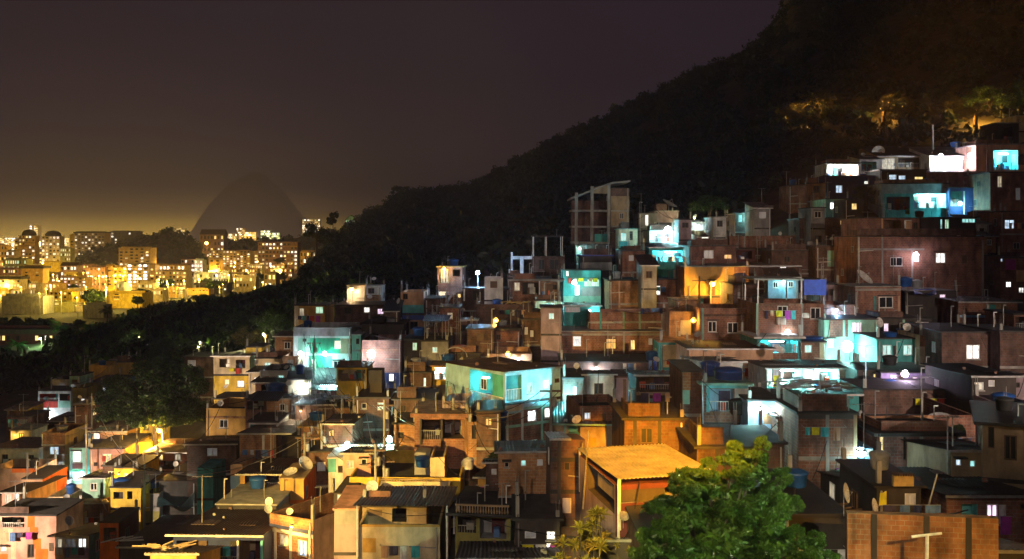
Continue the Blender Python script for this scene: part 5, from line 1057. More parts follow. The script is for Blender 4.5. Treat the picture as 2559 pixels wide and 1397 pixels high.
for lab, u, v0, v1, k, back in (
 ('aerial on the dark roof left of the tinted grey box', 1612, 512, 532, 'greybox', 1), ('bent aerial on the teal lit terrace railing', 1040, 862, 892, 'mint5', 1),
 ('aerial over the dark terrace under the hill', 1392, 572, 590, 'darkw', 2), ('tall aerial above the tan lit room', 2392, 712, 752, 'tanroom', 1),
 ('thin aerial above the lit bush slope', 1966, 428, 466, 'cliffhouse', 3), ('thin aerial left of the red niche house', 1904, 470, 505, 'brickup1', 2),
 ('aerial over the brick house with two hooded windows', 1862, 742, 770, 'twowin', 2), ('aerial on the orange-walled pale green window house', 790, 742, 764, 'greenback', 2),
 ('aerial at the corner of the brown roof below the sodium lamp', 462, 1096, 1122, 'brownroof', 2), ('aerial on the brick terrace of the orange parapet house', 150, 1052, 1082, 'orangepar', 2),
 ('aerial on the slab of the shopfront with lilac awnings', 1900, 600, 622, 'awnings', 2), ('aerial over the mauve wall near the black roof', 1566, 918, 942, 'mauvewall', 2),
 ('aerial beside the barred lower window house', 370, 1210, 1234, 'yellowside', 2), ('aerial on the corner of the tan edge house', 2470, 1030, 1060, 'tanedge', 3)):
    antenna(lab, u, v0, v1, YH(k, back))
for lab, u, v0, v1, Y, r, mat, lean, cr in (
 ('pale concrete pole among the lit branches by the woods', 659, 782, 880, 150, .22, 'cc', 0, False), ('tall pale pole at the top of the slope beside the floodlights', 2332, 312, 372, 166, .18, 'cc', 0, False),
 ('white pole at the corner of the open roofed house', 1546, 1198, 1312, 46.2, .07, 'fr', 0, False), ('pale pole left of the orange lit roof', 1457, 1076, 1200, 52, .05, 'me', .12, False),
 ('leaning pale pole across the black roof right of the brick block', 2290, 1185, 1290, 43, .05, 'me', .5, False), ('dark wooden pole in front of the orange alley', 1748, 690, 770, 99, .10, 'wo', 0, True),
 ('white pole left of the dark red panel house', 1004, 702, 730, 126, .14, 'wh', 0, False), ('dark pole left of the cream stair on the ochre terrace', 878, 1120, 1210, 73, .06, 'wo', 0, False),
 ('concrete pole between the narrow green house and pink house', 216, 1060, 1220, 111, .10, 'cc', 0, True), ('pole with insulators right of the magenta house', 2468, 342, 470, 153, .12, 'wo', 0, True),
 ('thin white pole on the tall dark brick house', 1756, 948, 1130, 62, .05, 'me', 0, False), ('concrete pole in front of the long brick house left end', 1396, 826, 905, 104.5, .08, 'cc', 0, False)):
    post(lab, u, v0, v1, Y, r, mat, lean=lean, cross=cr)
# the T shaped aerial post in front of the parapet wall
_q = P(2316, 1440, 34.5); tp = empty('aerial_post', _q, 0, 'white T-shaped aerial post in front of the orange brick parapet', 'aerial')
MB().tube((0,0,0), (.02,0,1.42), .075, .065, 8).build('mast', 'fr', tp); MB().tube((-.52,0,1.36), (.52,0,1.48), .05, .045, 8).build('crossbar', 'fr', tp)
# pipe hoop, cables, washing, sheets
hp = MB(); pv = None
for i in range(9):
    a = math.pi*i/8; p = P(1138-30*math.cos(a), 892-24*math.sin(a)*1.0, 98.5)
    if pv: hp.tube(tuple(pv), tuple(p), .05, n=6)
    pv = p
tag(hp.build('pipe_hoop', 'me'), 'bent steel pipe hoop over the dark shack beside the red tank', 'pipe')
for lab, a, b, s in (
 ('cable from the brick block roof down to its left wall', (2090,1020,57), (2030,1200,54.5), .3), ('second cable across the face of the brick block', (2110,1018,57), (2074,1260,54.5), .3),
 ('cable from the top of the tan edge house to the left', (2560,1000,54), (2240,940,70), .8), ('cable hanging over the long brick house with bluish windows', (1480,776,110), (1660,826,104), .7),
 ('cable dropping from the big dark brick house corner', (2452,842,79), (2520,960,74), .2), ('cable from the dark brick house to the rooftop pole over the alley', (1748,692,99), (1882,742,96), .6),
 ('cable from the pole by the pink house to the yellow stair block', (216,1066,111), (372,1064,118), 1.0), ('second cable from the pole by the pink house to the orange parapet house', (216,1070,111), (120,1086,117), .5),
 ('cable over the brown canopy roof to the dark balustrade', (895,1262,58), (1180,1256,59), .7), ('cable from the stair head to the yellow-lit brick wall', (1120,1143,72), (1236,1052,76), .7),
 ('cable from the blue house corner to the white house', (1404,936,88), (1466,940,82), .4), ('cable in front of the cyan balcony', (1756,952,61.5), (1880,1002,60.5), .5),
 ('cable from the thin white pole to the tree top', (1756,952,61), (1842,1120,50), .6), ('cable above the brick house with two hooded windows', (1748,696,98.5), (1660,782,105), .7),
 ('cable from the left side white pipe of the long brick house', (2138,610,110), (2150,716,97), .1), ('cable slung from the top pole to the glaring white house', (2332,314,166), (2450,372,158), 1.2)):
    cable(lab, a, b, s)
laundry('pale blue washing hanging in the cyan veranda', 1918, 1990, 860, 882, 87.5, ('tc','cw','bl'))
laundry('dark blue washing behind the orange brick parapet', 2204, 2352, 1262, 1288, 38.8, ('cx','cl','nb','cl'))
laundry('dark and blue washing on the line below the long brick house', 1600, 1672, 770, 784, 103, ('nb','cx','cl'))
laundry('white and blue washing hanging under the brick house by the mauve wall', 1556, 1590, 908, 930, 90, ('cw','cl'))
laundry('blue washing below the long brick house near the teal framed house', 1620, 1648, 902, 926, 91, ('cl','tp'))
laundry('mixed washing on the upper loggia of the long three-storey brick house', 2262, 2282, 552, 580, 110.5, ('pe','cw','rd'))
ac_unit('white air conditioner under the left window of the brick house with the open roof floor', 1943, 1964, 795, 811, 91.0)
ac_unit('pale green air conditioner left of the second window', 2008, 2022, 783, 794, 91.0)
tarp('crumpled blue plastic sheet over the roof in the middle left', [(392,1268,87),(478,1262,87),(490,1226,95),(400,1222,95)], 'tt', wav=.35, n=14)
tarp('navy tarpaulin hanging on the open roof floor', [(2010,737,91.3),(2066,736,91.3),(2066,699,91.2),(2010,699,91.2)], 'tp', wav=.05)
tarp('royal blue awning sheet on the dark house', [(2286,735,101),(2342,733,101),(2338,722,104),(2282,722,104)], 'tp', wav=.12)
tarp('blue tarpaulin thrown over boards on the black sheet roof', [(1552,1056,66),(1612,1056,66),(1640,1030,70),(1576,1036,70)], 'tc', wav=.25)
tarp('blue sheet on the wide-slab orange house', [(950,1018,90),(988,1016,90),(990,1003,93),(960,1006,93)], 'bl', wav=.08)
tarp('yellow cloth hanging on the blazing terrace', [(1933,966,77.5),(1946,966,77.5),(1946,938,77.6),(1933,938,77.6)], 'ly', 'hanging_cloth', 'cloth', wav=.04)
tarp('yellow-green cloth hanging beside the dark yard room', [(2197,1262,42),(2216,1262,42),(2216,1228,42.1),(2200,1232,42.1)], 'ly', 'hanging_cloth', 'cloth', wav=.05)
tarp('yellow cloth by the blazing cyan porch', [(2262,535,145),(2274,535,145),(2274,522,145),(2264,522,145)], 'ly', 'hanging_cloth', 'cloth', wav=.04)
# boxed sign with worn unreadable rows
sg = P(2230, 1213, 44.4); sr = empty('sign_box', sg, 0, 'buff boxed sign leaning above the dark yard room', 'sign'); w_, h_ = 50/F*44.4, 26/F*44.4
MB().box(0, w_, -.18, .05, 0, h_).build('panel', 'bn', sr); b_ = MB()
for k in range(8): b_.box(.03+k*w_/8, .09+k*w_/8, -.3, .1, h_+.01, h_+.12)
b_.build('slat', 'wo', sr)
# stacked brick and board clutter
def pile(label, u, v, Y, w, mat, n=16):
    q = P(u, v, Y); mb = MB()
    for k in range(n):
        L = random.uniform(.4, 1.6)*w*.5; a = random.uniform(-.7, .7); x = random.uniform(-w, w)*.5; y = random.uniform(-.6, .6); z = .06+.07*(k // 3)
        c, s = math.cos(a)*L/2, math.sin(a)*L/2; mb.tube((x-c, y-s, z), (x+c, y+s, z+random.uniform(-.02, .25)), .05, n=4)
    o = mb.build('board_pile', mat); o.location = q; return tag(o, label, 'boards')
pile('pile of pale boards in front of the big brown roof', 420, 1372, 58, 2.6, 'tn', 12); pile('pile of poles on the low brown sheet roof', 330, 1350, 73, 2.4, 'fr', 6)
pile('tangle of pale pipes right of the broken tile roof', 815, 1000, 97, 3.2, 'me', 20); pile('boards stacked behind the yellow house', 250, 1262, 95, 3.0, 'wo', 18)
pile('heap of pipes on the cyan lit lean-to', 2010, 974, 71, 3.4, 'me', 30); pile('heap of boards on the cyan lit lean-to beside the heap of pipes', 2090, 976, 71, 2.6, 'wo', 20)
pile('boards on the flat deck left of the long brick house', 1262, 824, 109, 3.0, 'wo', 18); pile('pale boards on the cluttered lit terrace', 1290, 762, 117, 2.4, 'bn', 14)
pile('bleached boards on the deck above the brick lamp house', 890, 818, 116, 2.6, 'me', 14); pile('dark boards on the black flat roof beside the tree', 2060, 1286, 45, 2.2, 'wo', 14)

# ================================================================== lamps that can be seen burning
street_lamp('orange sodium street lamp blazing under the large dark tree', 399, 1074, 113, NA, 9500, 'Bs')
street_lamp('orange street lamp in front of the ochre wall in the upper middle', 1781, 708, 111.5, NA, 2600, 'Bs')
street_lamp('small orange street lamp on the white terrace below the woods', 879, 721, 137, (1,.62,.3), 420, 'Bs')
wall_lamp('white lamp on the mauve brick house', 928, 884, 107.0, WH, 520, 'Bw', off=(0,-.8,-.1), back=.85, size=.42)
street_lamp('blue-white street lamp over the iron railings below the hill', 1194, 681, 129, BLU, 2600, 'Bb', headr=.34)
wall_lamp('small white lamp over the slab of the cyan veranda', 1969, 831, 90.8, WH, 260, 'Bw', back=.5)
wall_lamp('brightest white lamp in front of the pale mint wall', 2118, 866, 88.2, AQ, 2600, 'Bc', size=.5, off=(0,-.7,-.1), back=1.7)
wall_lamp('cyan-white lamp above the bright white terrace room', 1670, 574, 140.5, CY, 1400, 'Bc', size=.46, off=(0,-.6,-.4), back=1.2)
tube_lamp('lamp tube lighting the bright white terrace room', 1650, 1672, 582, 143.3, WH, 900, 'Bw')
tube_lamp('lamp tube flooding the teal terrace', 1662, 1690, 630, 132.2, CY, 1300, 'Bc')
tube_lamp('left lamp tube of the blazing open white terrace', 2074, 2090, 413, 161.5, WH, 1000, 'Bw')
tube_lamp('right lamp tube of the blazing open white terrace', 2114, 2134, 413, 161.5, (1,.9,.75), 1000, 'Bw')
wall_lamp('left floodlight of the glaring white house', 2352, 388, 157.5, WH, 1700, 'Bw', off=(.2,-.2,-.5), back=2)
wall_lamp('right floodlight of the glaring white house', 2424, 388, 157.5, PKL, 1500, 'Bw', off=(0,-.2,-.5), back=2)
tube_lamp('lamp tube in the blazing cyan porch', 2300, 2350, 488, 148.2, CY, 2200, 'Bc')
wall_lamp('cyan lamp beside the corner column of the dark narrow house', 2400, 508, 145, CY, 700, 'Bc', back=.8)
tube_lamp('lamp tube on the cyan lit stair terrace', 2496, 2520, 384, 157.5, CY, 1300, 'Bc')
tube_lamp('left lamp tube under the grey canopy of the blazing terrace', 1950, 1985, 926, 80.2, AQ, 1300, 'Bc')
tube_lamp('right lamp tube under the grey canopy of the blazing terrace', 2046, 2080, 926, 80.2, AQ, 1300, 'Bc')
wall_lamp('lamp in front of the blazing terrace railing', 2020, 950, 77.6, AQ, 700, 'Bc', back=1.4)
tube_lamp('lamp tube in the cyan veranda', 1922, 1960, 853, 88.8, CY, 500, 'Bc')
wall_lamp('lamp under the teal roof of the bright terrace', 974, 1098, 80.8, AQ, 800, 'Bc', off=(-.3,-.4,-.5), back=1.3)
wall_lamp('second lamp under the teal roof, further left', 868, 1112, 81.2, AQ, 480, 'Bc', off=(0,-.3,-.4), back=.9)
wall_lamp('lamp under the balcony of the green house', 812, 884, 111.8, AQ, 560, 'Bc', off=(0,-.6,-.5), back=1.2)
wall_lamp('lamp at the stair of the green house', 752, 884, 111.8, WH, 300, 'Bw', off=(0,-.5,-.4), back=1.2)
wall_lamp('lamp beside the pale green end wall of the cream house', 700, 880, 121, (.85,1,.6), 800, 'Bw', off=(.4,-.5,0), back=2)
tube_lamp('lamp tube under the long dark lean-to', 800, 850, 964, 104.5, CY, 160, 'Bc')
tube_lamp('lamp tube in the teal veranda of the light blue house', 1205, 1225, 944, 83.5, CY, 260, 'Bc')
wall_lamp('lamp on the lane side of the light blue house', 1440, 1000, 80, CY, 1700, 'Bc', off=(-.4,-.2,0), back=1.3)
wall_lamp('lamp on the narrow lane left of the tall dark brick house', 1352, 1172, 62, AQ, 170, 'Bc', off=(-.2,-.1,.2), back=1.0)
wall_lamp('lamp in the doorway of the teal lit house', 1436, 706, 121, AQ, 500, 'Bc', off=(0,-.7,-.3), back=1.2)
tube_lamp('lamp tube in the ochre balcony house', 1092, 1112, 920, 97.3, (1,.95,.8), 120, 'Bw')
wall_lamp('white lamp at the foot of the orange parapet house', 150, 1202, 112.6, WH, 700, 'Bw', off=(-.2,-.5,-.4), back=.9)
wall_lamp('greenish lamp above the plant covered base', 204, 1184, 113.6, GRN, 420, 'Bw', off=(0,-.6,-.3), back=.9)
wall_lamp('lamp in the teal lit yard', 505, 1188, 89, CY, 320, 'Bc', off=(0,-.5,0), back=1.2)
wall_lamp('lamp on the red and white veranda', 122, 1046, 148.8, WH, 260, 'Bw', off=(0,-.8,.3), back=1.4)
wall_lamp('pink lamp in the narrow lane house', 1208, 768, 118, (1,.5,.8), 260, 'Bp', back=1.0)
wall_lamp('yellow lamp in the tower house loggia', 1110, 671, 133.5, (1,.7,.2), 220, 'Bs', back=.5)
wall_lamp('lilac lamp over the violet house front', 2262, 934, 73.8, (.8,.6,1), 130, 'Bp', off=(0,-.3,-.2), back=1.0)
wall_lamp('lamp among the crates beside the cyan balcony', 1892, 1020, 60.2, AQ, 130, 'Bc', off=(-.3,-.3,.1), back=.7)
wall_lamp('orange lamp deep in the narrow alley', 1734, 800, 96.6, NA, 220, 'Bs', off=(-.3,-.3,0), back=.8)
wall_lamp('lilac lamp on the brick house with white windows', 2290, 636, 110.2, (.9,.75,1), 110, 'Bp', off=(0,-.3,-.2), back=.7)
wall_lamp('cyan lamp in the stair beside the dark brick block', 2152, 1130, 55.5, (.6,.85,1), 55, 'Bc', off=(.1,-.2,-.1), back=.8)
wall_lamp('dim orange lamp among the roofs right of the deck of tanks', 1240, 800, 106, NA, 260, 'Bs', off=(0,-.5,0), back=1.0)
wall_lamp('yellow lamp over the dim brick lane', 1270, 884, 97, (1,.6,.25), 90, 'Bs', off=(0,-.4,0), back=.9)
def on_slope(u, v, up, y0=170, y1=420):
    Y = y0
    while Y < y1 and (V0-v)/F*Y - terr((u-U0)/F*Y, Y) > up: Y += 1.5
    return Y
for lab, u, v, p_ in (('distant lamp glowing in the trees above the top houses, rightmost', 2440, 275, 4200), ('distant lamp in the trees above the top houses, leftmost', 2010, 285, 4200), ('distant lamp in the trees above the top houses, the middle one', 2210, 262, 3200)):
    street_lamp(lab, u, v, on_slope(u, v, 3.2), NA, p_*1.2, 'Bs', headr=.10, polemat='wo')
wall_lamp('lamp lighting the yellow-green bush beside the lilac box', 1736, 546, 147, (1,.85,.3), 900, 'Bs', off=(0,0,.5), back=1.0, size=.1)
# street lamps with reflectors on the lane beside and behind the viewpoint, outside the picture, and one added fill lamp for the whole slope
NA2 = (1, .60, .13)
for lab, xyz, c, p, t, ha, bl in (
  ('sodium street lamp out of the picture on the left, turned to the lower centre', (-38, 20, -5), NA2, 420000, (880, 1215, 72), 13.5, .9),
  ('warm white street lamp out of the picture on the left, turned to the lower left', (-66, 42, -12), (1, .74, .50), 340000, (150, 1250, 95), 15, .8),
  ('tall sodium street lamp behind the viewpoint turned to the open-sided house', (5, -3, 9), (1,.38,.0), 900000, (1625, 1146, 52), 4.6, .75),
  ('tall sodium street lamp behind the viewpoint turned to the brick parapet', (14, -4, 6), NA, 60000, (2310, 1370, 37), 7, .5),
  ('sodium street lamp behind the viewpoint turned to the croton shrubs', (-2, -2, 6), (1,.78,.22), 170000, (1470, 1355, 40), 3.2, .6),
  ('yellowish street lamp left of the viewpoint turned to the large leafy tree', (-4, 3, 4), (1, .95, .42), 16000, (1830, 1250, 36), 6.5, .8),
  ('green-white street lamp right of the viewpoint turned to the large leafy tree', (30, 12, 0), (.7, 1, .5), 52000, (1900, 1300, 36), 9, .8),
  ('white street lamp on the roof beside the viewpoint, lighting the whole slope softly', (-6, -5, 9), (1, .80, .60), 40000, (1350, 1230, 70), 25, .8),  # fill put in to lift the dark gaps, not a lamp of this lane
  ('white street lamp out of the picture on the right, turned to the right slope', (42, 14, 5), (1, .76, .60), 110000, (1950, 830, 92), 19, .8)):
    street_lamp(lab, 0, 0, 0, c, p, 'Bs' if c[2] < .3 else 'Bw', xyz=xyz, spot=(P(*t), ha, bl))
street_lamp('green-white street lamp lighting the palms at the left edge', 100, 846, 256, (.5,1,.35), 2600, 'Bw', headr=.2)
# thin wires everywhere between the roofs
_hs = [h for h in HOUSES if h[4] > 480]; rC = random.Random(3)
for i in range(60):
    a = rC.choice(_hs); near = sorted(_hs, key=lambda h: abs(h[1]-a[1])+2*abs(h[3]-a[3]))[1:7]; b = rC.choice(near)
    cable('thin wire sagging between two roofs of the slope', (rC.uniform(a[1], a[2]), a[3]-rC.uniform(2, 16), a[5]-.2), (rC.uniform(b[1], b[2]), b[3]-rC.uniform(2, 16), b[5]-.2), rC.uniform(.2, 1.0), .026, 'thin wires sagging between the roofs')

for lab, u, v, Y, p in (('lamp hidden among the trees beside the concrete pole', 660, 838, 136, 6000), ('lamp hidden in the wood left of the concrete pole', 500, 858, 166, 1300), ('lamp hidden in the wood above the large dark tree', 350, 846, 190, 1300), ('lamp hidden in the upper wood below the ridge', 760, 720, 220, 1500)):
    street_lamp(lab, u, v, Y, (1,.92,.38), p*.7, 'Bw', headr=.10, polemat='wo')
# every second roof carries a tank, a dish or an aerial
rT = random.Random(9); usedT = set()
def short(l, n=7):
    w_ = l.split()[:n]
    while w_ and w_[-1] in ('a','an','the','and','with','on','of','under','in','beside','by','one','two','its','at','to','over','from','below','above','behind','between','dark','black','pale','white','right','left','upper','lower','small','wide','large','big','long','lit','grey','brown','blue'): w_ = w_[:-1]
    return ' '.join(w_)
for h in HLIST:
    if h['rk'] == 'none' or h['W'] < 1.6 or h['root'].name.startswith('unfinished'): continue
    nm = short(h['root']['label']); q = rT.random(); kind = None
    if nm in usedT: continue
    c_, s_ = math.cos(R(h['yaw'])), math.sin(R(h['yaw']))
    def wp(x, y, z): return Vector((h['root'].location.x+x*c_-y*s_, h['root'].location.y+x*s_+y*c_, h['root'].location.z+z))
    top = h['H'] + {'flat': .16, 'para': -.4, 'tin': .22, 'gable': .6}[h['rk']]
    if q < .27 and h['rk'] != 'tin':
        r_k = rT.uniform(.45, .72); cm, ck = rT.choice([('tk','blue'),('tk','blue'),('tw','grey'),('bk','black')])
        water_tank('%s water tank on the roof of the %s' % (ck, nm), 0, 0, 0, r_k, cm, rT.uniform(.7, 1.05), wp(rT.uniform(.8, max(.9, h['W']-.8)), h['d']*.55, top+.01)); usedT.add(nm)
    elif q < .40:
        dish('satellite dish at the roof edge of the %s' % nm, 0, 0, 0, rT.uniform(.22, .38), rT.uniform(-60, 60), rT.uniform(10, 50), rT.choice(['dw','dw','dg']), 1.3, wp(rT.uniform(.3, h['W']-.3), rT.uniform(.2, h['d']*.7), top+.75)); usedT.add(nm)
    elif q < .66:
        antenna('aerial on the roof of the %s' % nm, 0, 0, 0, 0, rT.choice([4,5,7]), wp(rT.uniform(.2, h['W']-.2), rT.uniform(.2, h['d']*.8), top-.05), rT.uniform(1.6, 3.2)); usedT.add(nm)

nL = 0; rL = random.Random(21)
for h in HLIST:
    nm = short(h['root']['label'], 8)
    if nm in usedT or h['W'] < 2.2 or h['rk'] == 'none' or h['root'].location.y > 125 or rL.random() > .42: continue
    c_, s_ = math.cos(R(h['yaw'])), math.sin(R(h['yaw'])); W = h['W']; z = h['H']-rL.uniform(.5, 1.6); L = min(W-.4, rL.uniform(1.6, 3.6)); x = rL.uniform(.1, max(.11, W-L-.1))
    root = empty('laundry_line', h['root'].location+Vector((x*c_+.35*s_, x*s_-.35*c_, z)), R(h['yaw']), 'washing strung across the front of the %s' % nm, 'laundry', 'washing lines on the house fronts'); usedT.add(nm)
    MB().tube((0,0,0), (L,0,0), .014, n=4).tube((0,0,0), (0,.36,.05), .018, n=4).tube((L,0,0), (L,.36,.05), .018, n=4).build('line', 'me', root); xx = .08
    while xx < L-.3:
        w_ = rL.uniform(.28, .6); hh = rL.uniform(.4, .85); n = 4; g = MB()
        for i in range(n):
            a, b = xx+w_*i/n, xx+w_*(i+1)/n; ya, yb = .04*math.sin(i*2.1), .04*math.sin(i*2.1+2.1)
            g.quad((a,0,0), (b,0,0), (b,yb,-hh), (a,ya,-hh)).quad((a,.012,0), (a,ya+.012,-hh), (b,yb+.012,-hh), (b,.012,0))
        g.build('garment', rL.choice(['cl','cw','cw','cx','rd','ly','pp','tc','pe']), root); xx += w_+rL.uniform(.05, .3)
    nL += 1
    if nL >= 34: break
# concrete poles with their bundles of wires
rP = random.Random(33); prev = None; np_ = 0
for h in sorted((h for h in HLIST if short(h['root']['label'], 8) not in usedT and h['root'].location.y < 130), key=lambda h: h['root'].location.x/h['root'].location.y):
    if rP.random() > .3 or np_ >= 18: continue
    nm = short(h['root']['label'], 8); usedT.add(nm); c_, s_ = math.cos(R(h['yaw'])), math.sin(R(h['yaw'])); y = h['d']+.5; x = h['W']+.3
    b = h['root'].location+Vector((x*c_-y*s_, x*s_+y*c_, 0)); hgt = h['H']+rP.uniform(2.6, 4.2)
    pr = empty('utility_pole', b, 0, 'utility pole standing behind the %s' % nm, 'pole', 'utility poles among the houses')
    MB().tube((0,0,0), (0,0,hgt), .13, .09, 8).build('pole', 'cc', pr); MB().box(-.75, .75, -.06, .06, hgt-.5, hgt-.38).build('crossarm', 'wo', pr); MB().lathe((.22,0,hgt-1.5), [(.001,0),(.17,.02),(.17,.6),(.001,.64)], 10).build('transformer', 'me', pr)
    top = b+Vector((0,0,hgt-.4))
    if prev and (top-prev).length < 60:
        for k in range(3):
            mb = MB(); A_, B2 = prev+Vector((-.6+.6*k,0,0)), top+Vector((-.6+.6*k,0,0)); pv = A_
            for i in range(1, 15):
                t = i/14; p = A_.lerp(B2, t)-Vector((0,0,(1.2+.3*k)*4*t*(1-t))); mb.tube(tuple(pv), tuple(p), .026, n=4, cap=False); pv = p
            tag(mb.build('cable', 'me' if k == 1 else 'bk'), 'thin wire sagging between two roofs of the slope', 'cable', 'thin wires sagging between the roofs')
    prev = top; np_ += 1
# ================================================================== trees and woods
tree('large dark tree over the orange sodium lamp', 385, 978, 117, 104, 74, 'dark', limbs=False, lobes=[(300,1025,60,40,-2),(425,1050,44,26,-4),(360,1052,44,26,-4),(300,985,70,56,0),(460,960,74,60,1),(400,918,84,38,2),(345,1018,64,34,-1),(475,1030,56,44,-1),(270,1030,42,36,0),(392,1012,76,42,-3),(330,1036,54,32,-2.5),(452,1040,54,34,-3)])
tree('large leafy green tree in the lower right', 1790, 1330, 36, 120, 110, 'near', base=-24,
  lobes=[(1868,1172,78,66,0),(1930,1255,62,70,.6),(1745,1215,80,60,-.3),(1690,1290,84,72,.2),(1650,1372,70,66,-.5),(1880,1300,80,70,-1.2),(1940,1360,70,62,0),(1800,1250,90,70,.8),(1740,1400,90,60,-.8),(1640,1410,60,44,0),(1958,1190,34,30,.4),(1610,1335,24,22,0),(1836,1118,26,22,.2),(1905,1110,24,26,0),(1988,1262,26,30,.3),(1992,1330,24,24,0),(1690,1215,26,24,.2),(1640,1268,26,24,-.2),(1770,1160,26,22,.3),(2000,1395,28,24,0),(1590,1385,24,22,0),(1850,1400,90,60,-.6)])
tree('bright green bushy tree at the foot of the large leafy tree', 2030, 1378, 33, 52, 46, 'near', base=-20, lobes=[(2072,1398,36,26,0),(1990,1400,40,34,.2),(2040,1345,30,24,.3)])
rosette_plant('yellow croton shrub with upright leaf heads', 1480, 1325, 40, 52, 14, 'lc', spread=.6, leaves=34)
rosette_plant('broad yellow croton shrub at the bottom edge left of the large tree', 1440, 1378, 38.5, 56, 16, 'lc', spread=1.2, leaves=34)
rosette_plant('small green croton at the bottom edge', 1570, 1396, 37, 26, 8, 'lc', spread=1.2)
tree('round dark bush on the black roof in the lower centre', 1260, 1145, 70, 48, 22, 'dark', base=-17)
tree('yellow-green lit bush above the grey sheet shed', 1772, 512, 152, 62, 32, 'lit')
tree('wide dark tree crown above the lit bush', 1850, 470, 176, 120, 62, 'dark')
tree('dark bush between the bluish window house and the cyan porch', 2162, 490, 151, 38, 34, 'dark')
tree('amber lit tree above the blazing open terrace', 2108, 362, 172, 66, 36, 'dry')
tree('feathery amber lit tree behind the top houses', 2050, 262, on_slope(2050, 262, 48/F*205*.9), 92, 48, 'dry')
tree('amber leafed tree below the hill at the upper right', 2368, 262, on_slope(2368, 262, 34/F*205*.9), 52, 34, 'dry')
tree('leafy tree at the upper right edge catching amber light', 2470, 248, on_slope(2470, 248, 46/F*205*.9), 72, 46, 'lit')
tree('sparse branching tree between the top lamps', 2262, 290, on_slope(2262, 290, 46/F*205*.9), 56, 46, 'dry')
tree('tall tree at the right edge above the cream roof room', 2560, 240, 188, 44, 60, 'lit')
tree('pale branching tree lit beside the concrete pole', 690, 812, 150, 60, 52, 'lit')
tree('yellowish shrub tree left of the concrete pole', 622, 846, 146, 52, 40, 'dry')
tree('small green tree on the roof edge of the tan edge house', 2440, 1040, 66, 22, 40, 'lit', trunk=True)
tree('potted plant in front of the plant covered base', 196, 1232, 112, 18, 22, 'lit')
tree('green shrub beside the yellow-green cloth and grey dishes', 2392, 1078, 61, 24, 24, 'dark')
tree('dark trees row behind the long dark lean-to', 960, 690, 175, 70, 38, 'dark')
for i, (u, v, Y, ru, rv) in enumerate(((1965,246,206,50,30),(2010,228,208,44,30),(2095,238,207,56,32),(2150,262,204,44,28),(2395,236,206,46,30),(2310,280,204,40,28),(2520,226,200,40,32),(2235,250,208,44,30),(1985,282,203,44,26))):
    tree('amber tinted tree in the ragged row above the top houses', u, v, on_slope(u, v, rv/F*210*.9), ru, rv, 'dry', group='amber lit trees above the top houses')
for (u, v) in ((2210,268),(2440,282),(2010,292)):
    tree('amber tinted tree in the ragged row above the top houses', u, v, on_slope(u, v-4, 3.2)-4, 44, 30, 'dry', group='amber lit trees above the top houses')
rW = random.Random(4); n_ = 0
while n_ < 46:
    u = rW.uniform(150, 860); Y = rW.uniform(150, 300); vt_ = np.interp(u, TC, VTOP)
    if Y < Yd(u, vt_)+16: continue
    x = (u-U0)/F*Y; s_ = rW.uniform(2.2, 3.8); z = terr(x, Y)+s_*rW.uniform(1.0, 1.5); v = V0-z/Y*F
    if V0-(z+s_)/Y*F < np.interp(u, [140, 165, 215, 290, 400, 520, 640, 760, 900], [882, 826, 820, 800, 758, 748, 728, 690, 655]): continue
    tree('rounded tree crown standing out of the valley wood', u, v, Y, s_*F/Y, s_*F/Y*rW.uniform(.8, 1.15), rW.choice(['far','lit','far2']), group='tree crowns of the valley wood'); n_ += 1
for i in range(40):
    u = rW.uniform(-5, 720); Y = rW.choice([430, 455, 545, 610, 665, 735, 800, 880]); x = (u-U0)/F*Y; s_ = rW.uniform(2.5, 4.5)
    tree('dark street tree among the city blocks', u, V0+(30-s_*1.5)/Y*F, Y, s_*F/Y*1.2, s_*F/Y, 'far', group='dark street trees among the city blocks', base=-30)
palm('bright green palm beside the long low building at the left edge', 150, 818, 262, 34, zb=-30)
palm('tall palm silhouetted before the bright yellow building', 268, 776, 360, 24, zb=-30, mat='ld')
palm('green lit palm bush at the left edge', 44, 862, 250, 30, zb=-30)
palm('second green lit palm at the left edge, lower', 8, 872, 246, 26, zb=-30)
for i, (lab, u, v, Y, ru, rv) in enumerate((('dark street tree in front of the pale concrete hall, left', 22, 804, 345, 30, 22), ('dark street tree in front of the pale concrete hall, right', 62, 806, 350, 30, 22),
  ('dark street tree before the olive block', 112, 808, 350, 32, 22), ('dark street tree right of the bright green palm', 190, 814, 338, 34, 24), ('dark street tree beside the tall palm', 228, 826, 325, 34, 26),
  ('dark tree among the yellow blocks', 182, 716, 520, 14, 10), ('round dark tree beside the bright yellow block', 115, 688, 600, 8, 9), ('dark tree between the striped blocks', 305, 712, 590, 12, 8),
  ('dark tree at the foot of the big lit slab block', 500, 742, 470, 22, 10), ('dark tree before the six-storey block on the right', 700, 650, 860, 20, 9), ('dark tree at the end of the lit row', 655, 690, 640, 22, 12),
  ('lit tree on the street left of the white tower', 520, 700, 600, 14, 9))):
    tree(lab, u, v, Y, ru, rv, 'far', base=-30)
for i, (lab, u, v, Y, ru, rv) in enumerate((('tall rounded tree on the skyline at the left foot of the hill', 832, 548, 520, 16, 22), ('broad dark tree at the left foot of the hill', 790, 580, 480, 38, 26),
  ('round dark tree standing proud of the ridge', 1000, 478, 590, 24, 16), ('small ridge tree left of the ridge house', 905, 560, 545, 20, 15), ('dark tree behind the small lit terrace houses below the hill', 940, 600, 400, 40, 26),
  ('dim green tree below the ridge house', 830, 598, 460, 36, 20))):
    tree(lab, u, v, Y, ru, rv, 'far2')
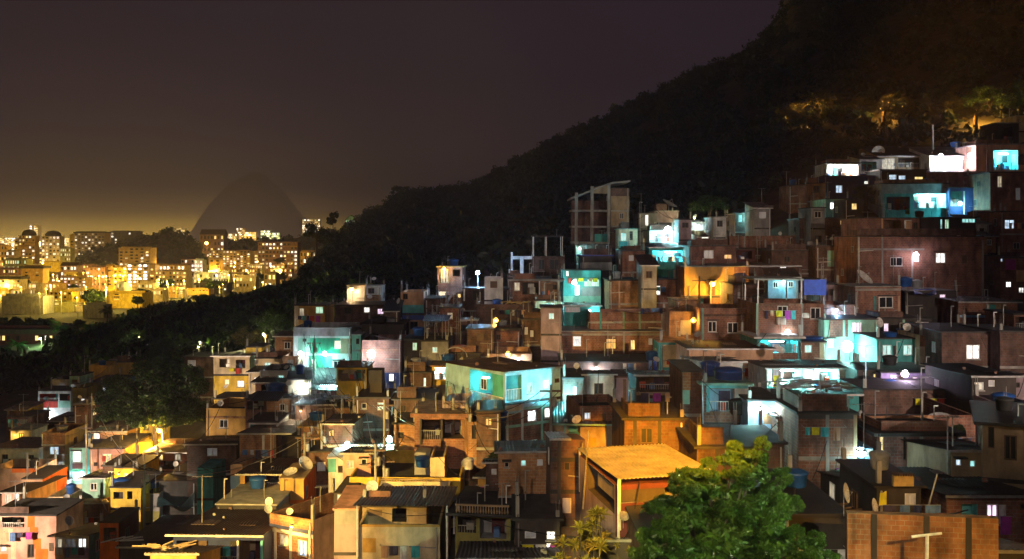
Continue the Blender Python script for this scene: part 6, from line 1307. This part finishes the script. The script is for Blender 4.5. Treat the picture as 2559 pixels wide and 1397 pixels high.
# leaf clumps shared by the woods
def clump(n, seed, size):
    r_ = np.random.default_rng(seed); cs = r_.normal(size=(7,3))*.42; cs[:,2] = np.abs(cs[:,2])*.9
    return leaf_cloud(n, cs, [.5]*7, size)
CL = [clump(46, 21+k, .36) for k in range(5)]; CLF = [clump(120, 41+k, .17) for k in range(5)]
pts = []
def slope_z(x, y): return terr(x, y)
while len(pts) < 3600:      # the hill above the houses
    u = rng.uniform(760, 3000); Y = 150+520*rng.random()**.8; x = (u-U0)/F*Y; uu = min(max(u,0),2559)
    vt = np.interp(u, TC, VTOP)
    if Y < Yd(uu, vt)+14: continue
    z = slope_z(x, Y); s = rng.uniform(2.6, 4.6)
    if z < -24: continue
    pts.append((x, Y, z+s*.25, s, s*rng.uniform(.8, 1.3)))
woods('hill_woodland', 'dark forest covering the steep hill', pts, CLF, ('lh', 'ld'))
pts = []
while len(pts) < 1900:      # the wood between the houses and the city
    u = rng.uniform(-350, 930); x = None
    Y = rng.uniform(130, 345)
    uu = min(max(u,0),2559); vt = np.interp(u, TC, VTOP)
    if Y < Yd(uu, vt)+16: continue
    x = (u-U0)/F*Y; z = terr(x, Y); s = rng.uniform(2.2, 4.2)
    vtop = V0-(z+s*1.2)/Y*F
    lim = np.interp(u, [-350, 0, 140, 165, 215, 290, 400, 520, 640, 760, 900], [905, 884, 882, 826, 820, 800, 758, 748, 728, 690, 655])
    if vtop < lim: continue
    pts.append((x, Y, z+s*.3, s, s*rng.uniform(.9, 1.5)))
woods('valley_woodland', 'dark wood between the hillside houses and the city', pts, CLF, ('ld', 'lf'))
# ================================================================== the city on the plain
def city_base_row(Y): return V0 - GROUND/Y*F
WIN = {}
def win_mesh(mat):
    if mat not in WIN:
        me = bpy.data.meshes.new('window'); v = [(-.5,-.12,0),(.5,-.12,0),(.5,.1,0),(-.5,.1,0),(-.5,-.12,1),(.5,-.12,1),(.5,.1,1),(-.5,.1,1)]
        me.from_pydata(v, [], [(0,1,5,4),(1,2,6,5),(3,0,4,7),(4,5,6,7),(0,3,2,1)]); me.materials.append(M[mat]); WIN[mat] = me
    return WIN[mat]
NLAMP = [0]
def block(label, u0, u1, vt, Y, m, floors, cols_, lit='wym', p=.45, d=None, top=None, side=None, name='apartment_building', cat='apartment block', lamp=True, power=16000, bandm=None, wfrac=.5, wbase=None, darkw='gl', rows=None, lampc=(1,.64,.10), group=None):
    x0, x1 = (u0-U0)/F*Y, (u1-U0)/F*Y; W = x1-x0; zt = (V0-vt)/F*Y; Hh = zt-GROUND; d = d or min(16, max(8, W*.6))
    root = empty(name, (x0, Y, GROUND), 0, label, cat, group)
    mb = MB().box(0, W, 0, d, 0, Hh); fh = Hh/floors
    mb.build('wall', m, root)
    if bandm:
        for k in range(1, floors+1): MB().box(-.15, W+.15, -.55, -.003, k*fh-.32, k*fh-.05).build('balcony_slab', bandm, root)
    if top == 'pent': MB().box(W*.2, W*.75, d*.2, d*.8, Hh+.003, Hh+3.2).build('roof_house', 'dk', root)
    elif top == 'dome':
        o = MB().lathe((W/2,d/2,Hh+.003), [(W*.42,0),(W*.40,2.2),(W*.28,4.4),(.01,5.4)], 14).build('roof_house', 'dk', root)
    elif top == 'slab': MB().box(-.8, W+.8, -.8, d+.8, Hh+.003, Hh+1.2).build('roof_slab', 'dk', root)
    elif top == 'gable':
        MB().quad((-.4,-.5,Hh),(W+.4,-.5,Hh),(W+.4,d/2,Hh+W*.22),(-.4,d/2,Hh+W*.22)).quad((-.4,d+.5,Hh),(-.4,d/2,Hh+W*.22),(W+.4,d/2,Hh+W*.22),(W+.4,d+.5,Hh)).build('roof', 'wo', root)
    if top in (None, 'slab', 'pent'): MB().box(.2, W-.2, d*.3, d*.34, Hh+(1.2 if top == 'slab' else .01), Hh+(2.0 if top == 'slab' else .9)).build('parapet', m, root)
    cw = W/cols_; r_ = random.Random(hash(label) % 9999 if False else sum(map(ord, label)))
    fl = rows or range(floors)
    for f in fl:
        z = f*fh+fh*.28
        if z < 2: continue
        for c in range(cols_):
            on = r_.random() < p
            if not on and r_.random() < .35: continue
            k = PANE[r_.choice(lit)] if on else darkw
            o = bpy.data.objects.new('window', win_mesh(k)); col.objects.link(o); o.parent = root
            o.location = (cw*(c+.5), 0, z); o.scale = (cw*wfrac*r_.uniform(.8, 1.25), 1, fh*.5)
    if lamp:
        n = 1 if W < 26 else 2
        for i in range(n):
            x = x0+W*(i+.5)/n+r_.uniform(-2, 2); yy = Y-r_.uniform(15, 22)
            lr = empty('street_lamp', (x, yy, GROUND), 0, 'small sodium street lamp glowing among the city blocks', 'street lamp', 'sodium street lamps among the city blocks')
            MB().tube((0,.4,0), (0,.4,9), .12, .08, 5).tube((0,.4,9), (0,0,9.2), .06, n=4).build('pole', 'cc', lr); MB().ball((0,0,8.9), min(.42, Y*.00055), 0, 6).build('lamp_glass', 'Bs', lr)
            light(lr, (0,-.7,8.5), lampc, power*r_.uniform(.4, 1.3)/n*min(2.2, max(.5, Y/560))*.95, .5)
    return root
LN = (1, .68, .11)
block('round topped ochre tower, left of a pair', 47, 88, 588, 900, 'oc', 11, 5, 'wmy', .3, top='dome', bandm='dk')
block('round topped cream tower, right of a pair', 104, 150, 590, 940, 'cr', 11, 5, 'wm', .4, top='dome')
block('thin yellow stair wing left of the round topped towers', 36, 47, 600, 905, 'ye', 10, 1, 'y', .2, lamp=False)
block('low block with round lit windows beside the round topped towers', 151, 177, 620, 860, 'ol', 6, 5, 'gm', .7)
block('wide dark tower with an ochre end standing behind the dark hill', 186, 262, 582, 1120, 'tn', 12, 9, 'wm', .35, top='slab', side='oc')
block('ochre end slab of the wide dark tower', 174, 186, 586, 1118, 'ye', 11, 1, 'y', .1, lamp=False)
block('dark flat topped tower over the shoulder of the dark hill', 277, 346, 580, 1330, 'cd', 10, 8, 'wm', .22, top='slab')
block('ochre low block at the far left edge', -10, 17, 613, 790, 'oc', 6, 4, 'ym', .5)
block('brown block with lit corner rooms at the far left edge', 16, 36, 627, 770, 'tn', 5, 3, 'wy', .6)
block('long low block lit yellow-green under the round topped towers', 8, 66, 648, 690, 'ol', 4, 10, 'yg', .8)
block('brown strip block at the left edge', -10, 45, 672, 600, 'br', 4, 9, 'ym', .5)
block('cream strip block at the left edge below the brown one', -10, 50, 698, 500, 'cr', 5, 8, 'ym', .5, top='slab')
block('tall ochre tower with two dark window columns', 53, 107, 671, 565, 'oc', 9, 2, 'em', .15, bandm=None, wfrac=.25, top='slab')
block('bright yellow blank sided block', 109, 150, 655, 655, 'ye', 7, 3, 'y', .05, lampc=LN, power=30000, darkw='ye')
block('small terracotta roofed block', 152, 192, 664, 630, 'pe', 4, 5, 'yw', .5, top='gable')
block('yellow block with rows of pink-white windows', 150, 215, 693, 535, 'oc', 6, 7, 'wpm', .5, bandm='tn')
block('dark window block with bright white corner rooms', 215, 262, 668, 600, 'br', 6, 5, 'ww', .35)
block('plain ochre column block', 262, 283, 664, 605, 'oc', 7, 1, 'm', .1, lamp=True)
block('striped balcony block before the dark hill', 297, 375, 619, 790, 'oc', 10, 6, 'wym', .3, bandm='cr')
block('block with two stacks of bright white windows', 318, 370, 660, 600, 'tn', 8, 4, 'WWw', .62, bandm='dk')
block('ochre plain block with narrow lit stair, right of the white window stacks', 370, 388, 662, 605, 'oc', 8, 1, 'y', .4)
block('ochre low wing left of the white window stacks', 283, 318, 668, 605, 'ye', 7, 3, 'wy', .5)
block('six-floor brown block with long lit galleries', 388, 466, 678, 560, 'tn', 6, 9, 'ym', .55, bandm='oc')
block('lit gallery block behind the brown galleries', 380, 462, 663, 640, 'oc', 4, 9, 'wy', .7)
block('pinkish roofed block beside the white lit tower', 453, 486, 648, 660, 'pe', 6, 4, 'wp', .5, top='gable')
block('white lit narrow tower in the middle of the city', 486, 507, 650, 640, 'wh', 7, 3, 'wp', .6, lampc=(1,.85,.6))
block('big slab block with columns of lit windows and a white edge', 522, 626, 627, 950, 'oc', 9, 12, 'wmy', .42, bandm='tn')
block('plain ochre slab in front of the big slab block', 523, 551, 648, 700, 'oc', 7, 2, 'm', .1, lampc=LN)
block('big square block with brown galleries and lit rooms', 645, 744, 606, 900, 'br', 8, 11, 'wym', .4, bandm='oc')
block('small lit block at the foot of the big square block', 552, 572, 680, 620, 'wh', 5, 3, 'gw', .7)
block('long lit block below the hill at the right end of the city', 750, 832, 628, 800, 'oc', 4, 10, 'wy', .5)
block('low dark roofed building with lit eaves at the right end of the city', 838, 880, 632, 760, 'tn', 3, 5, 'wy', .6)
block('pale concrete hall with a blank front', 5, 108, 740, 405, 'cc', 4, 4, 'm', .0, darkw='cc', top=None, name='hall', cat='hall', power=3500)
block('olive blank block right of the concrete hall', 109, 176, 757, 415, 'ol', 4, 3, 'm', .05, darkw='ol', power=5000)
block('yellow lit low block above the olive block', 124, 180, 729, 452, 'ye', 4, 5, 'y', .3, lampc=LN)
block('bright amber block with one dark window column', 228, 356, 733, 440, 'ye', 6, 1, 'o', .1, wfrac=.09, lampc=LN, power=60000)
block('grey-olive blank block before the bright amber block', 207, 260, 762, 385, 'gy', 4, 4, 'm', .03, darkw='gy', power=5000)
block('bright lit gap building with white lamps', 166, 206, 762, 420, 'cr', 4, 4, 'yW', .8, lampc=LN, power=26000)
block('ochre block with a cream end above the wood', 418, 441, 720, 520, 'oc', 5, 2, 'm', .2)
block('small white lit block above the wood', 441, 458, 722, 522, 'cr', 5, 2, 'wg', .8)
block('long low ochre block above the wood', 446, 522, 724, 545, 'oc', 3, 9, 'yw', .4)
block('low dark roofed building with lit doors above the wood', 490, 568, 712, 560, 'cd', 3, 8, 'w', .3, top='slab')
block('long low building with a flat roof and lit windows at the left edge', -20, 146, 834, 268, 'mg', 2, 14, 'wym', .4, top='slab', d=9, name='low_building', cat='building', power=5000, lampc=(1,.75,.45))
block('small lit house deep in the wood', 660, 690, 683, 520, 'tn', 3, 3, 'yw', .6, power=5000)
block('lit cottage row on the street below the big square block', 590, 640, 692, 560, 'cr', 3, 6, 'yw', .5, power=6000)
block('dark roofed villa with an orange glow above the far ridge', 500, 560, 586, 1180, 'br', 5, 7, 'wy', .25, top='gable', power=30000)
block('gabled house alone on the ridge under the hill', 864, 890, 552, 560, 'mi', 1, 2, 'wW', 1, top='gable', name='ridge_house', cat='house', d=8, lamp=False) if False else None
# the gabled house stands on the ridge, not on the plain
_y = 562; _q = P(864, 552, _y); rh = empty('ridge_house', (_q.x, _y, terr(_q.x, _y)-1), 0, 'gabled house alone on the ridge under the hill, lit pale green', 'house'); _w = 26/F*_y; _b = -(terr(_q.x, _y)-1)
_zt = (V0-549)/F*_y+_b; MB().box(0, _w, 0, 7, 0, _zt).build('wall', 'mi', rh)
MB().quad((-.4,-.5,_zt),(_w/2,-.5,_zt+2.6),(_w/2,7.5,_zt+2.6),(-.4,7.5,_zt)).quad((_w/2,-.5,_zt+2.6),(_w+.4,-.5,_zt),(_w+.4,7.5,_zt),(_w/2,7.5,_zt+2.6)).tri((0,-.01,_zt),(_w,-.01,_zt),(_w/2,-.01,_zt+2.4)).build('roof', 'mi', rh)
MB().box(.4, _w-.4, -.06, .05, _zt-1.5, _zt-.5).build('window', 'Eg', rh)
for lab, u, v, Y, c, g in (('tiny white lamp on the dark hillside, upper', 991, 528, 560, WH, 'Bw'), ('tiny white lamp on the dark hillside, lower', 990, 534, 555, WH, 'Bw'), ('tiny lamp on the ridge beside the gabled house', 826, 552, 540, WM, 'Bw'),
   ('sodium lamp on the dark ridge behind the city', 517, 608, 1120, NA, 'Bs'), ('tiny lamp in the wood above the terrace houses', 1010, 671, 300, WH, 'Bw'), ('tiny white lamp in the valley wood', 420, 797, 250, WH, 'Bw')):
    q = P(u, v, Y); r0 = .0011*Y*.55 if g == 'Bw' else 2.0; lr = empty('lamp_post', (q.x, q.y, q.z-6), 0, lab, 'lamp'); MB().tube((0,r0,-3), (0,r0,6), .1, .07, 5).build('pole', 'cc', lr); MB().ball((0,0,6), r0, 0, 8).build('lamp_glass', g, lr, True); light(lr, (0,-r0*2-.5,5.5), c, 900 if g == 'Bw' else 60000, .4)
# far bright quarter under the haze glow
for lab, u0, u1, vt, Y, k, f, n in (('far tower crowned with yellow light at the left', 75, 95, 563, 2600, 'ye', 12, 4), ('far bright waterfront block at the left edge', -10, 38, 594, 2500, 'cr', 8, 12), ('far golden tower in the skyline glow', 592, 612, 570, 2900, 'oc', 12, 5),
   ('far lower golden block in the skyline glow', 612, 640, 580, 2850, 'ye', 9, 7), ('far mint lit building on the skyline', 652, 678, 576, 2800, 'mi', 9, 7), ('far low mint lit building on the skyline', 678, 700, 582, 2800, 'mi', 8, 6),
   ('far row of lit houses on the skyline', 560, 592, 584, 2600, 'cr', 7, 9), ('far lit tower between the round topped towers', 122, 136, 580, 2400, 'cr', 12, 4), ('far pale glowing block right of the round topped towers', 152, 172, 594, 2200, 'cr', 10, 6),
   ('far lit hillside row left of the golden tower', 425, 462, 570, 3000, 'cr', 12, 9), ('far glowing block between the flat topped towers', 262, 276, 598, 2300, 'ye', 10, 4), ('far lit terraces at the foot of the faint mountain', 756, 800, 548, 3100, 'cr', 16, 10)):
    block(lab, u0, u1, vt, Y, k, f, n, 'yyW', .6, lamp=False, wfrac=.8, d=20)
    q = P((u0+u1)/2, vt, Y); lr = empty('street_lamp', (q.x, Y-60, GROUND), 0, 'floodlight mast below the far bright quarter', 'street lamp', 'floodlight masts in the far bright quarter'); MB().tube((0,1,0), (0,1,24), .4, .3, 5).build('pole', 'cc', lr); MB().ball((0,0,24), 1.3, 0, 6).build('lamp_glass', 'Bs', lr); light(lr, (0,-2.2,22), (1,.72,.25), 500000, 1.5)
# extra street lamps along the avenues
for i in range(46):
    u = rng.uniform(-10, 640); Y = rng.choice([470, 500, 580, 680, 740, 840, 1000, 1400, 1800]); x = (u-U0)/F*Y+rng.uniform(-3,3)
    lr = empty('street_lamp', (x, float(Y), GROUND), 0, 'small sodium street lamp glowing among the city blocks', 'street lamp', 'sodium street lamps among the city blocks')
    MB().tube((0,.4,0), (0,.4,8), .12, .08, 5).tube((0,.4,8), (0,0,8.2), .06, n=4).build('pole', 'cc', lr); MB().ball((0,0,7.9), max(.22, Y*.0005), 0, 6).build('lamp_glass', 'Bs', lr); light(lr, (0,-1.2,7.3), LN, 1800+Y*5, .4)
# low filler blocks between the named ones
cell = [(u, Y) for Y in (480, 620, 720, 830, 1000, 1250, 1600, 2000) for u in range(-20, 760, 46)]
words = dict(cr='cream', oc='ochre', tn='tan', br='brown', ye='yellow', wh='pale')
for i, (u, Y) in enumerate(cell):
    uu = u+rng.uniform(-12, 12)
    if uu > 600 and Y < 700: continue
    if 185 < uu < 520 and 830 < Y < 1150: continue
    if Y < 520 and uu > 400: continue
    k = ['cr','oc','tn','br','ye','wh'][int(rng.integers(0,6))]; fl = int(rng.integers(2, 4 if Y < 900 else 7)); vt = V0-(GROUND+fl*3.1)/Y*F
    block('low %s city block partly hidden between taller blocks' % words[k], uu, uu+rng.uniform(18, 38), vt, float(Y)+rng.uniform(-15,15), k, fl, int(rng.integers(3,7)), 'wymy', .5, power=12000, lamp=(i % 2 == 0), group='low %s blocks filling the city' % words[k])
# ================================================================== ground, hills, sky, camera
def hill_mesh(name, X, Y, Z, mat, smooth=True):
    nr, nc = X.shape; me = bpy.data.meshes.new(name); v = np.stack([X, Y, Z], axis=-1).reshape(-1,3)
    i = np.arange((nr-1)*(nc-1)); r = i//(nc-1); c = i % (nc-1); a = r*nc+c
    f = np.stack([a, a+1, a+1+nc, a+nc], axis=1)
    me.from_pydata(v.tolist(), [], f.tolist()); me.materials.append(M[mat]); me.polygons.foreach_set('use_smooth', [smooth]*len(f)); me.update()
    o = bpy.data.objects.new(name, me); col.objects.link(o); return tag(o, kind='structure')
def earth(key, name, ca, cb_, sc):
    m, nt, b = new_mat(name); tc = nd(nt, 'ShaderNodeTexCoord'); nz = nd(nt, 'ShaderNodeTexNoise'); nz.inputs['Scale'].default_value = sc; nz.inputs['Detail'].default_value = 8
    nt.links.new(tc.outputs['Object'], nz.inputs['Vector']); rp = ramp(nt, [(.4, ca), (.62, cb_)]); nt.links.new(nz.outputs[0], rp.inputs[0]); nt.links.new(rp.outputs[0], b.inputs['Base Color']); b.inputs['Roughness'].default_value = .95
    bp = nd(nt, 'ShaderNodeBump'); bp.inputs['Strength'].default_value = .6; bp.inputs['Distance'].default_value = .4; nt.links.new(nz.outputs[0], bp.inputs['Height']); nt.links.new(bp.outputs[0], b.inputs['Normal']); M[key] = m
earth('e1', 'hillside earth', (.035,.03,.018), (.07,.055,.035), .35); earth('e2', 'city streets', (.03,.03,.028), (.06,.055,.05), .06); earth('e3', 'mountain rock', (.05,.05,.045), (.10,.09,.08), .01)
us = np.concatenate([np.linspace(-2200, -100, 12), np.linspace(0, 2600, 90), np.linspace(2700, 4600, 14)]); ys = np.concatenate([np.linspace(-60, 30, 8), np.linspace(36, 220, 60), np.linspace(228, 700, 60), np.linspace(720, 1250, 14)])
A, B_ = np.meshgrid((us-U0)/F, ys); Yg = B_; Xg = A*np.maximum(Yg, 60); Zg = np.zeros_like(Xg)
for i in range(Xg.shape[0]):
    for j in range(Xg.shape[1]): Zg[i,j] = terr(Xg[i,j], Yg[i,j])
Zg += np.where(Yg > 200, rng.normal(size=Zg.shape)*.5, rng.normal(size=Zg.shape)*.12)
hill_mesh('hillside', Xg, Yg, Zg, 'e1')
S = 26000; gx, gy = np.meshgrid(np.linspace(-S, S, 21), np.linspace(-S, S, 21)); hill_mesh('ground', gx, gy, np.full_like(gx, GROUND), 'e2', False)
def mound(name, prof, Y, depth, n=60, rough=.6, mat='e1', woodlabel=None, s0=5, dens=260):
    us_ = np.linspace(prof[0][0], prof[-1][0], n); zt = (V0-np.interp(us_, [p[0] for p in prof], [p[1] for p in prof]))/F*Y
    ts = np.linspace(-1, 1, 25); U_, T_ = np.meshgrid(us_, ts); Z_ = GROUND-1+(zt[None,:]-GROUND+1)*np.clip(1-np.abs(T_)**1.7, 0, 1); Y_ = Y+T_*depth; X_ = (U_-U0)/F*Y_
    Z_ = Z_+rng.normal(size=Z_.shape)*rough*np.clip(1-np.abs(T_), 0, 1); hill_mesh(name, X_, Y_, Z_, mat)
    if woodlabel:
        pts = []
        for k in range(dens):
            i, j = rng.integers(0, 25), rng.integers(1, n-1)
            if Z_[i,j] < GROUND+2 or T_[i,j] > .15: continue
            s = s0*rng.uniform(.7, 1.3); pts.append((X_[i,j]+rng.normal()*3, Y_[i,j], Z_[i,j]-s*.1, s, s))
        woods('knoll_woodland', woodlabel, pts, CL, ('ld', 'ld'))
mound('knoll', [(176,668),(200,652),(240,630),(300,612),(340,603),(380,590),(420,577),(440,578),(462,592),(490,612),(510,635),(530,668)], 990, 70, woodlabel='dark wooded knoll rising out of the city', s0=4.5, dens=420)
mound('ridge', [(470,640),(500,622),(540,604),(580,606),(600,602),(640,606),(660,598),(700,600),(730,596),(770,590),(830,575),(880,600),(920,640)], 1260, 60, woodlabel='dark wooded ridge behind the big square block', s0=5, dens=420)
mound('far_mountain', [(380,640),(430,622),(470,592),(500,545),(524,510),(560,472),(590,452),(612,436),(636,428),(655,432),(676,448),(700,470),(722,492),(744,526),(770,552),(810,585),(870,615),(920,640)], 11500, 2600, n=90, rough=10, mat='e3')

# ------------------------------------------------------------------ night sky with the glow of the city low on the left
w = bpy.data.worlds.new('World'); scene.world = w; w.use_nodes = True; nt = w.node_tree; bg = nt.nodes['Background']; L = nt.links.new
tc = nd(nt, 'ShaderNodeTexCoord'); sp = nd(nt, 'ShaderNodeSeparateXYZ'); L(tc.outputs['Generated'], sp.inputs[0])
rp = ramp(nt, [(0.0, (8.0,5.0,.55)), (.010, (5.0,3.0,.40)), (.026, (1.1,.62,.15)), (.05, (.105,.072,.066)), (.10, (.010,.009,.033)), (.17, (.002,.0016,.020)), (.30, (.0012,.001,.014)), (1.0, (.009,.0075,.0095))])
L(sp.outputs[2], rp.inputs[0])
rq = ramp(nt, [(0.0, (.046,.030,.025)), (.05, (.052,.036,.050)), (.15, (.016,.0110,.027)), (.30, (.0120,.0075,.020)), (1.0, (.009,.0075,.0095))]); L(sp.outputs[2], rq.inputs[0])
at = nd(nt, 'ShaderNodeMath', operation='ARCTAN2'); L(sp.outputs[0], at.inputs[0]); L(sp.outputs[1], at.inputs[1])
mr = nd(nt, 'ShaderNodeMapRange'); mr.interpolation_type = 'SMOOTHSTEP'; mr.inputs[1].default_value = -.36; mr.inputs[2].default_value = .02; L(at.outputs[0], mr.inputs[0])
mx = nd(nt, 'ShaderNodeMix', data_type='RGBA'); L(mr.outputs[0], mx.inputs[0]); L(rp.outputs[0], mx.inputs[6]); L(rq.outputs[0], mx.inputs[7])
sky = nd(nt, 'ShaderNodeTexSky', sky_type='NISHITA'); sky.sun_disc = False; sky.sun_elevation = R(-8); sky.sun_rotation = R(200)
sm = nd(nt, 'ShaderNodeMix', data_type='RGBA', blend_type='ADD'); sm.inputs[0].default_value = .05; L(mx.outputs[2], sm.inputs[6]); L(sky.outputs[0], sm.inputs[7])
nz = nd(nt, 'ShaderNodeTexNoise'); nz.inputs['Scale'].default_value = 3.0; nz.inputs['Detail'].default_value = 5; L(tc.outputs['Generated'], nz.inputs['Vector'])   # thin uneven cloud
m2 = nd(nt, 'ShaderNodeMapRange'); m2.inputs[1].default_value = .3; m2.inputs[2].default_value = .7; m2.inputs[3].default_value = .88; m2.inputs[4].default_value = 1.1; L(nz.outputs[0], m2.inputs[0])
mm = nd(nt, 'ShaderNodeMix', data_type='RGBA', blend_type='MULTIPLY'); mm.inputs[0].default_value = 1; L(sm.outputs[2], mm.inputs[6]); L(m2.outputs[0], mm.inputs[7])
L(mm.outputs[2], bg.inputs['Color']); bg.inputs['Strength'].default_value = 1.0

hz = MB().box(-9000, 9000, -60, 14500, GROUND-1.5, 860).build('haze', [bpy.data.materials.new('haze')]); tag(hz, kind='stuff')
hm = hz.data.materials[0]; hm.use_nodes = True; hn = hm.node_tree; hn.nodes.clear(); ho = hn.nodes.new('ShaderNodeOutputMaterial'); hp_ = hn.nodes.new('ShaderNodeVolumePrincipled')
hp_.inputs['Color'].default_value = (.60,.545,.93,1); hp_.inputs['Density'].default_value = 2.0e-4; hn.links.new(hp_.outputs[0], ho.inputs['Volume'])
cam = bpy.data.cameras.new('camera'); co = bpy.data.objects.new('camera', cam); col.objects.link(co); scene.camera = co
co.location = (0, 0, 0); co.rotation_euler = (R(90), 0, 0); cam.sensor_width = 36; cam.lens = F/2559*36; cam.shift_y = -(698.5-V0)/2559; cam.clip_start = .5; cam.clip_end = 60000
vs = scene.view_settings; vs.view_transform = 'Standard'; vs.look = 'None'; vs.exposure = 0.0; vs.gamma = 1
cy = scene.cycles; cy.use_denoising = True; cy.max_bounces = 4; cy.diffuse_bounces = 2; cy.glossy_bounces = 2; cy.transmission_bounces = 2; cy.transparent_max_bounces = 4; cy.sample_clamp_indirect = 2.0; cy.use_light_tree = True; cy.caustics_reflective = False; cy.caustics_refractive = False
